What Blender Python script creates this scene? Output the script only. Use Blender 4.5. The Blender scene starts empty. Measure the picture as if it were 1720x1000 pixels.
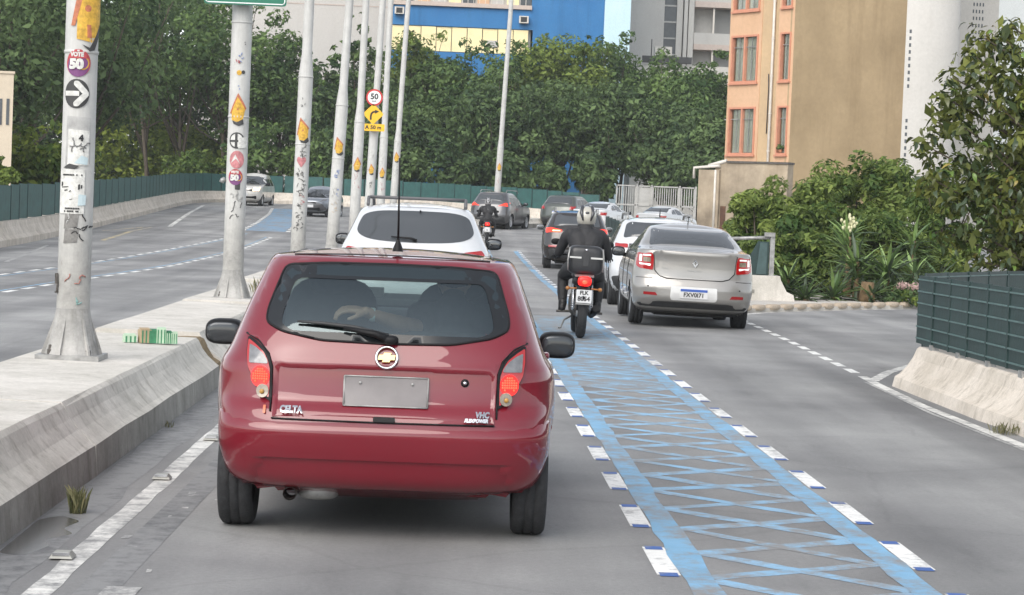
import bpy, bmesh, math, random
import numpy as np
from mathutils import Vector, Matrix
from mathutils.geometry import delaunay_2d_cdt
R = math.radians
rng = np.random.default_rng(7)
random.seed(7)
scene = bpy.context.scene
col = scene.collection

# ------------------------------------------------------------------ camera
CF, CX, CY, EYE = 3600.0, 860.0, 500.0, 1.54          # focal length in photo pixels, image centre, eye height
ay = np.array([771 - CX, CY - 357, CF]); ay /= np.linalg.norm(ay)
bz = np.cross(ay, np.array([1, -0.0402, 0.0])); bz /= np.linalg.norm(bz)
if bz[1] < 0: bz = -bz
ax = np.cross(ay, bz)
if ax[0] < 0: ax = -ax
CAM = np.stack([ax, ay, bz])                            # world = CAM @ (right, up, forward)
EYEP = np.array([0, 0, EYE])
cam_data = bpy.data.cameras.new("camera")
cam = bpy.data.objects.new("camera", cam_data); col.objects.link(cam)
cam_data.sensor_width = 36.0
cam_data.lens = 36.0 * CF / 1720.0
cam_data.clip_start, cam_data.clip_end = 0.1, 3000.0
rv, uv_, fv = CAM[:, 0], CAM[:, 1], CAM[:, 2]
cam.matrix_world = Matrix(((rv[0], uv_[0], -fv[0], 0), (rv[1], uv_[1], -fv[1], 0), (rv[2], uv_[2], -fv[2], EYE), (0, 0, 0, 1)))
scene.camera = cam

# ------------------------------------------------------------------ sky, sun, exposure
SUN_EL, SUN_AZ = 40.0, 207.0                             # degrees; azimuth clockwise from +Y: low on the left, behind the camera
world = bpy.data.worlds.new("World"); scene.world = world
world.use_nodes = True
wn = world.node_tree; bg = wn.nodes["Background"]
sky = wn.nodes.new("ShaderNodeTexSky"); sky.sky_type = 'NISHITA'; sky.sun_disc = False
sky.sun_elevation = R(SUN_EL); sky.sun_rotation = R(SUN_AZ)
sky.air_density, sky.dust_density, sky.ozone_density = 1.0, 1.0, 1.0
hs = wn.nodes.new("ShaderNodeHueSaturation"); hs.inputs["Saturation"].default_value = 0.30
wn.links.new(sky.outputs["Color"], hs.inputs["Color"]); wn.links.new(hs.outputs["Color"], bg.inputs["Color"])
bg.inputs["Strength"].default_value = 0.15
sl = bpy.data.lights.new("sun", 'SUN'); sl.energy = 1.25; sl.angle = R(48); sl.color = (1.0, 0.93, 0.84)
so = bpy.data.objects.new("sun", sl); col.objects.link(so)
sd = Vector((math.sin(R(SUN_AZ)) * math.cos(R(SUN_EL)), math.cos(R(SUN_AZ)) * math.cos(R(SUN_EL)), math.sin(R(SUN_EL))))
so.rotation_euler = sd.to_track_quat('Z', 'Y').to_euler(); so.location = (0, 0, 40)
vs = scene.view_settings
vs.view_transform = 'Standard'; vs.look = 'None'; vs.gamma = 1.0; vs.use_curve_mapping = False; vs.exposure = 0.95

# ------------------------------------------------------------------ places
def sstep(a, b, x):
    t = min(1.0, max(0.0, (x - a) / (b - a))); return t * t * (3 - 2 * t)
def zg(x, y):                                            # the road climbs gently ahead and banks into the far bend
    if y < 40: z = 0.0
    elif y < 85: z = .0003 * (y - 40) ** 2
    elif y < 135: z = .6075 + .023 * (y - 85)
    else: z = 1.7575
    if x > 4 and y > 80: z -= .055 * min(x - 4, 14) * sstep(80, 104, y)
    return z
def shift(y): return max(0.0, y - 80) ** 2 / 80.0        # plan of the right-hand bend
def ray(px, py): return CAM @ np.array([px - CX, CY - py, CF])
def at(px, py, Y):                                       # the point seen at a photo pixel, Y metres ahead
    d = ray(px, py); p = EYEP + d * (Y / d[1]); return Vector(p)
def gnd(px, py):                                         # the point of the road seen at a photo pixel
    d = ray(px, py)
    Y = 3.0
    while Y < 175:
        p = EYEP + d * (Y / d[1])
        if p[2] < zg(p[0], p[1]): break
        Y += .04
    return Vector((p[0], p[1], zg(p[0], p[1])))

# ------------------------------------------------------------------ materials
MATS = {}
def nodes_of(m): return m.node_tree.nodes, m.node_tree.links
def mat(name, c, rough=.6, metal=0.0, coat=0.0, var=0.0, vscale=6.0, bump=0.0, bscale=60.0, emit=None, estr=0.0, spec=.5, stretch=(1, 1, 1), var2=None):
    if name in MATS: return MATS[name]
    m = bpy.data.materials.new(name); m.use_nodes = True
    n, l = nodes_of(m); b = n["Principled BSDF"]
    b.inputs["Base Color"].default_value = (*c, 1); b.inputs["Roughness"].default_value = rough
    b.inputs["Metallic"].default_value = metal; b.inputs["Coat Weight"].default_value = coat; b.inputs["Coat Roughness"].default_value = .04
    b.inputs["Specular IOR Level"].default_value = spec
    if emit: b.inputs["Emission Color"].default_value = (*emit, 1); b.inputs["Emission Strength"].default_value = estr
    if var or bump:
        tc = n.new("ShaderNodeTexCoord"); mp = n.new("ShaderNodeMapping"); mp.inputs["Scale"].default_value = stretch
        l.new(tc.outputs["Object"], mp.inputs["Vector"])
    if var:
        nz = n.new("ShaderNodeTexNoise"); nz.inputs["Scale"].default_value = vscale; nz.inputs["Detail"].default_value = 6; nz.inputs["Roughness"].default_value = .65
        l.new(mp.outputs["Vector"], nz.inputs["Vector"])
        rp = n.new("ShaderNodeValToRGB"); rp.color_ramp.elements[0].position = .3; rp.color_ramp.elements[1].position = .7
        d = var2 if var2 else tuple(x * (1 - var) for x in c); u = tuple(min(1, x * (1 + var * .6)) for x in c)
        rp.color_ramp.elements[0].color = (*d, 1); rp.color_ramp.elements[1].color = (*u, 1)
        l.new(nz.outputs["Fac"], rp.inputs["Fac"]); l.new(rp.outputs["Color"], b.inputs["Base Color"])
    if bump:
        n2 = n.new("ShaderNodeTexNoise"); n2.inputs["Scale"].default_value = bscale; n2.inputs["Detail"].default_value = 5
        l.new(mp.outputs["Vector"], n2.inputs["Vector"])
        bp = n.new("ShaderNodeBump"); bp.inputs["Strength"].default_value = bump; bp.inputs["Distance"].default_value = .02
        l.new(n2.outputs["Fac"], bp.inputs["Height"]); l.new(bp.outputs["Normal"], b.inputs["Normal"])
    MATS[name] = m
    return m

def ramp(n, pts):
    r = n.new("ShaderNodeValToRGB"); e = r.color_ramp.elements
    while len(e) < len(pts): e.new(.5)
    for k, (p, c) in zip(e, pts): k.position = p; k.color = (*c, 1)
    return r
def mixc(n, l, fac, a, b, mode='MIX'):
    m = n.new("ShaderNodeMix"); m.data_type = 'RGBA'; m.blend_type = mode
    for s, v in ((m.inputs[0], fac), (m.inputs[6], a), (m.inputs[7], b)):
        if hasattr(v, "links"): l.new(v, s)
        elif isinstance(v, (int, float)): s.default_value = v
        else: s.default_value = (*v, 1)
    return m.outputs[2]
def noise(n, l, vec, scale, detail=5, rough=.6):
    z = n.new("ShaderNodeTexNoise"); z.inputs["Scale"].default_value = scale; z.inputs["Detail"].default_value = detail; z.inputs["Roughness"].default_value = rough
    l.new(vec, z.inputs["Vector"]); return z.outputs["Fac"]
def mapped(n, l, scale, loc=(0, 0, 0), rot=(0, 0, 0)):
    tc = n.new("ShaderNodeTexCoord"); mp = n.new("ShaderNodeMapping")
    mp.inputs["Scale"].default_value = scale; mp.inputs["Location"].default_value = loc; mp.inputs["Rotation"].default_value = rot
    l.new(tc.outputs["Object"], mp.inputs["Vector"]); return mp.outputs["Vector"]

def asphalt():
    m = bpy.data.materials.new("worn_asphalt"); m.use_nodes = True; n, l = nodes_of(m); b = n["Principled BSDF"]
    v1 = mapped(n, l, (1, 1, 1)); v2 = mapped(n, l, (.9, .06, 1)); v3 = mapped(n, l, (2.2, .5, 1))
    base = ramp(n, [(.34, (.228, .228, .227)), (.66, (.325, .324, .321))]); l.new(noise(n, l, v2, 1.1, 6), base.inputs["Fac"])
    pat = ramp(n, [(.34, (.66, .66, .67)), (.66, (1.10, 1.10, 1.09))]); l.new(noise(n, l, v1, .35, 4), pat.inputs["Fac"])
    c = mixc(n, l, 1.0, base.outputs["Color"], pat.outputs["Color"], 'MULTIPLY')
    gr = ramp(n, [(.3, (.72, .72, .72)), (.7, (1.25, 1.25, 1.24))]); l.new(noise(n, l, v1, 190, 3, .8), gr.inputs["Fac"])
    c = mixc(n, l, .8, c, gr.outputs["Color"], 'MULTIPLY')
    sx = n.new("ShaderNodeSeparateXYZ"); l.new(v1, sx.inputs[0])
    tr = n.new("ShaderNodeMath"); tr.operation = 'MULTIPLY_ADD'; tr.inputs[1].default_value = 2 * math.pi / 1.42; tr.inputs[2].default_value = 1.33; l.new(sx.outputs["X"], tr.inputs[0])
    co = n.new("ShaderNodeMath"); co.operation = 'COSINE'; l.new(tr.outputs[0], co.inputs[0])
    nm = n.new("ShaderNodeMath"); nm.operation = 'MULTIPLY'; l.new(co.outputs[0], nm.inputs[0]); l.new(noise(n, l, v2, .8, 5), nm.inputs[1])
    tk = ramp(n, [(.0, (1.04, 1.04, 1.04)), (.62, (.80, .80, .81))]); l.new(nm.outputs[0], tk.inputs["Fac"])
    c = mixc(n, l, .8, c, tk.outputs["Color"], 'MULTIPLY')
    st = ramp(n, [(.58, (1, 1, 1)), (.75, (.62, .62, .63))]); l.new(noise(n, l, v3, 1.3, 7, .7), st.inputs["Fac"])
    c = mixc(n, l, .5, c, st.outputs["Color"], 'MULTIPLY')
    mg = ramp(n, [(.32, (.84, .84, .84)), (.68, (1.13, 1.13, 1.12))]); l.new(noise(n, l, v1, 34, 6, .8), mg.inputs["Fac"]); c = mixc(n, l, .9, c, mg.outputs["Color"], 'MULTIPLY')
    vo = n.new("ShaderNodeTexVoronoi"); vo.feature = 'DISTANCE_TO_EDGE'; vo.inputs["Scale"].default_value = .33
    wv = n.new("ShaderNodeTexNoise"); wv.inputs["Scale"].default_value = 1.6; wv.inputs["Detail"].default_value = 6; l.new(v1, wv.inputs["Vector"])
    wmix = mixc(n, l, .22, v1, wv.outputs["Color"], 'ADD'); l.new(wmix, vo.inputs["Vector"])
    ck = ramp(n, [(.002, (.62, .62, .62)), (.008, (1, 1, 1))]); l.new(vo.outputs["Distance"], ck.inputs["Fac"])
    c = mixc(n, l, .22, c, ck.outputs["Color"], 'MULTIPLY')
    l.new(c, b.inputs["Base Color"])
    rr = n.new("ShaderNodeMapRange"); rr.inputs["To Min"].default_value = .62; rr.inputs["To Max"].default_value = .9; l.new(noise(n, l, v3, .8, 4), rr.inputs["Value"]); l.new(rr.outputs["Result"], b.inputs["Roughness"])
    b.inputs["Specular IOR Level"].default_value = .35
    bp = n.new("ShaderNodeBump"); bp.inputs["Strength"].default_value = .35; bp.inputs["Distance"].default_value = .012
    l.new(noise(n, l, v1, 120, 4, .8), bp.inputs["Height"]); l.new(bp.outputs["Normal"], b.inputs["Normal"])
    return m
def road_paint(name, c, wear=.5, under=(.22, .22, .217), scale=7.0):
    m = bpy.data.materials.new(name); m.use_nodes = True; n, l = nodes_of(m); b = n["Principled BSDF"]
    v1 = mapped(n, l, (1, 1, 1)); v2 = mapped(n, l, (1, .18, 1))
    f = n.new("ShaderNodeMath"); f.operation = 'ADD'; l.new(noise(n, l, v1, scale, 8, .75), f.inputs[0])
    g = n.new("ShaderNodeMath"); g.operation = 'MULTIPLY'; g.inputs[1].default_value = .55; l.new(noise(n, l, v2, 3.0, 5), g.inputs[0]); l.new(g.outputs[0], f.inputs[1])
    w = ramp(n, [(.60 + .22 * (1 - wear), (0, 0, 0)), (.80 + .24 * (1 - wear), (1, 1, 1))]); l.new(f.outputs[0], w.inputs["Fac"])
    tone = ramp(n, [(.3, tuple(x * .8 for x in c)), (.7, tuple(min(1, x * 1.08) for x in c))]); l.new(noise(n, l, v1, 2.3, 5), tone.inputs["Fac"])
    l.new(mixc(n, l, w.outputs["Color"], tone.outputs["Color"], under), b.inputs["Base Color"])
    b.inputs["Roughness"].default_value = .62
    return m
def concrete(name, light, dark, streak=.6, axis='Z', bump=.35):
    m = bpy.data.materials.new(name); m.use_nodes = True; n, l = nodes_of(m); b = n["Principled BSDF"]
    v1 = mapped(n, l, (1, 1, 1)); vs_ = mapped(n, l, (5, 5, .35)) if axis == 'Z' else mapped(n, l, (4, .4, 4))
    a = ramp(n, [(.3, dark), (.62, light)]); l.new(noise(n, l, v1, 1.7, 7, .68), a.inputs["Fac"])
    s = ramp(n, [(.52, (1, 1, 1)), (.74, (.36, .34, .30))]); l.new(noise(n, l, vs_, 1.6, 6, .7), s.inputs["Fac"])
    c = mixc(n, l, streak, a.outputs["Color"], s.outputs["Color"], 'MULTIPLY')
    g = ramp(n, [(.3, (.78, .78, .78)), (.7, (1.1, 1.1, 1.1))]); l.new(noise(n, l, v1, 38, 5, .75), g.inputs["Fac"])
    c = mixc(n, l, .7, c, g.outputs["Color"], 'MULTIPLY')
    l.new(c, b.inputs["Base Color"]); b.inputs["Roughness"].default_value = .88; b.inputs["Specular IOR Level"].default_value = .25
    bp = n.new("ShaderNodeBump"); bp.inputs["Strength"].default_value = bump; bp.inputs["Distance"].default_value = .01
    l.new(noise(n, l, v1, 26, 7, .75), bp.inputs["Height"]); l.new(bp.outputs["Normal"], b.inputs["Normal"])
    return m
def leafmat(name, lo, hi, trans=.25, rough=.5):
    m = bpy.data.materials.new(name); m.use_nodes = True; n, l = nodes_of(m); b = n["Principled BSDF"]
    a = n.new("ShaderNodeAttribute"); a.attribute_name = "tone"
    r = ramp(n, [(0, lo), (1, hi)]); l.new(a.outputs["Fac"], r.inputs["Fac"]); l.new(r.outputs["Color"], b.inputs["Base Color"])
    b.inputs["Roughness"].default_value = rough + .12; b.inputs["Specular IOR Level"].default_value = .2
    t = n.new("ShaderNodeBsdfTranslucent"); l.new(r.outputs["Color"], t.inputs["Color"])
    mx = n.new("ShaderNodeMixShader"); mx.inputs[0].default_value = trans
    l.new(b.outputs[0], mx.inputs[1]); l.new(t.outputs[0], mx.inputs[2]); l.new(mx.outputs[0], n["Material Output"].inputs["Surface"])
    return m
def tinted(name, tint, refl=.10, gloss=(.9, .95, 1.0)):
    m = bpy.data.materials.new(name); m.use_nodes = True; n, l = nodes_of(m)
    for k in list(n):
        if k.type == 'BSDF_PRINCIPLED': n.remove(k)
    t = n.new("ShaderNodeBsdfTransparent"); t.inputs["Color"].default_value = (*tint, 1)
    g = n.new("ShaderNodeBsdfGlossy"); g.inputs["Roughness"].default_value = .03; g.inputs["Color"].default_value = (*gloss, 1)
    lw = n.new("ShaderNodeLayerWeight"); lw.inputs["Blend"].default_value = .5
    pw = n.new("ShaderNodeMath"); pw.operation = 'POWER'; pw.inputs[1].default_value = 5.0; l.new(lw.outputs["Facing"], pw.inputs[0])
    ad = n.new("ShaderNodeMath"); ad.operation = 'ADD'; ad.use_clamp = True; ad.inputs[1].default_value = refl + .04; l.new(pw.outputs[0], ad.inputs[0])
    mx = n.new("ShaderNodeMixShader"); l.new(ad.outputs[0], mx.inputs[0]); l.new(t.outputs[0], mx.inputs[1]); l.new(g.outputs[0], mx.inputs[2])
    l.new(mx.outputs[0], n["Material Output"].inputs["Surface"])
    return m

ASPHALT = asphalt()
WHITE_LINE = road_paint("white_road_paint", (.74, .73, .69), .55)
OLD_LINE = road_paint("scuffed_white_road_paint", (.62, .61, .58), .95, scale=14)
WHITE_DASH = road_paint("fresh_white_road_paint", (.80, .80, .77), .25, scale=12)
BLUE_PAINT = road_paint("blue_road_paint", (.18, .385, .575), .55, scale=5)
BLUE_CROSS = road_paint("blue_hatch_paint", (.235, .44, .63), .6, scale=6)
BLUE_CAP = road_paint("deep_blue_road_paint", (.035, .11, .36), .15)
DARK_STRIP = road_paint("tar_grime_and_shade", (.12, .12, .122), .9, scale=9)  # dark strips on the road: tar, gutter dirt and one painted shadow line
YELLOW_LINE = road_paint("faded_yellow_road_paint", (.62, .48, .2), .8)
CONC = concrete("pale_weathered_concrete", (.66, .63, .58), (.47, .45, .40), .35)
CONC_SIDE = concrete("streaked_barrier_concrete", (.66, .63, .57), (.46, .44, .39), .7)
CONC_WARM = concrete("warm_weathered_concrete", (.66, .60, .525), (.46, .41, .34), .75)
CONC_BASE = concrete("dark_grey_concrete", (.36, .35, .32), (.20, .195, .175), .6)  # darker concrete, mainly for the lowest face of the median
POLE_PAINT = concrete("chipped_white_pole_paint", (.62, .62, .60), (.42, .42, .41), .45, bump=.15)
POLE_DIRTY = concrete("grimy_pole_paint", (.46, .45, .43), (.20, .20, .19), .7, bump=.25)
STEEL = mat("galvanised_steel", (.34, .34, .33), .5, .5, var=.4, vscale=9)
RUST = mat("grimy_steel", (.11, .10, .09), .8, .1, var=.6, vscale=18)
BLACK = mat("black_plastic", (.010, .010, .011), .5, var=.25, vscale=20, spec=.2)
TRIM = mat("dark_grey_plastic", (.035, .036, .038), .6, var=.3, vscale=15)
RUBBER = mat("tyre_rubber", (.026, .027, .029), .85, var=.4, vscale=30, bump=.3, bscale=80)
UNDER = mat("underbody_grime", (.022, .022, .022), .9, var=.4, vscale=12)
RIM = mat("alloy_rim", (.50, .51, .52), .35, .85, var=.15)
DARKGLASS = mat("dark_car_glass", (.055, .061, .067), .07, 0, spec=.8)
FRIT = mat("glass_edge_black", (.012, .014, .016), .12, 0, spec=.5)
CHROME = mat("chrome", (.62, .63, .65), .24, 1.0)
GOLD = mat("gold_badge", (.72, .56, .26), .35, .6)
REDLENS = mat("red_lamp_lens", (.30, .008, .009), .15, coat=1, emit=(1, .02, .015), estr=.04)
REDDULL = mat("red_reflector", (.26, .014, .016), .2, coat=.6)
CLEARLENS = mat("clear_lamp_lens", (.17, .172, .178), .25, .2, coat=1, var=.35, vscale=30)
AMBERLENS = mat("smoky_reverse_lens", (.22, .18, .13), .25, .2, coat=1, var=.4, vscale=40)
BRAKE = mat("lit_brake_lamp", (.25, .004, .004), .3, emit=(1.0, .012, .008), estr=1.3)
BRAKE_HOT = mat("lit_brake_lamp_core", (.3, .02, .01), .3, emit=(1.0, .085, .04), estr=1.2)
HEAD_ON = mat("lit_headlamp", (1, .9, .7), .2, emit=(1.0, .58, .20), estr=1.8)
DRL = mat("white_light_guide", (.75, .75, .75), .2, emit=(1, .95, .93), estr=.25)
PLATE = mat("number_plate_white", (.62, .62, .62), .4, var=.15)
PLATE_GREY = mat("blank_grey_number_plate", (.19, .175, .175), .5, var=.12, vscale=10)
PLATE_BLUE = mat("number_plate_blue_strip", (.04, .10, .38), .4)
INK = mat("black_print", (.02, .02, .022), .6)
MIRRORGLASS = mat("mirror_glass", (.10, .105, .11), .06, .8)
CABIN = mat("cabin_cloth", (.035, .037, .042), .9, var=.3, vscale=20)
CABIN_LIGHT = mat("cabin_headlining", (.16, .16, .155), .9)
SKIN = mat("skin", (.52, .32, .235), .5, var=.12, vscale=30)

# ------------------------------------------------------------------ mesh helpers
class MB:
    def __init__(s): s.v = []; s.f = []; s.m = []; s.s = []
    def add(s, vs_, fs, mi=0, smooth=False):
        o = len(s.v); s.v.extend([tuple(p) for p in vs_])
        for f in fs: s.f.append(tuple(i + o for i in f)); s.m.append(mi); s.s.append(smooth)
        return s
    def box(s, c, d, mi=0, rot=None, taper=1.0):
        x, y, z = (k / 2 for k in d)
        p = [(-x, -y, -z), (x, -y, -z), (x, y, -z), (-x, y, -z), (-x * taper, -y * taper, z), (x * taper, -y * taper, z), (x * taper, y * taper, z), (-x * taper, y * taper, z)]
        if rot is not None: p = [rot @ Vector(q) for q in p]
        p = [(q[0] + c[0], q[1] + c[1], q[2] + c[2]) for q in p]
        return s.add(p, [(0, 3, 2, 1), (4, 5, 6, 7), (0, 1, 5, 4), (1, 2, 6, 5), (2, 3, 7, 6), (3, 0, 4, 7)], mi)
    def tube(s, pts, rad, n=8, mi=0, caps=True, smooth=True):
        pts = [Vector(p) for p in pts]; rad = rad if hasattr(rad, '__len__') else [rad] * len(pts)
        vs_, fs = [], []
        prev = None
        for i, p in enumerate(pts):
            t = (pts[min(i + 1, len(pts) - 1)] - pts[max(i - 1, 0)]).normalized()
            if prev is None: u = t.orthogonal().normalized()
            else:
                u = prev - t * prev.dot(t); u = u.normalized() if u.length > 1e-6 else t.orthogonal().normalized()
            prev = u; w = t.cross(u)
            for k in range(n):
                a = 2 * math.pi * k / n; vs_.append(p + (u * math.cos(a) + w * math.sin(a)) * rad[i])
        for i in range(len(pts) - 1):
            for k in range(n): fs.append((i * n + k, i * n + (k + 1) % n, (i + 1) * n + (k + 1) % n, (i + 1) * n + k))
        s.add(vs_, fs, mi, smooth)
        if caps:
            o = len(s.v) - len(vs_)
            s.f.append(tuple(o + k for k in reversed(range(n)))); s.m.append(mi); s.s.append(False)
            s.f.append(tuple(o + (len(pts) - 1) * n + k for k in range(n))); s.m.append(mi); s.s.append(False)
        return s
    def sq(s, c, r, n=2.0, mi=0, seg=(20, 12), rot=None, n2=None):    # superellipsoid
        n2 = n2 or n
        def sp(v, e): return math.copysign(abs(v) ** e, v)
        vs_, fs = [], []
        U, V = seg
        for j in range(V + 1):
            ph = -math.pi / 2 + math.pi * j / V
            for i in range(U):
                th = 2 * math.pi * i / U
                p = Vector((r[0] * sp(math.cos(ph), 2 / n2) * sp(math.cos(th), 2 / n), r[1] * sp(math.cos(ph), 2 / n2) * sp(math.sin(th), 2 / n), r[2] * sp(math.sin(ph), 2 / n2)))
                if rot is not None: p = rot @ p
                vs_.append((p[0] + c[0], p[1] + c[1], p[2] + c[2]))
        for j in range(V):
            for i in range(U): fs.append((j * U + i, j * U + (i + 1) % U, (j + 1) * U + (i + 1) % U, (j + 1) * U + i))
        return s.add(vs_, fs, mi, True)
    def lathe(s, prof, c=(0, 0, 0), axis='Z', n=24, mi=0, smooth=True):   # prof: (radius, height along the axis)
        vs_, fs = [], []
        for r, h in prof:
            for k in range(n):
                a = 2 * math.pi * k / n; u, w = r * math.cos(a), r * math.sin(a)
                p = (u, w, h) if axis == 'Z' else ((h, u, w) if axis == 'X' else (w, h, u))
                vs_.append((p[0] + c[0], p[1] + c[1], p[2] + c[2]))
        for i in range(len(prof) - 1):
            for k in range(n): fs.append((i * n + k, i * n + (k + 1) % n, (i + 1) * n + (k + 1) % n, (i + 1) * n + k))
        return s.add(vs_, fs, mi, smooth)
    def prism(s, poly, h0, h1, frame, mi=0):                         # poly (u, v) pushed along w; frame maps (u, v, w) to 3-D
        n = len(poly)
        ar = sum(poly[i][0] * poly[(i + 1) % n][1] - poly[(i + 1) % n][0] * poly[i][1] for i in range(n))
        if ar < 0: poly = poly[::-1]
        vs_ = [frame(u, v, h0) for u, v in poly] + [frame(u, v, h1) for u, v in poly]
        fs = [tuple(reversed(range(n))), tuple(range(n, 2 * n))] + [(i, (i + 1) % n, n + (i + 1) % n, n + i) for i in range(n)]
        return s.add(vs_, fs, mi)
    def build(s, name, mats, parent=None, loc=None, rot=None):
        me = bpy.data.meshes.new(name); me.from_pydata(s.v, [], s.f)
        for m in (mats if isinstance(mats, (list, tuple)) else [mats]): me.materials.append(m)
        me.polygons.foreach_set("material_index", s.m); me.polygons.foreach_set("use_smooth", s.s); me.update()
        return link(name, me, parent, loc, rot)
def link(name, me, parent=None, loc=None, rot=None):
    o = bpy.data.objects.new(name, me); col.objects.link(o)
    if parent is not None: o.parent = parent
    if loc is not None: o.location = loc
    if rot is not None: o.rotation_euler = rot
    return o
def tag(o, label=None, cat=None, group=None, kind=None):
    if label: o["label"] = label
    if cat: o["category"] = cat
    if group: o["group"] = group
    if kind: o["kind"] = kind
    return o
def empty(name, loc, label, cat, rz=0.0, group=None):
    o = bpy.data.objects.new(name, None); col.objects.link(o); o.location = loc; o.rotation_euler = (0, 0, rz); o.empty_display_size = .2
    return tag(o, label, cat, group)
def copy_tree(o, parent=None):
    c = o.copy(); col.objects.link(c)
    if parent is not None: c.parent = parent
    for ch in list(o.children): copy_tree(ch, c)
    return c
def text_mesh(txt, size, extrude=0.0, align='CENTER', shear=0.0, bold=0.0):
    cu = bpy.data.curves.new("lettering", 'FONT'); cu.body = txt; cu.size = size; cu.extrude = extrude; cu.align_x = align; cu.align_y = 'CENTER'; cu.shear = shear; cu.offset = bold
    cu.resolution_u = 3
    o = bpy.data.objects.new("lettering", cu); col.objects.link(o)
    dg = bpy.context.evaluated_depsgraph_get(); me = bpy.data.meshes.new_from_object(o.evaluated_get(dg))
    vs_ = [tuple(v.co) for v in me.vertices]; fs = [tuple(p.vertices) for p in me.polygons]
    bpy.data.objects.remove(o); bpy.data.curves.remove(cu); bpy.data.meshes.remove(me)
    return vs_, fs
def finer(V, F, it=2):
    for _ in range(it):
        V = list(V); G = []; mid = {}
        def m(a, b):
            k = (min(a, b), max(a, b))
            if k not in mid: mid[k] = len(V); V.append(tuple((V[a][i] + V[b][i]) / 2 for i in range(3)))
            return mid[k]
        for f in F:
            for i in range(1, len(f) - 1):
                a, b, c = f[0], f[i], f[i + 1]; x, y, z = m(a, b), m(b, c), m(c, a); G += [(a, x, z), (x, b, y), (z, y, c), (x, y, z)]
        F = G
    return V, F
def densify(p, s):
    out = []
    for i in range(len(p)):
        a, b = p[i], p[(i + 1) % len(p)]; k = max(1, int(math.hypot(b[0] - a[0], b[1] - a[1]) / s))
        out += [(a[0] + (b[0] - a[0]) * t / k, a[1] + (b[1] - a[1]) * t / k) for t in range(k)]
    return out
def chaikin(p, it=2, closed=True):
    for _ in range(it):
        q = []
        for i in range(len(p) if closed else len(p) - 1):
            a, b = p[i], p[(i + 1) % len(p)]
            q.append((a[0] * .75 + b[0] * .25, a[1] * .75 + b[1] * .25)); q.append((a[0] * .25 + b[0] * .75, a[1] * .25 + b[1] * .75))
        p = q
    return p
def rounded(p, r=.02, n=3):                                          # polygon with its corners rounded by r
    out = []
    for i in range(len(p)):
        a, b, c = Vector(p[i - 1]), Vector(p[i]), Vector(p[(i + 1) % len(p)])
        d1, d2 = (a - b), (c - b); k = min(r, d1.length * .45, d2.length * .45)
        s, e = b + d1.normalized() * k, b + d2.normalized() * k
        for t in range(n + 1):
            t /= n; q = s.lerp(b, t).lerp(b.lerp(e, t), t); out.append((q[0], q[1]))
    return out
def rrect(cx, cz, w, h, r=.02, n=3): return rounded([(cx - w / 2, cz - h / 2), (cx + w / 2, cz - h / 2), (cx + w / 2, cz + h / 2), (cx - w / 2, cz + h / 2)], r, n)
def inside(p, poly):
    x, y = p; c = False; j = len(poly) - 1
    for i in range(len(poly)):
        xi, yi = poly[i]; xj, yj = poly[j]
        if (yi > y) != (yj > y) and x < (xj - xi) * (y - yi) / (yj - yi) + xi: c = not c
        j = i
    return c
def fill2d(poly, grid=.05):                                           # triangulated polygon with inner points so that it can follow a curved surface
    n = len(poly)
    ar = sum(poly[i][0] * poly[(i + 1) % n][1] - poly[(i + 1) % n][0] * poly[i][1] for i in range(n))
    if ar < 0: poly = poly[::-1]
    pts = [Vector(p) for p in poly]
    xs = [p[0] for p in poly]; ys = [p[1] for p in poly]
    x = min(xs) + grid * .5
    while x < max(xs):
        y = min(ys) + grid * .5
        while y < max(ys):
            if inside((x, y), poly): pts.append(Vector((x, y)))
            y += grid
        x += grid
    vv, _, ff, *_ = delaunay_2d_cdt(pts, [], [list(range(n))], 1, 1e-5)
    tris = []
    for f in ff:
        a, b, c = (vv[i] for i in f[:3])
        if (b[0] - a[0]) * (c[1] - a[1]) - (c[0] - a[0]) * (b[1] - a[1]) < 0: f = list(reversed(f))
        tris.append(tuple(f))
    return [tuple(v) for v in vv], tris, [tuple(p) for p in poly]

# ------------------------------------------------------------------ the setting: ground, road, markings
def sheet(name, x0, x1, ys, nx, zf, m):
    mb = MB(); xs = np.linspace(x0, x1, nx + 1)
    for y in ys:
        for x in xs: mb.v.append((float(x), float(y), zf(x, y)))
    w = nx + 1
    for j in range(len(ys) - 1):
        for i in range(nx): mb.f.append((j * w + i, j * w + i + 1, (j + 1) * w + i + 1, (j + 1) * w + i)); mb.m.append(0); mb.s.append(True)
    return mb.build(name, m)
SOIL = mat("dry_soil_and_litter", (.10, .085, .055), .95, var=.5, vscale=1.2, bump=.4, bscale=9)
ground = tag(sheet("ground", -300, 300, [-150, -60, 0, 20, 40] + list(range(45, 140, 5)) + [160, 300, 400], 56, lambda x, y: zg(max(-30, min(30, x)), y) - .12, SOIL), kind="structure")
road = tag(sheet("road", -17, 30, [-90, -40, -10] + list(range(0, 40, 4)) + list(np.arange(40, 140, 2.0)), 24, zg, ASPHALT), kind="structure")
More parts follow.
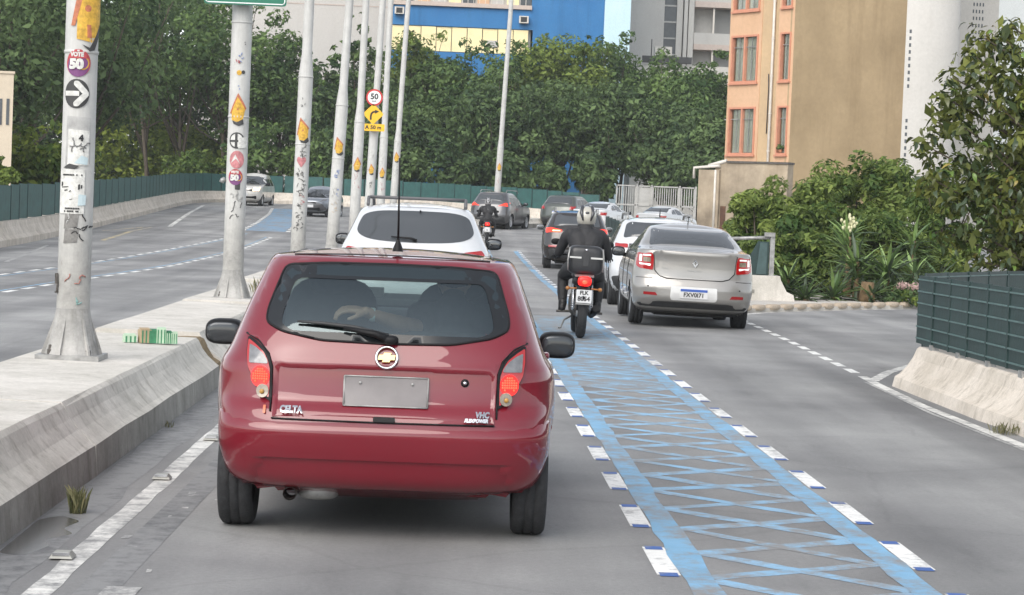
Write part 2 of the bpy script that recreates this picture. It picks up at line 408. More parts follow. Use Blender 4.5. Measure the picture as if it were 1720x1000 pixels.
def ribbon(pts, w, dz, n_sub=1, jit=0.0):                                      # flat painted strip along a plan polyline
    dz *= .38                                                         # paint is a few millimetres thick at most
    mb = MB(); P = []
    for a, b in zip(pts[:-1], pts[1:]):
        k = max(1, int(math.hypot(b[0] - a[0], b[1] - a[1]) / n_sub))
        for i in range(k): P.append((a[0] + (b[0] - a[0]) * i / k, a[1] + (b[1] - a[1]) * i / k))
    P.append(pts[-1][:2])
    for i, p in enumerate(P):
        a, b = P[max(0, i - 1)], P[min(len(P) - 1, i + 1)]
        d = Vector((b[0] - a[0], b[1] - a[1])).normalized(); nx_, ny_ = d[1], -d[0]
        for s in (-.5, .5):
            k_ = w * s + random.uniform(-jit, jit); x, y = p[0] + nx_ * k_, p[1] + ny_ * k_; mb.v.append((x, y, zg(x, y) + dz))
    for i in range(len(P) - 1): mb.f.append((2 * i, 2 * i + 1, 2 * i + 3, 2 * i + 2)); mb.m.append(0); mb.s.append(True)
    return mb
def walk(pts, step, start=0.0):                                       # points and headings every `step` metres along a polyline
    out = []; acc = start
    for a, b in zip(pts[:-1], pts[1:]):
        L = math.hypot(b[0] - a[0], b[1] - a[1]); d = ((b[0] - a[0]) / L, (b[1] - a[1]) / L)
        while acc < L: out.append((a[0] + d[0] * acc, a[1] + d[1] * acc, d)); acc += step
        acc -= L
    return out
def dashes(pts, step, length, width, dz, caps=True, start=0.0, mate=None):
    for x, y, d in walk(pts, step, start):
        e = (x + d[0] * length, y + d[1] * length)
        o = ribbon([(x, y), e], width, dz).build("dash_marking", mate or WHITE_DASH, road)
        if caps:
            mb = MB()
            for (cx_, cy_) in ((x - d[0] * .04, y - d[1] * .04), (e[0] - d[0] * .08, e[1] - d[1] * .08)):
                q = ribbon([(cx_, cy_), (cx_ + d[0] * .10, cy_ + d[1] * .10)], width * .78, dz + .003); mb.add(q.v, q.f)
            mb.build("dash_end", BLUE_CAP, o)
def bend(x): return [(x, -6), (x, 20), (x, 40), (x, 60), (x, 80)] + [(x + shift(y), y) for y in (84, 88, 92, 96, 100, 103)]
def clean(pts, lo): return [p for p in pts if p[1] >= lo]
# the near lane's edge line with its studs
ribbon([(-1.60, -6), (-1.57, 10), (-1.55, 30), (-1.60, 60), (-1.60, 80)], .105, .004, .3, .008).build("edge_line", WHITE_LINE, road)
ribbon([(-1.40, -6), (-1.36, 9), (-1.30, 17)], .16, .003).build("tar_strip", DARK_STRIP, road)
for i in range(16):
    x, y = -1.43 + random.uniform(-.05, .26), random.uniform(7.6, 13)
    ribbon([(x, y), (x + random.uniform(-.01, .01), y + random.uniform(.03, .10))], random.uniform(.012, .045), .0045).build("paint_scrap", OLD_LINE, road)
ribbon([(-1.80, -5), (-1.82, 20), (-1.84, 60)], .24, .0025, .5, .03).build("gutter_stain_and_shade", DARK_STRIP, road)
ribbon([(-1.32, 5.0), (-1.27, 8.5)], .14, .006).build("edge_line", OLD_LINE, road)
# blue motorcycle strip with cross hatching between the two lanes
LB, RB = 1.10, 2.05
for x in (LB, RB):
    pts = [(x, -6), (x, 20), (x, 44), (x - .05, 60), (x - .1, 72)]
    ribbon(pts, .14, .006, .35, .012).build("blue_band", BLUE_PAINT, road)
ribbon([((LB + RB) / 2, 19.5), ((LB + RB) / 2, 27), ((LB + RB) / 2, 33)], RB - LB - .1, .0012).build("blue_infill", road_paint("thin_blue_wash", (.20, .32, .42), .8, scale=4), road)
node0, pitch = 9.24 - .75 * 14, .745
for k in range(40):
    y = node0 + k * pitch
    wl = random.uniform(-.05, .05)
    a = ribbon([(LB + .05, y + wl), (RB - .05, y + pitch * .78 + random.uniform(-.05, .05))], .115 + random.uniform(-.018, .022), .003, .16, .010).build("blue_cross_stripe", BLUE_CROSS, road)
    b = ribbon([(LB + .05, y + pitch + random.uniform(-.05, .05)), (RB - .05, y - pitch * .2 + random.uniform(-.05, .05))], .115 + random.uniform(-.018, .022), .0045, .16, .010).build("blue_cross_stripe", BLUE_CROSS, road)
dashes(clean([(LB - .125, -5.5), (LB - .125, 44), (LB - .215, 72)], -6), 1.45, .78, .105, .004, start=.25)
dashes(clean([(RB + .13, -5.5), (RB + .13, 44), (RB + .02, 72)], -6), 1.45, .82, .105, .004, start=.65)
# right-hand edge: solid near the barrier, dashed past the slip road, gore line
rl = [(4.27, -6), (4.19, 15.5), (4.15, 18.8), (4.22, 21.2), (4.27, 22.2)]
ribbon(rl, .10, .004).build("edge_line", WHITE_LINE, road)
ribbon([(4.18, 12.0), (4.06, 18.0), (4.15, 21.4)], .04, .006).build("edge_line", OLD_LINE, road)
dashes([(4.29, 22.7), (4.46, 28), (4.60, 34), (4.65, 37)], 1.0, .62, .10, .004, caps=False)
ribbon([(4.26, 21.6), (4.7, 23.0), (5.75, 25.6), (8, 29)], .12, .006).build("gore_line", WHITE_LINE, road)
ribbon([(4.75, 36.0), (5.6, 37.8), (7.8, 40.6), (9.5, 42.5)], .16, .005).build("edge_line", WHITE_LINE, road)
# opposite carriageway
ol = [(-7.3, 14), (-7.15, 30), (-7.02, 40.3), (-6.63, 50), (-6.45, 64), (-6.6, 76)]
ol2 = [(-8.75, 24), (-8.7, 42.5), (-8.25, 64), (-7.95, 73.8), (-7.9, 79)]
dashes(ol, 1.42, .8, .12, .005, caps=False); dashes(ol2, 1.42, .8, .11, .005, caps=False)
ribbon([(p[0] - .17, p[1]) for p in ol], .06, .004).build("blue_band", BLUE_PAINT, road)
ribbon([(p[0] + .16, p[1]) for p in ol2], .05, .004).build("blue_band", BLUE_PAINT, road)
bp_ = [(-7.35, 82), (-7.75, 92), (-8.5, 106), (-9.3, 117)]
ribbon(bp_, 1.5, .006).build("blue_infill", road_paint("solid_blue_lane_paint", (.17, .30, .44), .55, scale=2), road)
dashes([(p[0] - .85, p[1]) for p in bp_], 1.9, 1.0, .16, .008, caps=False); dashes([(p[0] + .85, p[1]) for p in bp_], 1.9, 1.0, .16, .008, caps=False)
ribbon([tuple(gnd(285, 381)[:2]), tuple(gnd(318, 358)[:2]), tuple(gnd(342, 345)[:2])], .18, .005).build("edge_line", WHITE_LINE, road)
ribbon([tuple(gnd(172, 404)[:2]), tuple(gnd(222, 388)[:2]), tuple(gnd(255, 382)[:2])], .16, .005).build("yellow_line", YELLOW_LINE, road)
ribbon([tuple(gnd(172, 388)[:2]), tuple(gnd(240, 382)[:2])], .12, .005).build("yellow_line", YELLOW_LINE, road)
ribbon([tuple(gnd(10, 440)[:2]), tuple(gnd(80, 412)[:2])], .10, .005).build("edge_line", OLD_LINE, road)
ribbon([(-2.95 - .32, -4), (-3.2, 20), (-3.25, 45), (-3.2, 70)], .26, .004).build("gutter_stain_and_shade", DARK_STRIP, road)  # shadow line along the median's far foot, painted as a dark strip
ribbon([(1.0, 82), (1.6, 90), (2.4, 97)], .10, .005).build("lane_line", OLD_LINE, road)
STUD = mat("cat_eye_stud", (.34, .34, .31), .5, var=.3)
for (px, py) in ((105, 941), (272, 806), (355, 741)):
    g_ = gnd(px, py)
    mb = MB().box((0, 0, .012), (.10, .11, .024), taper=.65); mb.box((0, -.045, .018), (.07, .01, .012), 1)
    mb.build("road_stud", [STUD, CHROME], road, loc=(g_[0], g_[1], .008))

# shallow puddle and weeds at the foot of the median
pm = mat("puddle_water", (.11, .108, .104), .2, spec=.45, var=.35, vscale=9)
pud = rounded([(-1.92, 9.2), (-1.80, 9.15), (-1.74, 9.45), (-1.80, 9.6), (-1.70, 9.8), (-1.78, 9.95), (-1.74, 10.2), (-1.86, 10.35), (-1.94, 10.2)], .05, 3)
tag(MB().add([(x, y, .0014) for x, y in pud], [tuple(range(len(pud)))]).build("puddle", pm), kind="structure")
GRASS = leafmat("grass_blades", (.07, .085, .035), (.26, .24, .13))
def mesh_from(name, V, F, tone, m, parent=None, loc=None):            # fast builder: V (n,3), F (m,4) or (m,3), tone per vertex
    me = bpy.data.meshes.new(name); k = F.shape[1]
    me.vertices.add(len(V)); me.vertices.foreach_set("co", V.astype(np.float32).ravel())
    me.loops.add(F.size); me.loops.foreach_set("vertex_index", F.astype(np.int32).ravel())
    me.polygons.add(len(F)); me.polygons.foreach_set("loop_start", np.arange(0, F.size, k, dtype=np.int32))
    me.update(calc_edges=True)
    a = me.attributes.new("tone", 'FLOAT', 'POINT'); a.data.foreach_set("value", tone.astype(np.float32))
    me.materials.append(m)
    return link(name, me, parent, loc)
def grass_tuft(name, loc, n, h, spread, label):
    V, F, T = [], [], []
    for i in range(n):
        a = rng.uniform(0, 6.283); r = spread * math.sqrt(rng.uniform()); x, y = r * math.cos(a), r * math.sin(a)
        lx, ly = rng.normal(0, .2, 2); hh = h * rng.uniform(.4, 1); w = .0014; o = len(V); b = rng.uniform(0, 6.283); dx, dy = w * math.cos(b), w * math.sin(b)
        V += [(x - dx, y - dy, 0), (x + dx, y + dy, 0), (x + lx * hh * .4 + dx, y + ly * hh * .4 + dy, hh * .7), (x + lx * hh, y + ly * hh, hh)]
        F.append((o, o + 1, o + 2, o + 3)); T += [rng.uniform()] * 4
    o = mesh_from(name, np.array(V), np.array(F), np.array(T), GRASS, None, loc)
    return tag(o, label, "weed", "weeds in the gutter")
grass_tuft("weed_tuft", (-1.80, 10.45, 0), 150, .14, .04, "dry grass tuft sprouting beside the puddle at the median foot")
grass_tuft("weed_tuft", (-1.92, 14.6, 0), 30, .05, .04, "tiny weed at the median foot above the road studs")
grass_tuft("weed_tuft", (4.28, 16.4, 0), 120, .10, .12, "green weeds in the drain notch of the right barrier")
grass_tuft("weed_tuft", (-2.45, 27.0, .4), 70, .26, .12, "thin weeds growing behind the second lamp post's foot")

# ------------------------------------------------------------------ median of concrete blocks
PROF = [(-1.95, -.02), (-1.965, .17), (-2.0, .195), (-2.06, .25), (-2.105, .31), (-2.14, .375), (-2.165, .40), (-3.04, .41), (-3.08, .38), (-3.10, -.02)]
def extrude_profile(prof, path, zf, close_ends=True, mats_of=None, jig=.004):
    # prof: (offset to the right of the path, height); path: plan points
    mb = MB(); n = len(prof)
    for i, p in enumerate(path):
        a, b = path[max(0, i - 1)], path[min(len(path) - 1, i + 1)]
        d = Vector((b[0] - a[0], b[1] - a[1])).normalized(); nx_, ny_ = d[1], -d[0]
        for (o_, h) in prof:
            x, y = p[0] + nx_ * o_, p[1] + ny_ * o_
            mb.v.append((x + random.uniform(-jig, jig), y, zf(p[0], p[1]) + h + random.uniform(-jig, jig)))
    for i in range(len(path) - 1):
        for k in range(n - 1):
            mb.f.append((i * n + k, (i + 1) * n + k, (i + 1) * n + k + 1, i * n + k + 1)); mb.m.append(mats_of[k] if mats_of else 0); mb.s.append(False)
    if close_ends:
        mb.f.append(tuple(range(n))); mb.m.append(0); mb.s.append(False)
        o = (len(path) - 1) * n
        mb.f.append(tuple(o + k for k in reversed(range(n)))); mb.m.append(0); mb.s.append(False)
    return mb
median = empty("median_barrier", (-2.5, 0, 0), "long low concrete median with sloped sides carrying the row of lamp posts", "barrier")
mm = [2, 1, 1, 1, 1, 1, 0, 0, 1]
def seg(y0, y1, dx=0.0, dz=0.0, step=1.0):
    n = max(2, int((y1 - y0) / step)); path = [(y0 + (y1 - y0) * i / n) for i in range(n + 1)]
    pth = [(-2.5 + dx + shift(y) * 1.0, y) for y in path]
    pr = [(o + 2.5, h + (dz if h > 0 else 0)) for o, h in PROF]
    mb = extrude_profile(pr, pth, zg, True, mm)
    o = mb.build("barrier_block", [CONC, CONC_SIDE, CONC_BASE], None); o.parent = median; o.location = (2.5, 0, 0)
for args in ((-4, 5.6), (5.63, 11.9), (11.92, 18.05), (18.62, 24.2, -.05, .01), (24.25, 30.2, -.02, .03), (30.25, 39.9, -.03, .08), (39.95, 52), (52.05, 64), (64.05, 76), (76.05, 88), (88.05, 103)): seg(*args)
DIRT = mat("brown_silt", (.22, .16, .085), .95, var=.4, vscale=14, bump=.4)
mb = MB()
pr = [(-1.99, 0), (-2.02, .17), (-2.08, .2), (-2.13, .28), (-2.17, .35), (-2.2, .375), (-2.9, .37), (-2.92, 0)]
ex = extrude_profile([(o + 2.5, h) for o, h in pr], [(-2.5, 18.02), (-2.5, 18.3), (-2.5, 18.65)], zg); q = ex.build("silt_joint", DIRT, None); q.parent = median; q.location = (2.5, 0, 0)

# right-hand barrier
rbar = empty("right_barrier", (4.6, 10, 0), "weathered sloped concrete barrier under the green fence beside the slip road", "barrier")
RP = [(0, -.02), (.03, .10), (.07, .125), (.14, .20), (.20, .29), (.235, .38), (.26, .40), (.48, .40), (.52, .38), (.56, -.02)]
RP = [(-o, h) for o, h in reversed(RP)]
def rpath(y): return 4.33 + (.03 if y < 17 else 0) + .0015 * (y - 12) ** 2 * 0
for (a, b) in ((-3, 4.9), (4.94, 10.4), (10.44, 15.72), (15.98, 21.0)):
    n = max(2, int((b - a) / .5)); path = [(rpath(a + (b - a) * i / n), a + (b - a) * i / n) for i in range(n + 1)]
    pr = [(-o, h) for o, h in RP]
    mb = extrude_profile(pr, path, zg, True, [0] * 9); mb.f = [tuple(reversed(f)) for f in mb.f]
    o = mb.build("barrier_block", CONC_WARM); o.parent = rbar; o.location = (-4.6, -10, 0)
# green mesh fence standing on it: panels, posts and flat rails
FENCE_G = mat("dark_green_fence_sheet", (.015, .040, .038), .55, var=.35, vscale=5, bump=.12, bscale=30)
FENCE_R = mat("pale_green_fence_wire", (.085, .15, .145), .5, var=.3, vscale=9)
def grid_fence(root, pts, z0, z1, cell, rows, zf):
    for (a, b) in zip(pts[:-1], pts[1:]):
        L = math.hypot(b[0] - a[0], b[1] - a[1]); n = max(1, round(L / cell)); ang = math.atan2(b[1] - a[1], b[0] - a[0])
        for i in range(n):
            t = (i + .5) / n; x, y = a[0] + (b[0] - a[0]) * t, a[1] + (b[1] - a[1]) * t; w = L / n; z = zf(x, y)
            loc = Vector((x, y, z)) - root.location
            MB().box((0, random.uniform(-.006, .006), (z0 + z1) / 2), (w - .03, .012, z1 - z0)).build("fence_panel", FENCE_G, root, loc, (0, 0, ang))
            mb = MB().box((w / 2, 0, (z0 + z1) / 2), (.035, .034, z1 - z0 + .01)); mb.build("fence_upright", FENCE_G, root, loc, (0, 0, ang))
            rl_ = MB()
            for r in range(rows):
                zz = z0 + .05 + (z1 - z0 - .09) * r / (rows - 1)
                rl_.box((0, -.013, zz), (w - .06, .014, .014), 0); rl_.box((0, .013, zz), (w - .06, .014, .014), 0)
            rl_.build("fence_wire", FENCE_R, root, loc, (0, 0, ang))
rf = empty("green_fence", (4.62, 12, 0), "dark green sheeted grid fence standing on the right barrier", "fence")
grid_fence(rf, [(4.60, 21.2), (4.66, 3.0)], .43, 1.10, .70, 6, zg)
rf2 = empty("green_fence", (6.5, 25, 0), "second green fence running back along the slip road below the leafy tree", "fence")
grid_fence(rf2, [(4.66, 21.25), (6.3, 24.4), (9.2, 28.6)], .05, 1.12, .8, 5, zg)
mb = MB()
for y in np.arange(4, 21, 1.1): mb.box((4.62, y, .415), (.07, .12, .06))
mb.build("fence_foot", STEEL, rf, (-4.62, -12, 0))

# left-hand barrier and its green fence, curving round the far side of the bend
lp = [(-12.0, 30), (-12.1, 45), (-12.3, 57), (-13.0, 70), (-13.4, 80), (-14.2, 98), (-15.2, 118), (-15.0, 125), (-13.2, 128.5), (-9, 130), (-4, 127), (0, 120), (3.2, 113.5), (6.4, 111.5), (12, 112), (20, 116)]
def dense(p, s):
    out = []
    for a, b in zip(p[:-1], p[1:]):
        k = max(1, int(math.hypot(b[0] - a[0], b[1] - a[1]) / s)); out += [(a[0] + (b[0] - a[0]) * i / k, a[1] + (b[1] - a[1]) * i / k) for i in range(k)]
    return out + [p[-1]]
lp = dense(chaikin(lp, 2, False), 1.6)
lbar = empty("far_barrier", (-13, 80, 0), "cream concrete barrier curving along the opposite carriageway and round the bend", "barrier")
LPF = [(-.5, -.3), (-.46, .66), (-.12, .66), (-.08, .5), (.02, .28), (.12, .18), (.14, -.3)]
i = 0
while i < len(lp) - 1:
    part_ = lp[i:i + 6]
    if len(part_) > 1:
        mb = extrude_profile(LPF, part_, zg, True, None, .006); mb.f = [tuple(reversed(f)) for f in mb.f]
        o = mb.build("barrier_block", CONC_WARM); o.parent = lbar; o.location = (13, -80, 0)
    i += 5
FENCE_T = mat("faded_teal_fence_sheet", (.028, .10, .092), .6, var=.35, vscale=2.5)
lf = empty("long_green_fence", (-13, 80, 0), "long teal mesh fence on the cream barrier beyond the opposite carriageway", "fence")
for k, (a, b) in enumerate(zip(lp[:-1], lp[1:])):
    if b[0] > 7.6: break
    L = math.hypot(b[0] - a[0], b[1] - a[1]); ang = math.atan2(b[1] - a[1], b[0] - a[0])
    c = ((a[0] + b[0]) / 2 - .3 * math.sin(-ang) * 0, (a[1] + b[1]) / 2)
    off = Vector((-math.sin(ang), math.cos(ang), 0)) * .3
    z = zg(*c); hh = 1.02 + .015 * math.sin(k * 1.7)
    loc = Vector((c[0], c[1], z)) + off - lf.location
    MB().box((0, 0, .66 + hh / 2), (L - .05, .02, hh)).build("fence_panel", FENCE_T, lf, loc, (0, 0, ang))
    mb = MB().box((L / 2, 0, .66 + hh / 2), (.06, .05, hh + .03))
    mb.build("fence_post", FENCE_G, lf, loc, (0, 0, ang))

# ------------------------------------------------------------------ vehicle bodies
def pchip(xs, ys):
    xs, ys = np.array(xs, float), np.array(ys, float); h = np.diff(xs); d = np.diff(ys) / h; m = np.zeros(len(xs))
    for i in range(1, len(xs) - 1):
        if d[i - 1] * d[i] > 0:
            w1, w2 = 2 * h[i] + h[i - 1], h[i] + 2 * h[i - 1]; m[i] = (w1 + w2) / (w1 / d[i - 1] + w2 / d[i])
    m[0], m[-1] = d[0], d[-1]
    def f(x):
        x = min(max(x, xs[0]), xs[-1]); i = min(int(np.searchsorted(xs, x, 'right')) - 1, len(xs) - 2); t = (x - xs[i]) / h[i]
        return float(ys[i] * (1 + 2 * t) * (1 - t) ** 2 + h[i] * m[i] * t * (1 - t) ** 2 + ys[i + 1] * t * t * (3 - 2 * t) + h[i] * m[i + 1] * t * t * (t - 1))
    return f
class Shape:
    """A car body as stacked plan outlines: at height z it runs from yr(z) to yf(z) with half-width w(z)."""
    def __init__(s, rows, top, crown_y, nr=3.4, br=.55, nf=2.7, bf=.8, rear_in=None):
        z = [r[0] for r in rows]; s.rows = rows; s.z0, s.z1 = z[0], z[-1]; s.top = top; s.cy = crown_y
        s.yr, s.yf, s.w = (pchip(z, [r[k] for r in rows]) for k in (1, 2, 3))
        s.wr = pchip(z, [r[4] if len(r) > 4 else r[3] for r in rows]); s.nr, s.br, s.nf, s.bf = nr, br, nf, bf
        s.sm = rear_in or (.3, .6)
    def width(s, y, z):
        t = sstep(s.sm[0], s.sm[1], y); return s.wr(z) * (1 - t) + s.w(z) * t
    def rear(s, x, z):
        k = min(.999, abs(x) / s.wr(z)); return s.yr(z) + s.br * (1 - (1 - k ** s.nr) ** (1 / s.nr))
    def front(s, x, z):
        k = min(.999, abs(x) / s.w(z)); return s.yf(z) - s.bf * (1 - (1 - k ** s.nf) ** (1 / s.nf))
    def side(s, y, z):
        w = s.width(y, z); a = (s.yr(z) + s.br - y) / s.br; b = (y - s.yf(z) + s.bf) / s.bf
        if a > 0: return w * max(0, 1 - min(1, a) ** s.nr) ** (1 / s.nr)
        if b > 0: return w * max(0, 1 - min(1, b) ** s.nf) ** (1 / s.nf)
        return w
    def outline(s, z, nq=11, ns=16):
        pts = []; yr, yf = s.yr(z), s.yf(z)
        br = min(s.br, (yf - yr) * .45); bf = min(s.bf, (yf - yr) * .45)
        for i in range(nq + 1):
            a = math.pi / 2 * i / nq; sn, cs = math.sin(a), math.cos(a); r = (sn ** s.nr + cs ** s.nr) ** (-1 / s.nr); y = yr + br * (1 - r * cs); pts.append((s.width(y, z) * min(1, r * sn), y))
        for i in range(1, ns): y = yr + br + (yf - bf - yr - br) * i / ns; pts.append((s.width(y, z), y))
        for i in range(nq + 1):
            a = math.pi / 2 * (1 - i / nq); sn, cs = math.sin(a), math.cos(a); r = (sn ** s.nf + cs ** s.nf) ** (-1 / s.nf); pts.append((s.w(z) * min(1, r * sn), yf - bf * (1 - r * cs)))
        return pts + [(-x, y) for x, y in reversed(pts[1:-1])]
    def levels(s, dz=.022):
        zs = [s.z0]; key = [r[0] for r in s.rows]
        z = s.z0
        while z < s.z1 - 1e-6:
            st = dz
            while st > .002 and (abs(s.yf(z + st) - s.yf(z)) > .10 or abs(s.yr(z + st) - s.yr(z)) > .05): st *= .6
            nz = min(s.z1, z + st)
            for k in key:
                if z + 1e-5 < k < nz: nz = k; break
            zs.append(nz); z = nz
        return zs
    def body(s, wheels=(), wr=.3, holes=None, dz=.022):
        mb = MB(); zs = s.levels(dz); N = None; rings = []
        for z in zs: o = s.outline(z); rings.append([(x, y, z) for x, y in o])
        last = rings[-1]
        for r in (.985, .95, .88, .76, .6, .4, .2):
            rings.append([(x * r, s.cy + (y - s.cy) * r, s.z1 + (s.top - s.z1) * (1 - r * r)) for x, y, z in last])
        N = len(last)
        for r in rings: mb.v.extend(r)
        mb.v.append((0, s.cy, s.top)); tip = len(mb.v) - 1
        def moved(i):                                                # pull body points near a wheel arch onto its circle
            x, y, z = mb.v[i]
            for wy in wheels:
                d = math.hypot(y - wy, z - wr * .97)
                if abs(x) > .45 and wr * .86 < d < wr * 1.17 and z < wr * 2.2: k = wr * 1.05 / d; mb.v[i] = (x, wy + (y - wy) * k, wr * .97 + (z - wr * .97) * k)
        for i in range(len(mb.v)): moved(i)
        for j in range(len(rings) - 1):
            for i in range(N):
                f = (j * N + i, j * N + (i + 1) % N, (j + 1) * N + (i + 1) % N, (j + 1) * N + i)
                c = [sum(mb.v[q][k] for q in f) / 4 for k in range(3)]
                if any(math.hypot(c[1] - wy, c[2] - wr * .97) < wr * 1.045 and abs(c[0]) > .45 for wy in wheels): continue
                if holes and holes(c): continue
                mb.f.append(f); mb.m.append(0); mb.s.append(True)
        o = (len(rings) - 1) * N
        for i in range(N): mb.f.append((o + i, o + (i + 1) % N, tip)); mb.m.append(0); mb.s.append(True)
        return mb
    # a panel that follows the body: poly in (x,z) for rear/front or (y,z) for a side
    def patch(s, face, poly, off=.005, depth=.014, grid=.05, mod=None, mi=0, mb=None):
        V, T, loop = fill2d(poly, grid); mb = mb or MB()
        def pt(p, o):
            a, z = p; o = o + (mod(a, z) if mod else 0)
            if face == 'rear': return (a, s.rear(a, z) - o, z)
            if face == 'front': return (a, s.front(a, z) + o, z)
            return ((s.side(a, z) + o) * (1 if face == 'right' else -1), a, z)
        flip = face in ('front', 'left')
        mb.add([pt(p, off) for p in V], [tuple(reversed(t)) if flip else t for t in T], mi, True)
        n = len(loop); sk = [(i, (i + 1) % n, n + (i + 1) % n, n + i) for i in range(n)]
        mb.add([pt(p, off - depth) for p in loop] + [pt(p, off) for p in loop], sk if not flip else [tuple(reversed(f)) for f in sk], mi, False)
        return mb
    def on(s, face, a, z, off=.0):
        if face == 'rear': return Vector((a, s.rear(a, z) - off, z))
        if face == 'front': return Vector((a, s.front(a, z) + off, z))
        return Vector(((s.side(a, z) + off) * (1 if face == 'right' else -1), a, z))
    def seam(s, face, pts, rad=.004, off=.001):
        P = []
        for a, b in zip(pts[:-1], pts[1:]):
            k = max(1, int(math.hypot(b[0] - a[0], b[1] - a[1]) / .06)); P += [(a[0] + (b[0] - a[0]) * i / k, a[1] + (b[1] - a[1]) * i / k) for i in range(k)]
        P.append(pts[-1]); return MB().tube([s.on(face, a, z, off) for a, z in P], rad, 5)
def mirror_poly(p): return [(-x, z) for x, z in p]
def paint(name, c, metal=.25, rough=.32, var=.05, ior=1.5, spec=.5):
    m = mat(name, c, rough, metal, coat=1.0, var=var, vscale=2.5, spec=spec); m.node_tree.nodes['Principled BSDF'].inputs['Coat Roughness'].default_value = .015; m.node_tree.nodes['Principled BSDF'].inputs['Coat IOR'].default_value = ior; return m
_wheels = {}
def wheel(root, x, y, r, w, spokes=5, steel=False):
    side_ = 1 if x > 0 else -1
    key = (round(r, 3), round(w, 3), side_)
    if key not in _wheels:
        rr = r * .66
        h = w / 2
        t = MB().lathe([(rr, -h * .8), (r * .82, -h), (r * .93, -h * .97), (r * .985, -h * .82), (r, -h * .6), (r, -h * .33), (r * .982, -h * .3), (r * .982, -h * .22), (r, -h * .2), (r, h * .2), (r * .982, h * .22), (r * .982, h * .3), (r, h * .33), (r, h * .6), (r * .985, h * .82), (r * .93, h * .97), (r * .82, h), (rr, h * .8)], axis='X', n=40)
        m = MB().lathe([(rr, h * .8), (rr * .96, h * .78), (rr * .90, h * .55), (rr * .86, h * .1), (rr * .2, h * .1)], axis='X', n=32)
        m.lathe([(rr, -h * .8), (rr * .9, -h * .3), (.02, -h * .3)], axis='X', n=20, mi=1)
        for k in range(spokes):
            a = 2 * math.pi * k / spokes
            m.box((h * .55, math.cos(a) * rr * .5, math.sin(a) * rr * .5), (.03, rr * .3, rr * .92), 0, Matrix.Rotation(a - math.pi / 2, 3, 'X'), .8)
        m.lathe([(rr * .24, h * .5), (rr * .22, h * .72), (.005, h * .76)], axis='X', n=16)
        if side_ < 0:
            for q in (t, m): q.v = [(-v[0], v[1], v[2]) for v in q.v]; q.f = [tuple(reversed(f)) for f in q.f]
        wm = []
        for q, nm, ms in ((t, "tyre", RUBBER), (m, "rim", [RIM, UNDER])):
            o = q.build(nm, ms); wm.append(o.data); bpy.data.objects.remove(o)
        _wheels[key] = wm
    t = link("wheel", _wheels[key][0], root, (x, y, r)); t["part_note"] = "tyre"
    del t["part_note"]
    link("rim", _wheels[key][1], t)
    return t
def side_mirror(root, s, x, y, z, size=(.20, .09, .145), m=None, lift=0.0, glass=None):
    mb = MB().sq((x, y, z), (size[0] / 2, size[1], size[2] / 2), 3.4, seg=(20, 14), n2=3.0)
    k = -1 if x < 0 else 1
    mb.tube([(x - k * size[0] * .35, y + .03, z - size[2] * .25), (k * (s.side(y, max(s.z0, z - size[2] * .4)) - .02), y + .06, z - size[2] * .4)], [.035, .03], 8)
    h = mb.build("wing_mirror", m or BLACK, root)
    g = MB().sq((x, y - size[1] * .93, z), (size[0] * .42, .012, size[2] * .38), 3.4, seg=(18, 10), n2=3)
    g.build("mirror_glass", glass or MIRRORGLASS, h)
    return h
def plate(root, s, z, txt=None, blue=True, x=0, w=.40, h=.13, off=.02, m=None, face='rear', size=.075):
    p = s.patch(face, rrect(x, z, w, h, .012), off, .02, .2).build("number_plate", m or PLATE, root)
    if blue: s.patch(face, rrect(x, z + h * .35, w * .97, h * .27, .006), off + .003, .004, .2).build("plate_strip", PLATE_BLUE, p)
    if txt: lettering(p, s, face, txt, size, x, z - h * .14, off + .004, INK)
    return p
def lettering(parent, s, face, txt, size, x, z, off, m, ext=.002, shear=0.0, bold=.002, sx=1.0, name="lettering"):
    V, F = text_mesh(txt, size, 0, shear=shear, bold=bold); k = 1 if face == 'rear' else -1
    mb = MB().add([tuple(s.on(face, x + k * v[0] * sx, z + v[1], off)) for v in V], F)
    n = len(V)
    mb.add([tuple(s.on(face, x + k * v[0] * sx, z + v[1], off - .004)) for v in V], [])
    ed = {}
    for f in F:
        for a, b in zip(f, f[1:] + f[:1]): ed[(a, b)] = ed.get((a, b), 0) + 1
    for (a, b) in list(ed):
        if (b, a) not in ed: mb.f.append((a, b, n + b, n + a)); mb.m.append(0); mb.s.append(False)
    return mb.build(name, m, parent)

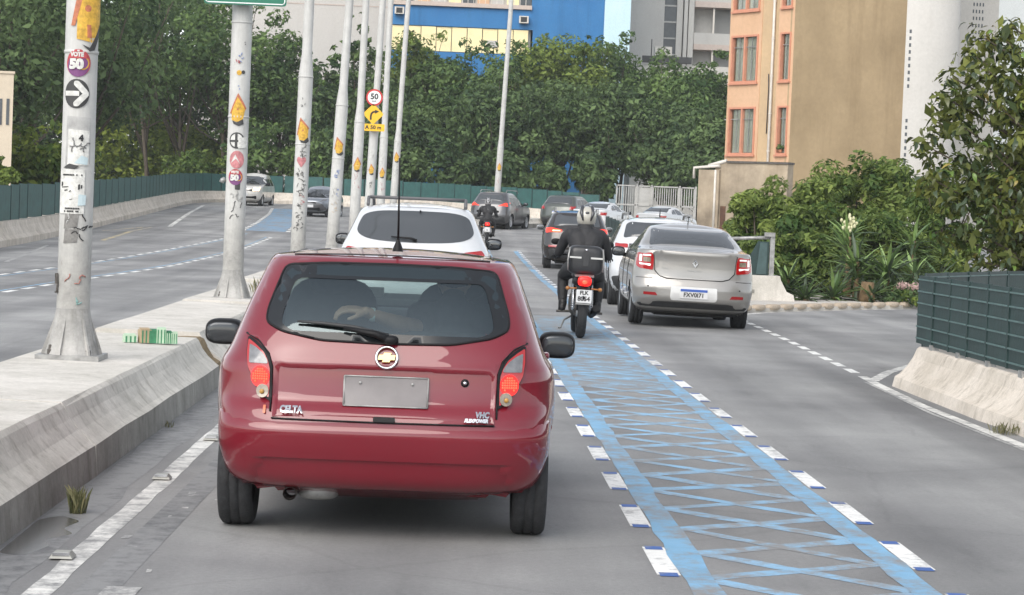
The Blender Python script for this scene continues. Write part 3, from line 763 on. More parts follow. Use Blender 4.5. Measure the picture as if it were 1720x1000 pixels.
def car(name, label, cat, loc, yaw, s, pm, group, wheels, wr, ww, track, rear_glass=None, side_glass=None, windscreen=None, holes=None, glass=None, dz=.022, bumper=None, bumper_m=None, underz=.16, L=None, roll=0.0):
    root = empty(name, loc, label, cat, -yaw, group); root.rotation_euler = (0, roll, -yaw)
    s.body(wheels, wr, holes, dz).build("body", pm, root)
    y0, y1 = s.yr(s.z0) + .05, s.yf(s.z0) - .1; w_ = s.w(s.z0) - .06
    mb = MB().box((0, (y0 + y1) / 2, (underz + .34) / 2), (w_ * 2 - .25, y1 - y0, .34 - underz))
    for wy in wheels: mb.tube([(-track / 2, wy, wr), (track / 2, wy, wr)], .05, 8)
    mb.build("underbody", UNDER, root)
    for wy in wheels:
        for k in (-1, 1):
            wells = MB()
            a = [math.pi * (.04 + .68 * t / 12) for t in range(13)]
            xs = (k * (track / 2 - ww * .8), k * (track / 2 + ww * .40))
            vv = [(x, wy + math.cos(t) * wr * 1.09, wr * .97 + math.sin(t) * wr * 1.09) for t in a for x in xs]
            wells.add(vv, [(2 * i, 2 * i + 1, 2 * i + 3, 2 * i + 2) for i in range(12)])
            wells.build("wheel_arch", UNDER, root)
    for wy in wheels:
        for k in (-1, 1): wheel(root, k * track / 2, wy, wr, ww)
    g = glass or DARKGLASS
    if rear_glass: s.patch('rear', rear_glass, .006, .016).build("rear_window", g, root)
    for p in side_glass or []:
        for f in ('left', 'right'): s.patch(f, p, .004, .012, .08).build("side_window", g, root)
    if windscreen: s.patch('front', windscreen, .006, .016, .07).build("windscreen", g, root)
    if bumper: s.patch('rear', bumper, .012, .03, .08).build("bumper", bumper_m or TRIM, root)
    return root
def tail_lamps(root, s, poly, extra=(), m=None, off=.012, name="tail_lamp"):
    out = []
    for k in (1, -1):
        pl = poly if k == 1 else mirror_poly(poly)
        o = s.patch('rear', pl, off, .03, .05).build(name, m or REDLENS, root); out.append(o)
        for (p2, nm, mm_) in extra: s.patch('rear', p2 if k == 1 else mirror_poly(p2), off + .005, .01, .05).build(nm, mm_, o)
    return out

# ================================================================== the red hatchback
RED = paint("deep_red_car_paint", (.158, .005, .0145), .0, .5, ior=1.6, spec=.15)
hs_ = Shape([(.17, .42, 3.40, .60, .50), (.22, .22, 3.6, .68, .655), (.255, .10, 3.68, .735, .698), (.30, .06, 3.72, .765, .730), (.37, .035, 3.76, .785, .754), (.45, .012, 3.785, .797, .768), (.54, 0, 3.79, .802, .770), (.60, .02, 3.78, .806, .776),
             (.66, .07, 3.76, .806, .786), (.76, .085, 3.66, .80, .786), (.81, .088, 3.5, .788, .774), (.85, .098, 3.35, .764, .752), (.89, .112, 3.2, .742, .734), (.93, .132, 2.98, .726, .720), (.97, .155, 2.72, .712, .706),
             (1.05, .21, 2.5, .684, .681), (1.15, .29, 2.3, .648, .648), (1.24, .385, 2.1, .614, .614), (1.285, .45, 1.98, .595, .595), (1.298, .475, 1.93, .585, .585), (1.304, .495, 1.9, .575, .575)],
            1.345, 1.2, nr=4.0, br=.45, nf=2.6, bf=.8, rear_in=(.30, .52))
SIDE_HOLES = [[(.60, 1.03), (1.28, 1.01), (1.28, 1.21), (.83, 1.21)], [(1.44, 1.0), (2.30, .99), (2.02, 1.20), (1.44, 1.21)]]
GL = rounded([(-.30, .928), (0, .922), (.30, .928), (.49, .962), (.565, 1.0), (.562, 1.06), (.50, 1.262), (.30, 1.277), (0, 1.281), (-.30, 1.277), (-.50, 1.262), (-.562, 1.06), (-.565, 1.0), (-.49, .962)], .035, 3)
CLEAR = rounded([(-.44, .965), (.44, .965), (.495, .995), (.485, 1.06), (.442, 1.205), (-.442, 1.205), (-.485, 1.06), (-.495, .995)], .04, 4)
WS = [(-.58, .985), (.58, .985), (.46, 1.255), (-.46, 1.255)]
SGL = [[(.55, 1.0), (1.32, .985), (1.32, 1.235), (.80, 1.235)], [(1.40, .98), (2.38, .965), (2.02, 1.225), (1.40, 1.235)]]
def red_holes(c):
    x, y, z = c
    if y < 1.0 and inside((x, z), [(q[0] * .97, 1.09 + (q[1] - 1.09) * .95) for q in GL]) and y < .6: return True
    if y > 1.8 and inside((x, z), WS): return True
    if abs(x) > .5 and any(inside((y, z), q) for q in SIDE_HOLES): return True
    return False
red = car("red_hatchback", "dark red hatchback in the foreground with both brake lamps lit", "car", (-.31, 9.75, 0), 0, hs_, RED, "cars on the avenue", (.58, 3.02), .283, .165, 1.395, holes=red_holes, dz=.016, underz=.17)
RG0 = tinted("tinted_side_glass", (.55, .60, .58), .04)
for pl in SGL:
    for f in ('left', 'right'): hs_.patch(f, pl, .004, .005, .08).build("side_window", RG0, red)
WSG = tinted("clear_windscreen", (.80, .88, .86), .02); RG = tinted("tinted_rear_glass", (.42, .50, .49), .08, (.80, .95, 1.0))
hs_.patch('front', WS, .004, .006, .08).build("windscreen", WSG, red)
# bumper shell wraps the corners and carries a recessed lower panel
def red_bumper():
    mb = MB(); zs = [.243, .25, .262, .275] + list(np.arange(.29, .36, .02)) + [.366, .374, .380, .3825, .385, .388, .392] + list(np.arange(.41, .575, .02)) + [.578, .590, .597]
    ring = []
    for z in zs:
        o = hs_.outline(z, 30, 4); half = [p for p in o[:len(o) // 2] if p[1] < .40 and p[0] >= 0]
        half = half[:31]
        half = [p for p in half if p[1] < .36]
        while len(half) < 31: half.append(half[-1])
        ring.append((z, [(-x, y) for x, y in reversed(half[1:])] + half))
    N = len(ring[0][1]); 
    for j, (z, pts) in enumerate(ring):
        lip = .014 if .25 < z < .59 else .004
        for x, y in pts:
            rec = .040 * sstep(.545 + (.386 - z) * .35, .525 + (.386 - z) * .35, abs(x)) * sstep(.388, .380, z)
            mb.v.append((x * (1 + lip * .9), y - lip + rec + .62 * max(0.0, z - .520), z))
    for j in range(len(ring) - 1):
        for i in range(N - 1): mb.f.append((j * N + i, j * N + i + 1, (j + 1) * N + i + 1, (j + 1) * N + i)); mb.m.append(0); mb.s.append(True)
    # rolled top edge
    j = len(ring) - 1; o = len(mb.v)
    for i in range(N): v = mb.v[j * N + i]; mb.v.append((v[0] * .985, v[1] + .03, v[2] + .004))
    for i in range(N - 1): mb.f.append((j * N + i, j * N + i + 1, o + i + 1, o + i)); mb.m.append(0); mb.s.append(True)
    return mb
bump = red_bumper().build("rear_bumper", RED, red)
hs_.patch('rear', rrect(.005, .583, .10, .022, .008), .019, .006, .1).build("tailgate_grip", BLACK, bump)
hs_.patch('rear', [(-.60, .222), (.60, .222), (.63, .252), (-.63, .252)], .008, .03, .1).build("lower_valance", TRIM, bump)
# tailgate with a stamped step below the badge
def tg_mod(a, z):
    d = 0.0
    d -= .020 * sstep(.806, .796, z) * sstep(.50, .47, abs(a))
    d += .014 * sstep(.64, .60, z) * sstep(.46, .40, abs(a))
    d += .010 * math.exp(-((z - .812) / .012) ** 2) * sstep(.5, .45, abs(a))
    d -= .014 * sstep(.235, .215, abs(a)) * sstep(.615, .625, z) * sstep(.80, .79, z)
    return d
TG = [(-.508, .578), (.508, .578), (.512, .66), (.514, .80), (.535, .86), (.585, .912), (.645, .938), (.655, 1.0), (.635, 1.06), (.575, 1.245), (.54, 1.288), (.3, 1.298), (0, 1.300), (-.3, 1.298), (-.54, 1.288), (-.575, 1.245), (-.635, 1.06), (-.655, 1.0), (-.645, .938), (-.585, .912), (-.535, .86), (-.514, .80), (-.512, .66)]
def tailgate():
    mb = MB(); V, T, loop = fill2d(TG, .022)
    inn = [(q[0] * .96, 1.10 + (q[1] - 1.10) * .94) for q in GL]
    T = [t for t in T if not inside((sum(V[i][0] for i in t) / 3, sum(V[i][1] for i in t) / 3), inn)]
    pt = lambda p, o: (p[0], hs_.rear(*p) - o - tg_mod(*p), p[1])
    mb.add([pt(p, .007) for p in V], T, 0, True); n = len(loop)
    mb.add([pt(p, -.012) for p in loop] + [pt(p, .007) for p in loop], [(i, (i + 1) % n, n + (i + 1) % n, n + i) for i in range(n)], 0, False)
    return mb
gate = tailgate().build("tailgate", RED, red)
for k in (-1, 1): hs_.seam('rear', [(k * .518, .60), (k * .521, .80), (k * .542, .862), (k * .592, .914), (k * .655, .941)], .0045, .004).build("tailgate_gap", BLACK, red)
hs_.seam('rear', [(-.51, .570), (0, .568), (.51, .570)], .0045, .006).build("tailgate_gap", BLACK, red)
# rear window: black edge band plus clear pane
fr = MB(); V, T, loop = fill2d(GL, .03)
V2, T2, loop2 = None, None, CLEAR
def ringfill(outer, inner, off, s):
    n, m = len(outer), len(inner)
    pts = [Vector(p) for p in outer] + [Vector(p) for p in inner]
    vv, _, ff, *_ = delaunay_2d_cdt(pts, [(i, (i + 1) % n) for i in range(n)] + [(n + i, n + (i + 1) % m) for i in range(m)], [], 0, 1e-5)
    mb = MB(); T = []
    for f in ff:
        c = (sum(vv[i][0] for i in f) / 3, sum(vv[i][1] for i in f) / 3)
        if inside(c, outer) and not inside(c, inner): T.append(tuple(f))
    mb.add([tuple(s.on('rear', v[0], v[1], off)) for v in vv], T, 0, True); return mb
rw = hs_.patch('rear', densify(GL, .05), .011, .004, .04); rw = rw.build("rear_window", RG, red)
mb_fr = ringfill(densify(GL, .04), densify(CLEAR, .04), .0135, hs_); mb_fr.build("glass_border", FRIT, rw)
hs_.seam('rear', GL + [GL[0]], .006, .011).build("window_seal", BLACK, rw)
# wiper: arm from the hub near the lower right to the far left, blade above it
wp = [Vector((.02, hs_.rear(.02, .945) - .03, .938)), Vector((-.05, hs_.rear(-.05, .965) - .05, .965)), Vector((-.20, hs_.rear(-.2, .992) - .045, .988))]
wiper = MB().tube(wp, [.020, .016, .008], 8)
wiper.sq((.02, hs_.rear(.02, .94) - .025, .940), (.035, .03, .022), 2.5); wiper = wiper.build("rear_wiper", BLACK, red)
bl = [Vector((x, hs_.rear(x, z) - .030, z)) for x, z in ((-.415, 1.008), (-.30, 1.004), (-.15, .992), (.01, .962))]
MB().tube(bl, [.006, .009, .010, .007], 6).build("wiper_blade", TRIM, wiper)
# lamps
LAMP = rounded([(.452, .632), (.505, .645), (.560, .685), (.612, .755), (.632, .83), (.640, .925), (.610, .912), (.565, .880), (.535, .845), (.524, .80), (.520, .70)], .02, 3)
LAMP = rounded([(.520, .638), (.555, .658), (.605, .715), (.640, .790), (.652, .86), (.650, .932), (.610, .912), (.565, .878), (.538, .840), (.526, .80), (.522, .72)], .012, 3)
LAMP = [(x - .004, z) for x, z in LAMP]
def inset(p, k):
    cx_, cz_ = sum(q[0] for q in p) / len(p), sum(q[1] for q in p) / len(p); return [(cx_ + (q[0] - cx_) * k, cz_ + (q[1] - cz_) * k) for q in p]
for k in (1, -1):
    mp = (lambda p: p) if k == 1 else mirror_poly
    o = hs_.patch('rear', mp(LAMP), .010, .03, .03).build("tail_lamp", BLACK, red)
    lens = [(.530, .655), (.60, .722), (.636, .795), (.645, .86), (.643, .920), (.605, .897), (.564, .864), (.542, .828), (.530, .79), (.528, .70)]
    hs_.patch('rear', mp(rounded(lens, .01)), .015, .01, .03).build("lamp_lens", REDLENS, o)
    up = rounded([(.540, .812), (.630, .812), (.634, .897), (.602, .883), (.568, .858), (.548, .834)], .008)
    hs_.patch('rear', mp(up), .019, .008, .03).build("indicator_lens", CLEARLENS, o)
    cz, cx_ = .752, .574
    disc = [(cx_ + .043 * math.cos(t), cz + .049 * math.sin(t)) for t in np.linspace(0, 2 * math.pi, 20)[:-1]]
    hs_.patch('rear', mp([p for p in disc]), .019, .006, .03).build("brake_lamp", BRAKE, o)
    g_ = MB()
    for i in range(-3, 4):
        for j in range(-3, 4):
            if math.hypot(i, j) < 3.4 and not (j < -1 and abs(i) < 2):
                x, z = k * (cx_ + i * .0105), cz + j * .0112; p = hs_.on('rear', x, z, .0225)
                g_.sq((p[0], p[1], p[2]), (.0046, .002, .0048), 3, seg=(8, 4))
    g_.build("brake_lamp_cell", BRAKE_HOT, o)
    rv_ = [(.560 + .029 * math.cos(t), .688 + .031 * math.sin(t)) for t in np.linspace(0, 2 * math.pi, 18)[:-1]]
    hs_.patch('rear', mp(rv_), .021, .006, .03).build("reverse_lens", AMBERLENS, o)
    p = hs_.on('rear', k * .562, .684, .028); MB().sq((p[0], p[1], p[2]), (.011, .006, .011), 2, seg=(10, 6)).build("lamp_bulb", mat("bulb_amber", (.40, .22, .05), .3), o)
hs_.patch('rear', rrect(-.545, .607, .012, .036, .004), .006, .004, .1).build("reflector", mat("amber_reflector", (.55, .16, .08), .3), red)
# badge, lettering, lock, plate
def ring_on(s, x, z, ro, ri, off, th=.008):
    mb = MB(); n = 36
    for r_, o_ in ((ro, off - th), (ro, off), ((ro + ri) / 2, off + .003), (ri, off), (ri, off - th)):
        for i in range(n): t = 2 * math.pi * i / n; mb.v.append(tuple(s.on('rear', x + r_ * math.cos(t), z + r_ * math.sin(t), o_)))
    for j in range(4):
        for i in range(n): mb.f.append((j * n + i, j * n + (i + 1) % n, (j + 1) * n + (i + 1) % n, (j + 1) * n + i)); mb.m.append(0); mb.s.append(True)
    return mb
badge = ring_on(hs_, .005, .862, .054, .043, .026).build("badge", CHROME, gate)
bow = [(-.040, -.011), (-.017, -.011), (-.021, -.021), (.013, -.021), (.017, -.011), (.036, -.011), (.040, .011), (.017, .011), (.021, .021), (-.013, .021), (-.017, .011), (-.036, .011)]
hs_.patch('rear', [(.005 + x, .862 + z) for x, z in bow], .026, .014, .05).build("badge_cross", GOLD, badge)
lettering(gate, hs_, 'rear', "CELTA", .040, -.420, .613, .030, CHROME, bold=.0022, sx=.86)
lettering(gate, hs_, 'rear', "VHC", .034, .452, .617, .030, CHROME, bold=.002, sx=.9, shear=.15)
lettering(gate, hs_, 'rear', "FLEXPOWER", .021, .425, .592, .028, CHROME, bold=.0016, shear=.25, sx=.9)
plate(gate, hs_, .705, None, False, .008, .385, .135, .008, PLATE_GREY)
pf = [o for o in gate.children if o.name.startswith("number_plate")][0]
for k in (-1, 1): q = hs_.on('rear', .008 + k * .12, .742, .012); MB().lathe([(.007, 0), (.006, -.003), (.001, -.003)], q, 'Y', 8).build("plate_screw", STEEL, pf)
for (x0, z0, x1, z1) in ((-.185, .638, .20, .638), (-.185, .772, .20, .772), (-.185, .638, -.185, .772), (.20, .638, .20, .772)): hs_.seam('rear', [(x0, z0), (x1, z1)], .004, .009).build("plate_frame", STEEL, pf)
lk = hs_.on('rear', .368, .756, .0); MB().lathe([(.001, -.004), (.019, -.004), (.019, .012), (.012, .014)], (lk[0], lk[1], lk[2]), 'Y', 16).build("lock_barrel", BLACK, gate)
MB().sq((lk[0], lk[1] - .006, lk[2]), (.010, .008, .010), 2, seg=(12, 6)).build("lock_button", CHROME, gate)
# roof panel, antenna, exhaust, mirrors, handles
rp_ = MB(); g_ = 12
def roofz(x, y):
    lo, hi = 0, 1
    # invert the crown: scale r so that the point lies on the scaled last outline
    base = hs_.outline(hs_.z1); best = 1.0
    r = max(abs(x) / hs_.w(hs_.z1), (hs_.cy - y) / (hs_.cy - hs_.yr(hs_.z1)) if y < hs_.cy else (y - hs_.cy) / (hs_.yf(hs_.z1) - hs_.cy))
    return hs_.z1 + (hs_.top - hs_.z1) * (1 - min(1, r) ** 2)
for k in (-1, 1):
    MB().tube([(k * .485, y, roofz(k * .485, y) - .0015) for y in np.linspace(.72, 1.60, 9)], .004, 6).build("roof_seam", TRIM, red)
MB().tube([(x, .575, hs_.z1 + .004 + .012 * (1 - (x / .5) ** 2)) for x in np.linspace(-.47, .47, 13)], .004, 5).build("roof_seam", TRIM, red)
an = MB().lathe([(.026, 0), (.022, .02), (.012, .045), (.007, .058)], (.02, .68, 1.338), n=14); an.tube([(.02, .68, 1.39), (.018, .66, 1.55), (.014, .62, 1.79)], [.006, .005, .004], 6)
an.build("antenna", BLACK, red)
MB().lathe([(.03, 0), (.033, .01), (.033, .16), (.027, .16), (.027, .02)], (-.425, .17, .205), 'Y', 14).build("exhaust_pipe", RUST, red)
MB().sq((-.30, .40, .205), (.10, .16, .045), 3, seg=(14, 8)).build("silencer", STEEL, red)
MB().sq((.0, .62, .18), (.10, .10, .03), 3, seg=(12, 6)).build("axle_beam", UNDER, red)
for k in (-1, 1): MB().tube([(k * .60, .60, .26), (k * .10, .62, .185)], [.055, .04], 8).build("axle_beam", UNDER, red)
side_mirror(red, hs_, -.965, 2.2, .828, (.215, .09, .145), BLACK, glass=mat("dim_mirror_glass", (.055, .06, .065), .08, .4))
side_mirror(red, hs_, .885, 2.2, .822, (.205, .09, .148), BLACK, glass=mat("dim_mirror_glass", (.055, .06, .065), .08, .4))
for k in ('left', 'right'):
    p = hs_.on(k, 1.62, .80, .012); MB().sq(p, (.016, .09, .018), 3, seg=(12, 6)).build("door_handle", RED, red)
    hs_.seam(k, [(1.36, .40), (1.36, .98)], .004).build("door_gap", BLACK, red)
# cabin: floor, rear bench, front seats with head restraints, dash, wheel, headlining
cb = MB().box((0, 1.75, .36), (1.25, 2.4, .06)); cb.build("cabin_floor", CABIN, red)
MB().box((0, .62, .70), (1.24, .16, .50), 0, Matrix.Rotation(R(-10), 3, 'X')).build("rear_bench", CABIN, red)
MB().box((0, .40, .895), (1.20, .36, .018)).build("parcel_shelf", CABIN, red)
for x in (-.34, .34):
    m_ = MB().sq((x, 1.62, .83), (.25, .075, .34), 3.5, rot=None); m_.sq((x, 1.55, 1.165), (.125, .05, .085), 3); m_.tube([(x - .05, 1.57, 1.05), (x - .05, 1.55, 1.14)], .008, 6); m_.tube([(x + .05, 1.57, 1.05), (x + .05, 1.55, 1.14)], .008, 6)
    m_.sq((x, 1.86, .50), (.25, .28, .09), 3)
    m_.build("front_seat", CABIN, red)
MB().sq((0, 2.52, .86), (.66, .24, .12), 4).build("dashboard", CABIN, red)
st = MB(); st.tube([(-.34 + .17 * math.cos(t), 2.22 + .05 * math.sin(t), .93 + .165 * math.sin(t)) for t in np.linspace(0, 2 * math.pi, 25)], .013, 8, caps=False); st.tube([(-.34, 2.22, .93), (-.34, 2.5, .86)], .03, 8); st.build("steering_wheel", BLACK, red)
MB().sq((0, 1.95, 1.245), (.11, .02, .032), 3).build("inner_mirror", BLACK, red)
for x in (-.3, .3): MB().box((x, 1.93, 1.262), (.38, .02, .05)).build("sun_visor", CABIN_LIGHT, red)
MB().box((-.14, 2.36, 1.075), (.09, .004, .07), rot=Matrix.Rotation(R(40), 3, 'X')).build("windscreen_card", PLATE, red)

# ================================================================== other cars
GRP = "cars on the avenue"
def suv_shape(L=4.35, W=1.80, H=1.62, slope=1.0, nose=.0):
    w = W / 2; k = H / 1.62; q = L - 4.35
    return Shape([(.22, .34, 4.05 + q, w * .80), (.30, .12, 4.25 + q, w * .92), (.45, .03, 4.33 + q, w * .985), (.62, 0, 4.35 + q, w), (.76 * k, .03, 4.34 + q, w), (.88 * k, .06, 4.27 + q, w * .995), (.97 * k, .085, 4.05 + q, w * .985), (1.03 * k, .105, 3.5 + q, w * .97),
                  (1.07 * k, .13, 3.12 + q, w * .955), (1.20 * k, .13 + .10 * slope, 2.92 + q, w * .89), (1.38 * k, .13 + .25 * slope, 2.56 + q, w * .805), (1.50 * k, .13 + .34 * slope, 2.28 + q, w * .745), (1.55 * k, .13 + .42 * slope, 2.12 + q, w * .69)], H, 1.5, nr=3.2, br=.5)
def roof_rails(root, s, y0, y1, x, m, h=.055):
    for k in (-1, 1):
        zt = s.top; pts = [(k * x, y0, zt - .05)] + [(k * x, y0 + (y1 - y0) * t, zt + h - .02 * abs(t - .5)) for t in (.08, .3, .5, .7, .92)] + [(k * x, y1, zt - .05)]
        MB().tube(pts, .02, 8).build("roof_rail", m, root)
def generic(name, label, loc, yaw, s, pm, rear, side, ws, lamp, extra=(), lampm=None, wheels=(.78, 3.4), wr=.34, ww=.21, track=1.54, bump=None, bump_m=None, mirror_m=None, plate_z=None, txt=None, roll=0.0, rails=None, blue=True, mz=.98, my=2.75, dz=.03, glass=None):
    root = car(name, label, "car", loc, yaw, s, pm, GRP, wheels, wr, ww, track, rear, side, ws, None, glass, dz, bump, bump_m, roll=roll)
    if lamp: tail_lamps(root, s, lamp, extra, lampm)
    if plate_z: plate(root, s, plate_z, txt, blue)
    for k in (-1, 1): side_mirror(root, s, k * (s.width(my, mz) + .115), my, mz + .02, (.21, .09, .15), mirror_m or BLACK)
    for f in ('left', 'right'):
        for y in (wheels[0] + .62, wheels[0] + 1.62): s.seam(f, [(y, .36), (y + .03, mz - .06)], .005).build("door_gap", BLACK, root)
        for y in (wheels[0] + .85, wheels[0] + 1.9):
            p = s.on(f, y, mz - .10, .012); MB().sq(p, (.018, .09, .018), 3, seg=(10, 6)).build("door_handle", pm, root)
    if rails: roof_rails(root, s, *rails)
    return root
WHITE = paint("white_car_paint", (.56, .575, .59), 0, .35)
SILVER = paint("silver_car_paint", (.30, .29, .272), .45, .32)
BLACKP = paint("black_brown_car_paint", (.020, .016, .014), .2, .25)
GREYP = paint("graphite_car_paint", (.10, .10, .105), .5, .3)
GREENG = paint("grey_green_car_paint", (.085, .095, .085), .4, .3)
LIGHTG = paint("light_steel_car_paint", (.20, .22, .25), .5, .3)
SUV_SIDE = [[(.62, 1.08), (1.25, 1.06), (1.25, 1.40), (.80, 1.42)], [(1.32, 1.06), (2.15, 1.05), (2.15, 1.42), (1.32, 1.43)], [(2.22, 1.05), (3.0, 1.04), (2.52, 1.38), (2.22, 1.42)]]
RACK = mat('grey_roof_rack', (.10, .10, .105), .5)
# white SUV directly ahead of the red hatchback
s = suv_shape(4.3, 1.84, 1.64)
GLW = chaikin([(-.52, 1.175), (0, 1.155), (.52, 1.175), (.70, 1.25), (.69, 1.36), (.60, 1.525), (0, 1.54), (-.60, 1.525), (-.69, 1.36), (-.70, 1.25)], 3)
w1 = generic("white_suv", "white compact SUV directly ahead of the red hatchback with black roof rails", (-.51, 25.2, 0), 0, s, WHITE, GLW, SUV_SIDE, [(-.68, 1.10), (.68, 1.10), (.54, 1.50), (-.54, 1.50)],
             rounded([(.42, 1.02), (.60, .98), (.82, .93), (.84, 1.04), (.80, 1.095), (.62, 1.07)], .02), (), None, mirror_m=BLACK, plate_z=.80, mz=1.12, rails=(.75, 2.6, .59, RACK, .05), bump=rrect(0, .42, 1.5, .28, .05))
MB().tube([(-.28, s.rear(-.28, 1.215) - .03, 1.222), (-.05, s.rear(-.05, 1.2) - .035, 1.210), (.02, s.rear(0, 1.18) - .03, 1.185)], [.008, .014, .02], 6).build("rear_wiper", BLACK, w1)
MB().sq((.31, .50, 1.22), (.10, .05, .035), 4).build("third_brake_box", BLACK, w1)
for z, y0 in ((1.645, 1.0), (1.645, 2.3)): MB().tube([(x, y0, z + .045) for x in (-.58, -.2, .2, .58)], .017, 8).build("roof_bar", RACK, w1)
MB().sq((.05, .46, 1.535), (.012, .03, .012), 2, seg=(8, 6)).build("washer_nozzle", BLACK, w1)
# silver sedan
def sedan_shape(L=4.35, W=1.75, H=1.51, k=1.0):
    w = W / 2; q = L - 4.35
    return Shape([(.20, .42, 3.95 + q, w * .80), (.27, .14, 4.15 + q, w * .92), (.35, .05, 4.25 + q, w * .97), (.45, .0, 4.32 + q, w * .985), (.56, .0, 4.34 + q, w), (.66, .03, 4.34 + q, w), (.74, .065, 4.28 + q, w), (.88, .075, 4.05 + q, w * .985), (.98, .075, 3.6 + q, w * .965), (1.05, .06, 3.25 + q, w * .95),
                  (1.105, .075, 3.1 + q, w * .935), (1.118, .16, 3.05 + q, w * .92), (1.128, .36, 3.02 + q, w * .905), (1.145, .55, 2.96 + q, w * .885), (1.24, .80, 2.78 + q, w * .82), (1.34, 1.03, 2.5 + q, w * .745), (1.42, 1.26, 2.2 + q, w * .68), (1.445, 1.40, 2.05 + q, w * .64)], H * 1.0, 1.75, nr=3.4, br=.42)
s = sedan_shape()
SW = rounded([(-.63, 1.172), (.63, 1.172), (.575, 1.40), (.54, 1.418), (-.54, 1.418), (-.575, 1.40)], .03)
SSD = [[(.95, 1.09), (1.45, 1.08), (1.45, 1.33), (1.16, 1.28)], [(1.50, 1.08), (2.15, 1.06), (2.15, 1.36), (1.50, 1.345)], [(2.22, 1.06), (3.0, 1.05), (2.5, 1.33), (2.22, 1.36)]]
lamp = rounded([(.60, .815), (.78, .83), (.835, .86), (.845, .98), (.825, 1.055), (.62, 1.062), (.595, .98)], .02)
lx = [(rounded([(.64, .87), (.79, .885), (.80, .915), (.635, .90)], .006), "light_guide", DRL), (rounded([(.765, .93), (.80, .935), (.795, 1.03), (.76, 1.03)], .006), "light_guide", DRL), (rounded([(.64, 1.012), (.75, 1.012), (.75, 1.035), (.64, 1.035)], .005), "light_guide", DRL),
      (rounded([(.64, .925), (.745, .935), (.745, .995), (.64, .99)], .01), "indicator_lens", AMBERLENS)]
sv = generic("silver_sedan", "silver four door sedan in the right lane beside the motorcyclist", (3.40, 30.65, 0), .015, s, SILVER, SW, SSD, [(-.66, 1.10), (.66, 1.10), (.54, 1.40), (-.54, 1.40)], lamp, lx, None, (.86, 3.45), .315, .20, 1.52, None, None, mirror_m=BLACK, plate_z=None, roll=R(1.2), mz=1.0, my=2.72, dz=.02)
tl = s.patch('rear', rounded([(-.40, .715), (.40, .715), (.50, .745), (.57, .82), (.585, .98), (.60, 1.085), (.5, 1.10), (-.5, 1.10), (-.60, 1.085), (-.585, .98), (-.57, .82), (-.50, .745)], .02), .007, .02, .05, lambda a, z: .022 * sstep(1.04, 1.09, z)).build("boot_lid", SILVER, sv)
s.seam('rear', [(-.605, 1.07), (-.588, .98), (-.575, .815), (-.50, .735), (-.40, .706), (.40, .706), (.50, .735), (.575, .815), (.588, .98), (.605, 1.07)], .006, .002).build("boot_gap", BLACK, sv)
lettering(tl, s, 'rear', "RENAULT", .030, 0, .83, .010, STEEL, sx=1.6, bold=.001); lettering(tl, s, 'rear', "LOGAN", .026, -.43, .85, .010, STEEL, bold=.001)
dm = MB()
for (ax_, az_) in ((0, .062),):
    o_ = [(0, .062), (.042, 0), (0, -.062), (-.042, 0)]; i_ = [(0, .030), (.018, 0), (0, -.030), (-.018, 0)]
    for pl, of in ((o_, .012), (o_, .026), (i_, .026), (i_, .014)):
        for x, z in pl: dm.v.append(tuple(s.on('rear', x, .94 + z, of)))
    for j in range(3):
        for i in range(4): dm.f.append((j * 4 + i, j * 4 + (i + 1) % 4, (j + 1) * 4 + (i + 1) % 4, (j + 1) * 4 + i)); dm.m.append(0); dm.s.append(False)
dm.build("diamond_badge", CHROME, tl)
rec = s.patch('rear', rounded([(-.32, .40), (.32, .40), (.34, .44), (.33, .60), (-.33, .60), (-.34, .44)], .02), .006, .012, .08).build("plate_recess", paint("white_recess", (.60, .60, .59), .1, .35), sv)
plate(rec, s, .505, "FXV0I71", True, 0, .40, .135, .014, None, size=.085)
s.patch('rear', rounded([(-.80, .335), (-.5, .375), (.5, .375), (.80, .335), (.70, .175), (-.70, .175)], .02), .012, .03, .08).build("bumper_valance", TRIM, sv)
for k in (-1, 1): s.patch('rear', mirror_poly(rounded([(.52, .455), (.72, .46), (.72, .50), (.55, .50)], .008)) if k < 0 else rounded([(.52, .455), (.72, .46), (.72, .50), (.55, .50)], .008), .008, .01, .06).build("reflector", REDDULL, sv)
for k in (-1, 1): p = s.on('rear', k * .66, .585, .004); MB().lathe([(.012, 0), (.012, -.006), (.001, -.006)], p, 'Y', 10).build("parking_sensor", TRIM, sv)
s.seam('rear', [(-.83, .70), (-.60, .705)], .004, .001).build("bumper_gap", BLACK, sv); s.seam('rear', [(.60, .705), (.83, .70)], .004, .001).build("bumper_gap", BLACK, sv)
MB().tube([(0, 1.62, 1.50), (0, 1.58, 1.60)], [.008, .004], 6).build("antenna", BLACK, sv)
# white SUV in the right lane, half hidden
s = suv_shape(4.2, 1.76, 1.60)
w2 = generic("white_suv", "white SUV with dark rear window half hidden between motorcyclist and silver sedan", (3.58, 37.6, 0), .02, s, WHITE, rounded([(-.66, 1.215), (.66, 1.215), (.60, 1.46), (.52, 1.50), (-.52, 1.50), (-.60, 1.46)], .04), SUV_SIDE, [(-.68, 1.08), (.68, 1.08), (.54, 1.47), (-.54, 1.47)],
             rounded([(.58, 1.04), (.80, 1.03), (.80, 1.12), (.58, 1.11)], .02), (), None, mirror_m=WHITE, plate_z=.72, bump=rounded([(-.80, .26), (.80, .26), (.85, .52), (.6, .58), (-.6, .58), (-.85, .52)], .03), mz=1.06, rails=(.7, 2.5, .57, STEEL, .05))
s.patch('rear', rounded([(-.56, 1.04), (.56, 1.04), (.56, 1.115), (-.56, 1.115)], .01), .010, .02, .1).build("tailgate_band", TRIM, w2)
MB().tube([(0, .75, 1.60), (0, .70, 1.74)], [.012, .006], 6).build("antenna", BLACK, w2)
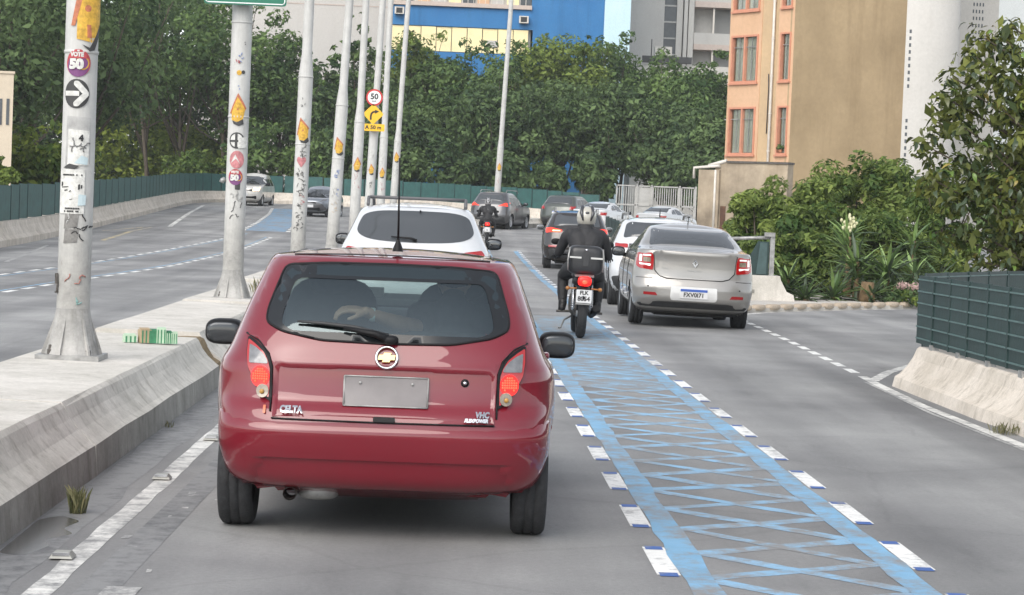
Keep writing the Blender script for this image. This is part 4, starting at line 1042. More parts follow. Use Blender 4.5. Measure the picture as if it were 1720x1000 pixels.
# dark SUV further along the right lane
s = suv_shape(4.4, 1.82, 1.63)
b1 = generic("black_suv", "black brown SUV ahead of the motorcyclist with LED tail lamps", (3.22, 58.2, .09), .03, s, BLACKP, rounded([(-.64, 1.19), (.64, 1.19), (.57, 1.47), (.5, 1.51), (-.5, 1.51), (-.57, 1.47)], .04), SUV_SIDE, [(-.68, 1.08), (.68, 1.08), (.54, 1.47), (-.54, 1.47)],
             rounded([(.40, 1.03), (.84, 1.0), (.84, 1.13), (.70, 1.15), (.40, 1.09)], .02), [(rounded([(.45, 1.05), (.66, 1.045), (.66, 1.085), (.45, 1.08)], .008), "light_bar", mat("amber_light_bar", (.8, .4, .2), .3, emit=(1, .5, .25), estr=1.5))], mat("lit_red_lens", (.5, .03, .02), .2, emit=(1, .05, .02), estr=.6), mirror_m=mat("pale_mirror_shell", (.30, .31, .32), .4), plate_z=.80, bump=rrect(0, .42, 1.5, .30, .05), mz=1.1, rails=(.7, 2.6, .58, STEEL, .05))
for k in (-1, 1): s.patch('rear', mirror_poly(rrect(.62, .64, .28, .06, .01)) if k < 0 else rrect(.62, .64, .28, .06, .01), .016, .02, .1).build("reflector", REDDULL, b1)
for k in (-1, 1): p = s.on('rear', k * .55, .47, .012); MB().lathe([(.05, -.02), (.06, 0), (.05, .01), (.045, -.01)], p, 'Y', 14).build("exhaust_trim", CHROME, b1)
s.patch('rear', rrect(.1, 1.075, .55, .035, .01), .012, .012, .1).build("chrome_strip", CHROME, b1)
# graphite SUV at the start of the bend
s = suv_shape(4.4, 1.82, 1.70)
g1 = generic("graphite_suv", "graphite grey SUV turning into the bend behind the small motorcyclist", (1.28, 95.5, zg(1.3, 96)), .30, s, GREYP, rounded([(-.66, 1.24), (.66, 1.24), (.56, 1.52), (.5, 1.55), (-.5, 1.55), (-.56, 1.52)], .04), SUV_SIDE, [(-.68, 1.12), (.68, 1.12), (.54, 1.54), (-.54, 1.54)],
             rounded([(.42, 1.03), (.84, 1.02), (.86, 1.20), (.72, 1.18)], .02), (), mat("lit_red_lens", (.5, .03, .02)), wheels=(.80, 3.45), wr=.36, plate_z=.85, bump=rrect(0, .42, 1.5, .26, .05), mz=1.14, rails=(.75, 2.7, .60, STEEL, .05))
# three cars deep in the bend
s = suv_shape(4.4, 1.84, 1.66)
generic("grey_green_suv", "dark grey green SUV in the bend before the far barrier", (4.55, 101.0, zg(4.9, 101)), .42, s, GREENG, rounded([(-.68, 1.19), (.68, 1.19), (.60, 1.46), (.52, 1.52), (-.52, 1.52), (-.60, 1.46)], .04), SUV_SIDE, [(-.68, 1.08), (.68, 1.08), (.54, 1.5), (-.54, 1.5)],
        rounded([(.62, .95), (.86, .95), (.86, 1.12), (.66, 1.1)], .02), (), None, plate_z=.8, bump=rrect(0, .42, 1.5, .30, .05), mz=1.1)
s = sedan_shape(4.3, 1.74, 1.50)
generic("white_sedan", "white sedan in the bend behind the black SUV's roof", (5.75, 96.2, zg(6, 97)), .45, s, WHITE, SW, SSD, [(-.66, 1.10), (.66, 1.10), (.54, 1.40), (-.54, 1.40)], rounded([(.58, .86), (.83, .86), (.83, 1.0), (.60, 1.0)], .02), (), None, (.86, 3.45), .315, .2, 1.5, plate_z=.55, mz=1.0)
generic("white_sedan", "white car furthest round the bend in front of the white railing gate", (9.25, 104.6, zg(9.5, 105)), .55, s, WHITE, SW, SSD, [(-.66, 1.10), (.66, 1.10), (.54, 1.40), (-.54, 1.40)], rounded([(.58, .86), (.83, .86), (.83, 1.0), (.60, 1.0)], .02), (), None, (.86, 3.45), .315, .2, 1.5, plate_z=.55, mz=1.0)
# oncoming traffic
def headlamps(root, s, poly, m, name="headlamp", only=None):
    for k in (1, -1):
        if only and k != only: mm_ = CLEARLENS
        else: mm_ = m
        s.patch('front', poly if k == 1 else mirror_poly(poly), .010, .03, .06).build(name, mm_, root)
s = suv_shape(4.0, 1.66, 1.72)
vn = generic("white_minivan", "white minivan coming towards us with one bright headlamp", (-11.55, 125.0, zg(-11.5, 121)), math.pi + .12, s, paint("cream_white_car_paint", (.60, .58, .54), .1, .35), [(-.55, 1.2), (.55, 1.2), (.5, 1.5), (-.5, 1.5)], SUV_SIDE, [(-.66, 1.16), (.66, 1.16), (.55, 1.60), (-.55, 1.60)], rounded([(.60, .95), (.80, .95), (.80, 1.12), (.62, 1.1)], .02), (), None, wheels=(.72, 3.2), wr=.31, ww=.19, track=1.42, mz=1.12, my=2.55)
vn.scale = (1.1, 1.1, 1.1); headlamps(vn, s, rounded([(.42, .76), (.72, .78), (.75, .98), (.46, .95)], .02), HEAD_ON, only=-1)
s.patch('front', rrect(0, .80, .80, .10, .02), .008, .02, .08).build("grille", BLACK, vn); s.patch('front', rrect(0, .44, 1.2, .16, .04), .008, .02, .08).build("air_intake", BLACK, vn)
plate(vn, s, .58, None, False, face='front')
s = suv_shape(3.95, 1.74, 1.52)
oh = generic("dark_hatchback", "dark hatchback with a pale bonnet coming towards us between the lamp posts", (-6.55, 107.4, zg(-6.3, 104)), math.pi + .17, s, LIGHTG, [(-.55, 1.12), (.55, 1.12), (.5, 1.38), (-.5, 1.38)], [[(y, z - .08) for y, z in p] for p in SUV_SIDE], [(-.68, 1.03), (.68, 1.03), (.56, 1.40), (-.56, 1.40)], rounded([(.60, .9), (.80, .9), (.80, 1.05), (.62, 1.0)], .02), (), None, wheels=(.72, 3.2), wr=.31, ww=.2, track=1.50, mz=1.02, my=2.5)
headlamps(oh, s, rounded([(.42, .70), (.76, .78), (.78, .90), (.62, .86)], .02), CLEARLENS)
s.patch('front', rounded([(-.72, .24), (.72, .24), (.78, .42), (.62, .62), (.36, .72), (-.36, .72), (-.62, .62), (-.78, .42)], .03), .010, .03, .08).build("front_bumper", GREYP, oh)
s.patch('front', rounded([(-.34, .64), (.34, .64), (.30, .72), (-.30, .72)], .02), .016, .02, .08).build("grille", BLACK, oh); s.patch('front', rrect(0, .38, 1.0, .15, .04), .016, .02, .08).build("air_intake", BLACK, oh)
plate(oh, s, .52, None, False, face='front', off=.03)

# ================================================================== lamp posts with stickers
YEL = mat("yellow_sticker", (.62, .37, .05), .65, var=.45, vscale=26); ORA = mat("orange_sticker_edge", (.46, .16, .08), .65, var=.45, vscale=26)
WHP = mat("white_sticker", (.60, .60, .57), .7, var=.3, vscale=30); REDS = mat("red_sticker", (.42, .06, .07), .65, var=.4, vscale=30); PURP = mat("purple_sticker", (.16, .05, .16), .6)
TEAL = mat("teal_scrawl", (.25, .42, .40), .7, var=.3); BLUES = mat("blue_scrawl", (.14, .22, .48), .7); PINK = mat("pink_sticker", (.48, .19, .20), .65, var=.45, vscale=22); GREYP_ = mat("grey_paper", (.40, .40, .39), .8, var=.3, vscale=9)
DK = mat("charcoal_sticker", (.045, .045, .045), .6, var=.2)
def pole_paint():
    m = bpy.data.materials.new("pole_paint_grimy_foot"); m.use_nodes = True; n, l = nodes_of(m); b = n["Principled BSDF"]
    v1 = mapped(n, l, (1, 1, 1)); v2 = mapped(n, l, (6, 6, .5)); sx = n.new("ShaderNodeSeparateXYZ"); l.new(v1, sx.inputs[0])
    cl = ramp(n, [(.3, (.42, .42, .405)), (.65, (.55, .55, .53))]); l.new(noise(n, l, v1, 3.2, 6, .7), cl.inputs["Fac"])
    dt = ramp(n, [(.3, (.16, .155, .145)), (.7, (.42, .41, .38))]); l.new(noise(n, l, v1, 5.5, 7, .75), dt.inputs["Fac"])
    mr = n.new("ShaderNodeMapRange"); mr.inputs["From Min"].default_value = 1.25; mr.inputs["From Max"].default_value = .45; l.new(sx.outputs["Z"], mr.inputs["Value"])
    ad = n.new("ShaderNodeMath"); ad.operation = 'MULTIPLY_ADD'; ad.inputs[1].default_value = 1.7; ad.inputs[2].default_value = -.72; l.new(noise(n, l, v2, 2.2, 6, .7), ad.inputs[0])
    sm = n.new("ShaderNodeMath"); sm.operation = 'ADD'; sm.use_clamp = True; l.new(mr.outputs["Result"], sm.inputs[0]); l.new(ad.outputs[0], sm.inputs[1])
    f = n.new("ShaderNodeMath"); f.operation = 'MULTIPLY'; f.inputs[1].default_value = .8; l.new(sm.outputs[0], f.inputs[0])
    ch = ramp(n, [(.66, (1, 1, 1)), (.72, (.5, .49, .46))]); l.new(noise(n, l, v1, 14, 6, .7), ch.inputs["Fac"])
    c = mixc(n, l, f.outputs[0], cl.outputs["Color"], dt.outputs["Color"]); l.new(mixc(n, l, .8, c, ch.outputs["Color"], 'MULTIPLY'), b.inputs["Base Color"]); b.inputs["Roughness"].default_value = .7
    return m
POLE_PAINT = pole_paint()
class Post:
    def __init__(s, x, y, label, r=.122, r2=.085, step_z=3.25, H=9.2, stepped=True):
        s.x, s.y = x, y; s.z = zg(x, y) + .40; s.r = r
        root = s.root = empty("lamp_post", (x, y, s.z), label, "lamp post", 0, "lamp posts along the median")
        prof = [(r * 1.02, .03), (r, .5), (r * .98, step_z - .5), (r * .97, step_z)] + ([(r * .90, step_z + .12), (r2 * 1.04, step_z + .36), (r2, step_z + .5), (r2 * .8, H)] if stepped else [(r * .94, 4.5), (r * .8, H)])
        MB().lathe([(0.0, .02)] + [prof[0]] + [(prof[0][0] + (prof[1][0] - prof[0][0]) * t, .03 + .47 * t) for t in (.3, .6)] + prof[1:], n=24).build("shaft", [POLE_PAINT], root)
        for k in (step_z, step_z - 1.1): MB().lathe([(s.rad(k) - .002, k - .012), (s.rad(k) + .005, k - .01), (s.rad(k) + .005, k + .01), (s.rad(k) - .002, k + .012)], n=20).build("weld_ring", POLE_PAINT, root)
        MB().box((0, 0, .02), (.44, .40, .04)).build("base_plate", STEEL, root)
        for k in range(6):
            a = math.pi * k / 3 + .26; f = lambda u, v, w, a=a: (u * math.cos(a) - w * math.sin(a), u * math.sin(a) + w * math.cos(a), v)
            MB().prism([(r * .85, .04), (r + .095, .04), (r + .085, .08), (r * .95, .34), (r * .85, .34)], -.008, .008, f).build("gusset", POLE_DIRTY, root)
        MB().lathe([(r + .075, .04), (r + .05, .12), (r + .02, .24), (r + .001, .36)], n=24).build("foot_cone", POLE_DIRTY, root)
        for k in range(4):
            a = math.pi / 4 + k * math.pi / 2; MB().lathe([(.022, .04), (.022, .075), (.014, .075), (.012, .105), (.001, .108)], (.235 * math.cos(a) * .78, .235 * math.sin(a) * .70, 0), n=6, smooth=False).build("anchor_bolt", RUST, root)
    def rad(s, z): return s.r
    def stick(s, poly, z, m, layer=1, u=0.0, name="sticker", parent=None, ang=0.0, grid=.03):
        V, T, loop = fill2d(densify(poly, .016), min(grid, .02)); r = s.r + .0022 * layer; ca, sa = math.cos(ang), math.sin(ang)
        f = lambda p: (r * math.sin((u + p[0] * ca - p[1] * sa) / r), -r * math.cos((u + p[0] * ca - p[1] * sa) / r), z + p[0] * sa + p[1] * ca)
        g_ = lambda p: tuple(c * (1 - .0016 / r) if i < 2 else c for i, c in enumerate(f(p)))
        mb = MB().add([f(p) for p in V], T); n = len(loop)
        mb.add([g_(p) for p in loop] + [f(p) for p in loop], [(i, (i + 1) % n, n + (i + 1) % n, n + i) for i in range(n)])
        return mb.build(name, m, parent or s.root)
    def write(s, txt, size, z, m, layer, u=0.0, parent=None, bold=.004, sx=1.0, shear=0.0):
        V, F = finer(*text_mesh(txt, size, 0, bold=bold, shear=shear)); r = s.r + .0022 * layer
        return MB().add([(r * math.sin((u + p[0] * sx) / r), -r * math.cos((u + p[0] * sx) / r), z + p[1]) for p in V], F).build("lettering", m, parent or s.root)
def circ(r, n=28, sy=1.0): return [(r * math.cos(2 * math.pi * k / n), r * sy * math.sin(2 * math.pi * k / n)) for k in range(n)]
def scrawl(post, z, w, h, m, n, layer=2, u=0.0):
    mb = MB(); r = post.r + .0022 * layer
    for k in range(n):
        x, y = random.uniform(-w / 2, w / 2), random.uniform(-h / 2, h / 2); a = random.uniform(0, 3.14); pts = []
        for t in range(5):
            pts.append((x, y)); a += random.uniform(-1.2, 1.2); x += math.cos(a) * w * .13; y += math.sin(a) * w * .16
        mb.tube([(r * math.sin((u + p[0]) / r), -r * math.cos((u + p[0]) / r), z + p[1]) for p in pts], .0045, 4)
    return tag(mb.build("scrawl", m, post.root), kind="stuff")
def house(post, z, k, u=0.0, full=True):                             # slanted yellow sticker with an orange edge and a torn black foot
    an = random.uniform(-.16, .16); k *= random.uniform(.86, 1.14); k0 = k; KX = 1.22 * k; k = .80 * k0
    body = [(-.06 * KX, -.16 * k), (.06 * KX, -.20 * k), (.085 * KX, .05 * k), (-.02 * KX, .26 * k), (-.075 * KX, .02 * k)]
    o = post.stick(body, z, YEL, 2, u, ang=an)
    post.stick([(-.02 * KX, .30 * k), (.10 * KX, .06 * k), (.085 * KX, .04 * k), (-.02 * KX, .235 * k)], z, ORA, 3, u, "sticker_edge", o, an); post.stick([(-.02 * KX, .30 * k), (-.02 * KX, .235 * k), (-.078 * KX, -.06 * k), (-.095 * KX, -.05 * k)], z, ORA, 3, u, "sticker_edge", o, an)
    post.stick([(-.05 * KX, -.165 * k), (.0, -.19 * k), (.07 * KX, -.12 * k), (.085 * KX, -.20 * k), (.03 * KX, -.245 * k), (-.03 * KX, -.22 * k)], z, DK, 3, u, "sticker_foot", o, an); post.stick(circ(.017 * k, 10), z + .03 * k, ORA, 3, u, "sticker_spot", o, an)
def vote(post, z, k, u=0.0):
    o = post.stick(circ(.098 * k, sy=1.06), z, REDS, 2, u); post.stick(circ(.085 * k, 20, 1.0), z - .02 * k, PURP, 3, u + .0, "sticker_patch", o)
    post.stick([(x * 1.0 + .035 * k, y) for x, y in circ(.052 * k, 20)], z, YEL, 4, u, "sticker_patch", o); post.stick([(x + .035 * k, y) for x, y in circ(.042 * k, 20)], z, PURP, 5, u, "sticker_patch", o)
    post.stick([(-.085 * k, .035 * k), (.075 * k, .035 * k), (.045 * k, .085 * k), (-.045 * k, .085 * k)], z, REDS, 6, u, "sticker_patch", o)
    post.write("VOTE", .042 * k, z + .062 * k, WHP, 7, u - .008 * k, o, .003 * k, .95); post.write("50", .098 * k, z - .012 * k, WHP, 7, u - .012 * k, o, .007 * k, 1.1)
LABELS = ["nearest lamp post on the median, covered in stickers and torn posters", "second lamp post on the median, under the green sign board", "third lamp post, with a heart below its yellow sticker", "fourth lamp post, rising behind the red car's roof edge",
          "fifth lamp post, just left of the yellow curve sign", "sixth lamp post, carrying the round 50 sign", "seventh lamp post, just right of the yellow curve sign", "eighth lamp post, thin one above the white SUV's roof", "farthest lamp post, standing alone above the graphite SUV"]
def post_at(px, py, D): p = at(px, py, D); return p[0], D
PP = [post_at(120, 610, 15.1), post_at(390, 490, 25.2), post_at(499, 440, 35.2), post_at(556, 430, 44.6), post_at(593, 410, 54.3), post_at(616, 400, 63.5), post_at(637, 390, 73), post_at(659, 350, 86), post_at(834, 322, 99)]
posts = [Post(x, y, lb, r=(.116, .122, .122)[i] if i < 3 else .125 + .004 * (i - 2), r2=.082 + .005 * max(0, i - 2), stepped=i not in (0, 1), H=11 if i < 5 else 17) for i, ((x, y), lb) in enumerate(zip(PP, LABELS))]
for p_, a_ in zip(posts, (0, .1, .6, 2.0, .9, 1.7, .7, 2.1, 1.9)): p_.root.rotation_euler[1] = R(a_)
p = posts[0]; Z = lambda py: 1.54 + (329 - py) * 15.0 / 3600 - p.z
o = p.stick([(-.055, -.10), (.10, -.13), (.155, .02), (.15, .22), (-.02, .22), (-.055, .10)], Z(42), YEL, 2, .04)
p.stick([(-.09, -.01), (-.06, -.01), (.0, .22), (-.045, .22)], Z(42), ORA, 3, .03, "sticker_edge", o); p.stick([(.03, -.09), (.065, -.09), (.055, .0), (.025, .0)], Z(42), ORA, 3, .03, "sticker_edge", o); p.stick(circ(.024, 14), Z(15), ORA, 3, .06, "sticker_spot", o)
p.stick([(-.025, -.055), (.03, -.075), (.13, .09), (.125, .02), (.07, -.09), (.03, -.10)], Z(62), DK, 3, .05, "sticker_foot", o)
p.stick([(-.03, -.06), (.03, -.05), (.035, .05), (-.02, .04)], Z(74), GREYP_, 2, .10)
vote(p, Z(106), .92, -.0)
o = p.stick(circ(.094, sy=1.08), Z(157), DK, 2, -.005)
p.stick([(-.088, -.016), (.02, -.016), (.02, .018), (-.088, .018)], Z(157), WHP, 3, -.005, "arrow", o)
for k in (-1, 1): p.stick(rounded([(.094, 0), (.082, .018 * k), (.014, .088 * k), (-.016, .086 * k), (-.020, .062 * k), (.046, -.004 * k)], .010), Z(157) + .001 * k, WHP, 4 if k > 0 else 5, -.005, "arrow", o)
o = p.stick([(-.085, -.17), (.10, -.16), (.10, .16), (-.08, .17)], Z(235), GREYP_, 2, .01, "torn_poster"); o2 = p.stick([(-.07, -.15), (.085, -.15), (.085, .09), (-.07, .10)], Z(240), WHP, 3, .015, "poster_sheet", o)
p.write("4", .055, Z(231), INK, 5, .04, o); mb_ = scrawl(p, Z(246), .09, .035, mat("grey_print", (.16, .16, .16), .7), 8, 4, .03)
p.stick([(-.05, -.02), (.045, -.03), (.05, .02), (.0, .035)], Z(268), mat("pale_blue_paper", (.45, .55, .58), .7), 4, .045, "paper_scrap", o); p.stick([(-.07, -.02), (.02, -.03), (.05, -.005), (-.02, .01)], Z(276), DK, 4, -.02, "paper_scrap", o)
o = p.stick([(-.105, -.155), (.09, -.155), (.09, .155), (-.105, .155)], Z(320), WHP, 3, -.015, "face_poster")
for (a, b, w, h) in ((-.055, .030, .055, .011), (-.082, .05, .012, .035), (-.045, .008, .028, .012), (.05, .032, .013, .042), (.068, .034, .010, .03), (-.012, .002, .016, .011), (-.005, -.055, .022, .009)):
    p.stick(rounded([(-w / 2, -h / 2), (w / 2, -h / 2 + .006), (w / 2, h / 2), (-w / 2, h / 2 - .004)], .004), Z(320) + b, INK, 5, -.015 + a, "poster_print", o, grid=.02)
for (zz, w, n_) in ((.115, .15, 13), (-.118, .12, 10), (-.138, .11, 9)):
    for k in range(n_):
        if random.random() < .8: p.stick([(-w / n_ * .38, -.0055), (w / n_ * .38, -.0055), (w / n_ * .38, .0055), (-w / n_ * .38, .0055)], Z(320) + zz, INK, 5, -.017 - w / 2 + w * (k + .5) / n_, "poster_print", o, grid=.05)
p.stick([(-.025, -.04), (.03, -.035), (.035, .035), (-.02, .04)], Z(334), mat("pale_blue_paper", (.45, .55, .58), .7), 6, .055, "paper_scrap", o)
scrawl(p, Z(390), .10, .18, INK, 7, 2, .08); scrawl(p, Z(470), .12, .08, mat("red_scrawl", (.36, .16, .13), .8), 3, 2, .0); scrawl(p, Z(506), .06, .03, TEAL, 3, 2, .05); scrawl(p, Z(365), .06, .06, GREYP_, 3, 2, -.03)
for zz, h in ((Z(368), .06), (Z(395), .05)): p.stick([(-.05, -h), (.05, -h * .8), (.06, h), (-.04, h)], zz, mat("old_poster_glue", (.20, .195, .185), .85, var=.4, vscale=20), 2, -.02, "poster_residue")
r_ = p.r + .01
lk = MB(); pts = [(u, v) for u, v in ((-.02, -.06), (.015, -.06), (.02, .0), (-.015, .0), (-.02, .07), (.01, .07), (.02, .0))]
lk.tube([(r_ * math.sin((-.14 + a) / r_), -r_ * math.cos((-.14 + a) / r_), Z(475) + b) for a, b in pts], .008, 6); lk.build("wire_loop", RUST, p.root)
p = posts[1]; Z = lambda py: 1.54 + (340 - py) * 25.1 / 3600 - p.z
scrawl(p, Z(75), .02, .08, DK, 2, 2, .06); scrawl(p, Z(100), .06, .10, BLUES, 4, 2, 0); scrawl(p, Z(103), .06, .05, REDS, 3, 3, 0); p.stick(circ(.03, 12), Z(122), YEL, 2, -.0); p.stick(circ(.022, 12), Z(121), DK, 3, .05)
scrawl(p, Z(145), .03, .06, BLUES, 2, 2, 0); house(p, Z(186), .86, 0); o = p.stick(circ(.095, sy=1.0), Z(235), DK, 2, 0); p.stick(circ(.078), Z(235), WHP, 3, 0, "sticker_patch", o)
p.stick([(-.085, -.012), (.03, -.012), (.03, .012), (-.085, .012)], Z(236), DK, 4, .0, "arrow", o); p.stick([(.0, -.07), (.12, -.06), (.12, .07), (.0, .05)], Z(238), WHP, 5, .02, "paper_scrap", o); p.stick([(-.02, -.08), (.01, -.08), (.01, .08), (-.02, .08)], Z(235), DK, 4, 0, "arrow", o)
o = p.stick(circ(.09, sy=1.15), Z(267), PINK, 2, .01); p.stick([(-.06, -.04), (-.01, .06), (.05, -.05), (.0, .01)], Z(267), WHP, 3, .0, "paper_scrap", o); vote(p, Z(296), .9, 0)
scrawl(p, Z(330), .14, .12, GREYP_, 6, 2, .02); scrawl(p, Z(352), .12, .15, DK, 5, 2, .02); p.stick(rounded([(-.03, -.05), (.03, -.05), (.03, .05), (-.03, .05)], .01), Z(310), DK, 2, .03)
MB().tube([(-.13, -.02, Z(300)), (-.16, -.03, Z(302)), (-.17, -.03, Z(306))], .03, 8).build("pole_bracket", STEEL, p.root)
p = posts[2]; Z = lambda py: 1.54 + (344 - py) * 35.1 / 3600 - p.z
scrawl(p, Z(172), .06, .14, DK, 4, 2, 0); scrawl(p, Z(200), .04, .04, TEAL, 2, 2, .04); house(p, Z(220), .95, .0); scrawl(p, Z(255), .12, .18, DK, 9, 2, .02)
p.stick(rounded([(0, -.10), (.085, .02), (.07, .07), (.035, .08), (0, .05), (-.035, .08), (-.07, .07), (-.085, .02)], .02), Z(270), PINK, 2, 0, "heart_sticker"); scrawl(p, Z(305), .12, .38, DK, 22, 2, 0); scrawl(p, Z(360), .10, .5, DK, 22, 2, 0); scrawl(p, Z(335), .08, .2, PINK, 6, 3, .05)
p = posts[3]; Z = lambda py: 1.54 + (346 - py) * 44.5 / 3600 - p.z
house(p, Z(245), 1.0, 0); scrawl(p, Z(285), .10, .3, BLUES, 12, 2, .02); scrawl(p, Z(330), .12, .4, GREYP_, 10, 2, 0); scrawl(p, Z(318), .06, .2, BLUES, 6, 3, .03); scrawl(p, Z(345), .12, .2, mat("tan_scrawl", (.45, .34, .22), .8), 6, 2, 0)
for i, (a, b) in ((4, (276, 348)), (5, (285, 350)), (6, (290, 350)), (7, (263, 350)), (8, (272, 350))):
    p = posts[i]; Z = lambda py: 1.54 + (b - py) * (PP[i][1] - .1) / 3600 - p.z
    house(p, Z(a), .9, 0); scrawl(p, Z(a + 24), .12, .4, DK if i % 2 else PINK, 8, 2, 0); scrawl(p, Z(a - 22), .08, .2, GREYP_, 5, 2, 0)
# signs hung on the posts
SIGN_G = mat("green_sign_face", (.008, .14, .085), .45); SIGN_W = mat("white_sign_film", (.74, .76, .76), .45); SIGN_Y = mat("yellow_sign_film", (.78, .45, .02), .5, var=.08); SIGN_R = mat("red_sign_film", (.50, .03, .03), .45)
bpt = at(412, 9, 24.95)
gs = empty("road_sign", (bpt[0], 24.95, bpt[2]), "green sign board with a white border on the second lamp post", "road sign")
MB().prism(rrect(0, .32, .95, .64, .04), 0, .02, lambda u, v, w: (u, -w, v)).build("sign_panel", SIGN_G, gs)
bd = MB()
for (c, d) in (((0, -.023, .022), (.86, .006, .012)), ((0, -.023, .618), (.86, .006, .012)), ((-.455, -.023, .32), (.012, .006, .54)), ((.455, -.023, .32), (.012, .006, .54))): bd.box(c, d)
for k in (-1, 1):
    for j in (-1, 1): bd.tube([(k * .43, -.023, .32 + j * .298), (k * .447, -.023, .32 + j * .29), (k * .455, -.023, .32 + j * .27)], .006, 6)
bd.build("sign_border", SIGN_W, gs); MB().box((0, .06, .32), (.10, .08, .5)).build("sign_bracket", STEEL, gs)
Ds = 63.2; c = at(629, 164, Ds)
ss = empty("speed_limit_sign", tuple(c), "round 50 speed limit sign with a red rim on the sixth lamp post", "road sign")
Y = lambda u, v, w: (u, -w, v)
MB().prism(circ(.245, 32), 0, .02, Y).build("sign_rim", SIGN_R, ss); MB().prism(circ(.195, 32), .021, .026, Y).build("sign_face", SIGN_W, ss)
V, F = text_mesh("50", .23, 0, bold=.008); MB().add([(v[0], -.030, v[1] + .02) for v in V], F).build("lettering", INK, ss)
V, F = text_mesh("km/h", .06, 0, bold=.002); MB().add([(v[0], -.030, v[1] - .11) for v in V], F).build("lettering", INK, ss); MB().box((0, .05, 0), (.06, .10, .3)).build("sign_bracket", STEEL, ss)
c = at(627, 192, Ds)
cs = empty("curve_warning_sign", tuple(c), "yellow diamond sign with a right curve arrow below the 50 sign", "road sign")
dia = rounded([(0, -.31), (.31, 0), (0, .31), (-.31, 0)], .05); MB().prism(dia, 0, .02, Y).build("sign_face", SIGN_Y, cs)
arc = [(-.07 + .0, -.16), (-.07, -.06), (-.055, .01), (-.01, .06), (.06, .075)]
ar_ = MB()
for a, b in zip(arc[:-1], arc[1:]):
    d = Vector((b[0] - a[0], b[1] - a[1])).normalized() * 1; nx_, ny_ = -d[1] * .026, d[0] * .026; a = (a[0] - d[0] * .008, a[1] - d[1] * .008)
    ar_.prism([(a[0] + nx_, a[1] + ny_), (b[0] + nx_, b[1] + ny_), (b[0] - nx_, b[1] - ny_), (a[0] - nx_, a[1] - ny_)], .021, .026, Y)
ar_.prism([(.05, .13), (.17, .085), (.06, .015)], .022, .028, Y); ar_.build("arrow", INK, cs); MB().box((0, .05, 0), (.06, .10, .3)).build("sign_bracket", STEEL, cs)
c = at(627, 214.5, Ds)
ds_ = empty("distance_plate", tuple(c), "yellow plate reading A 50 m under the curve sign", "road sign")
MB().prism(rrect(0, 0, .66, .21, .03), 0, .02, Y).build("sign_face", SIGN_Y, ds_); V, F = text_mesh("A 50 m", .15, 0, bold=.005); MB().add([(v[0] * 1.05, -.026, v[1]) for v in V], F).build("lettering", INK, ds_); MB().box((0, .05, 0), (.06, .10, .12)).build("sign_bracket", STEEL, ds_)

# green and white cartons left on the median
CG = mat("green_carton", (.05, .22, .11), .7, var=.3, vscale=15); CW = mat("pale_green_carton", (.46, .60, .44), .7, var=.2, vscale=15); CT = mat("brown_cardboard", (.42, .32, .2), .8, var=.2)
for (px, py, w, d, h, a, m1, m2, lb) in ((218, 566, .10, .10, .055, .3, CW, CG, "low pale carton lying leftmost on the median"), (243, 566, .085, .10, .105, .4, CT, CG, "brown faced carton in the row on the median"), (257, 567, .06, .08, .10, .2, CG, CG, "plain green carton beside the brown faced one"),
                                          (271, 566, .075, .09, .115, .15, CW, CG, "tallest pale carton with green bands on the median"), (283, 566, .05, .08, .09, .3, CG, CW, "green carton between the two striped ones"), (293, 566, .05, .07, .085, .1, CW, CG, "small striped carton at the right end of the row")):
    Yd = 17.05; g_ = at(px, py, Yd)
    rt = empty("carton", (g_[0], Yd, .408), lb, "carton", a, "cartons on the median")
    MB().box((0, 0, h / 2), (w, d, h)).build("box", m1, rt); mb = MB()
    for t in (.16, .5, .84): mb.box((w * (t - .5), 0, h / 2 - .002), (w * .13, d + .004, h - .006))
    mb.build("band", m2, rt)
    MB().box((0, d * .12, h + .006), (w * .9, d * .6, .005), rot=Matrix.Rotation(.15, 3, 'X')).build("flap", m1, rt)

# ================================================================== people and motorcycles
JACKET = mat("black_riding_jacket", (.020, .020, .022), .7, var=.35, vscale=9, bump=.25, bscale=14); JEANS = mat("black_trousers", (.022, .023, .027), .85, var=.3, vscale=12); GLOVE = mat("black_glove", (.015, .015, .016), .6); SHOE = mat("black_shoe", (.016, .016, .017), .5)
HELMET_W = mat("cream_helmet", (.42, .40, .35), .25, coat=.8, var=.08); HELMET_K = mat("dark_helmet_band", (.03, .03, .035), .3, coat=.6)
def blob(name, m, parent, parts, voxel=.014, smooth=6):               # one continuous skin over tapered limbs
    mb = MB()
    for p in parts:
        if p[0] == 'l':
            _, pts, rad = p; mb.tube(pts, rad, 14)
            for q, r in zip(pts, rad): mb.sq(q, (r, r, r), 2, seg=(14, 8))
        else:
            _, c, r, rot = (p + (None,))[:4]; mb.sq(c, r, 2.3, seg=(20, 12), rot=rot)
    o = mb.build(name, m, parent); r_ = o.modifiers.new("skin", 'REMESH'); r_.mode = 'VOXEL'; r_.voxel_size = voxel; r_.use_smooth_shade = True
    s_ = o.modifiers.new("relax", 'SMOOTH'); s_.factor = .5; s_.iterations = smooth
    return o
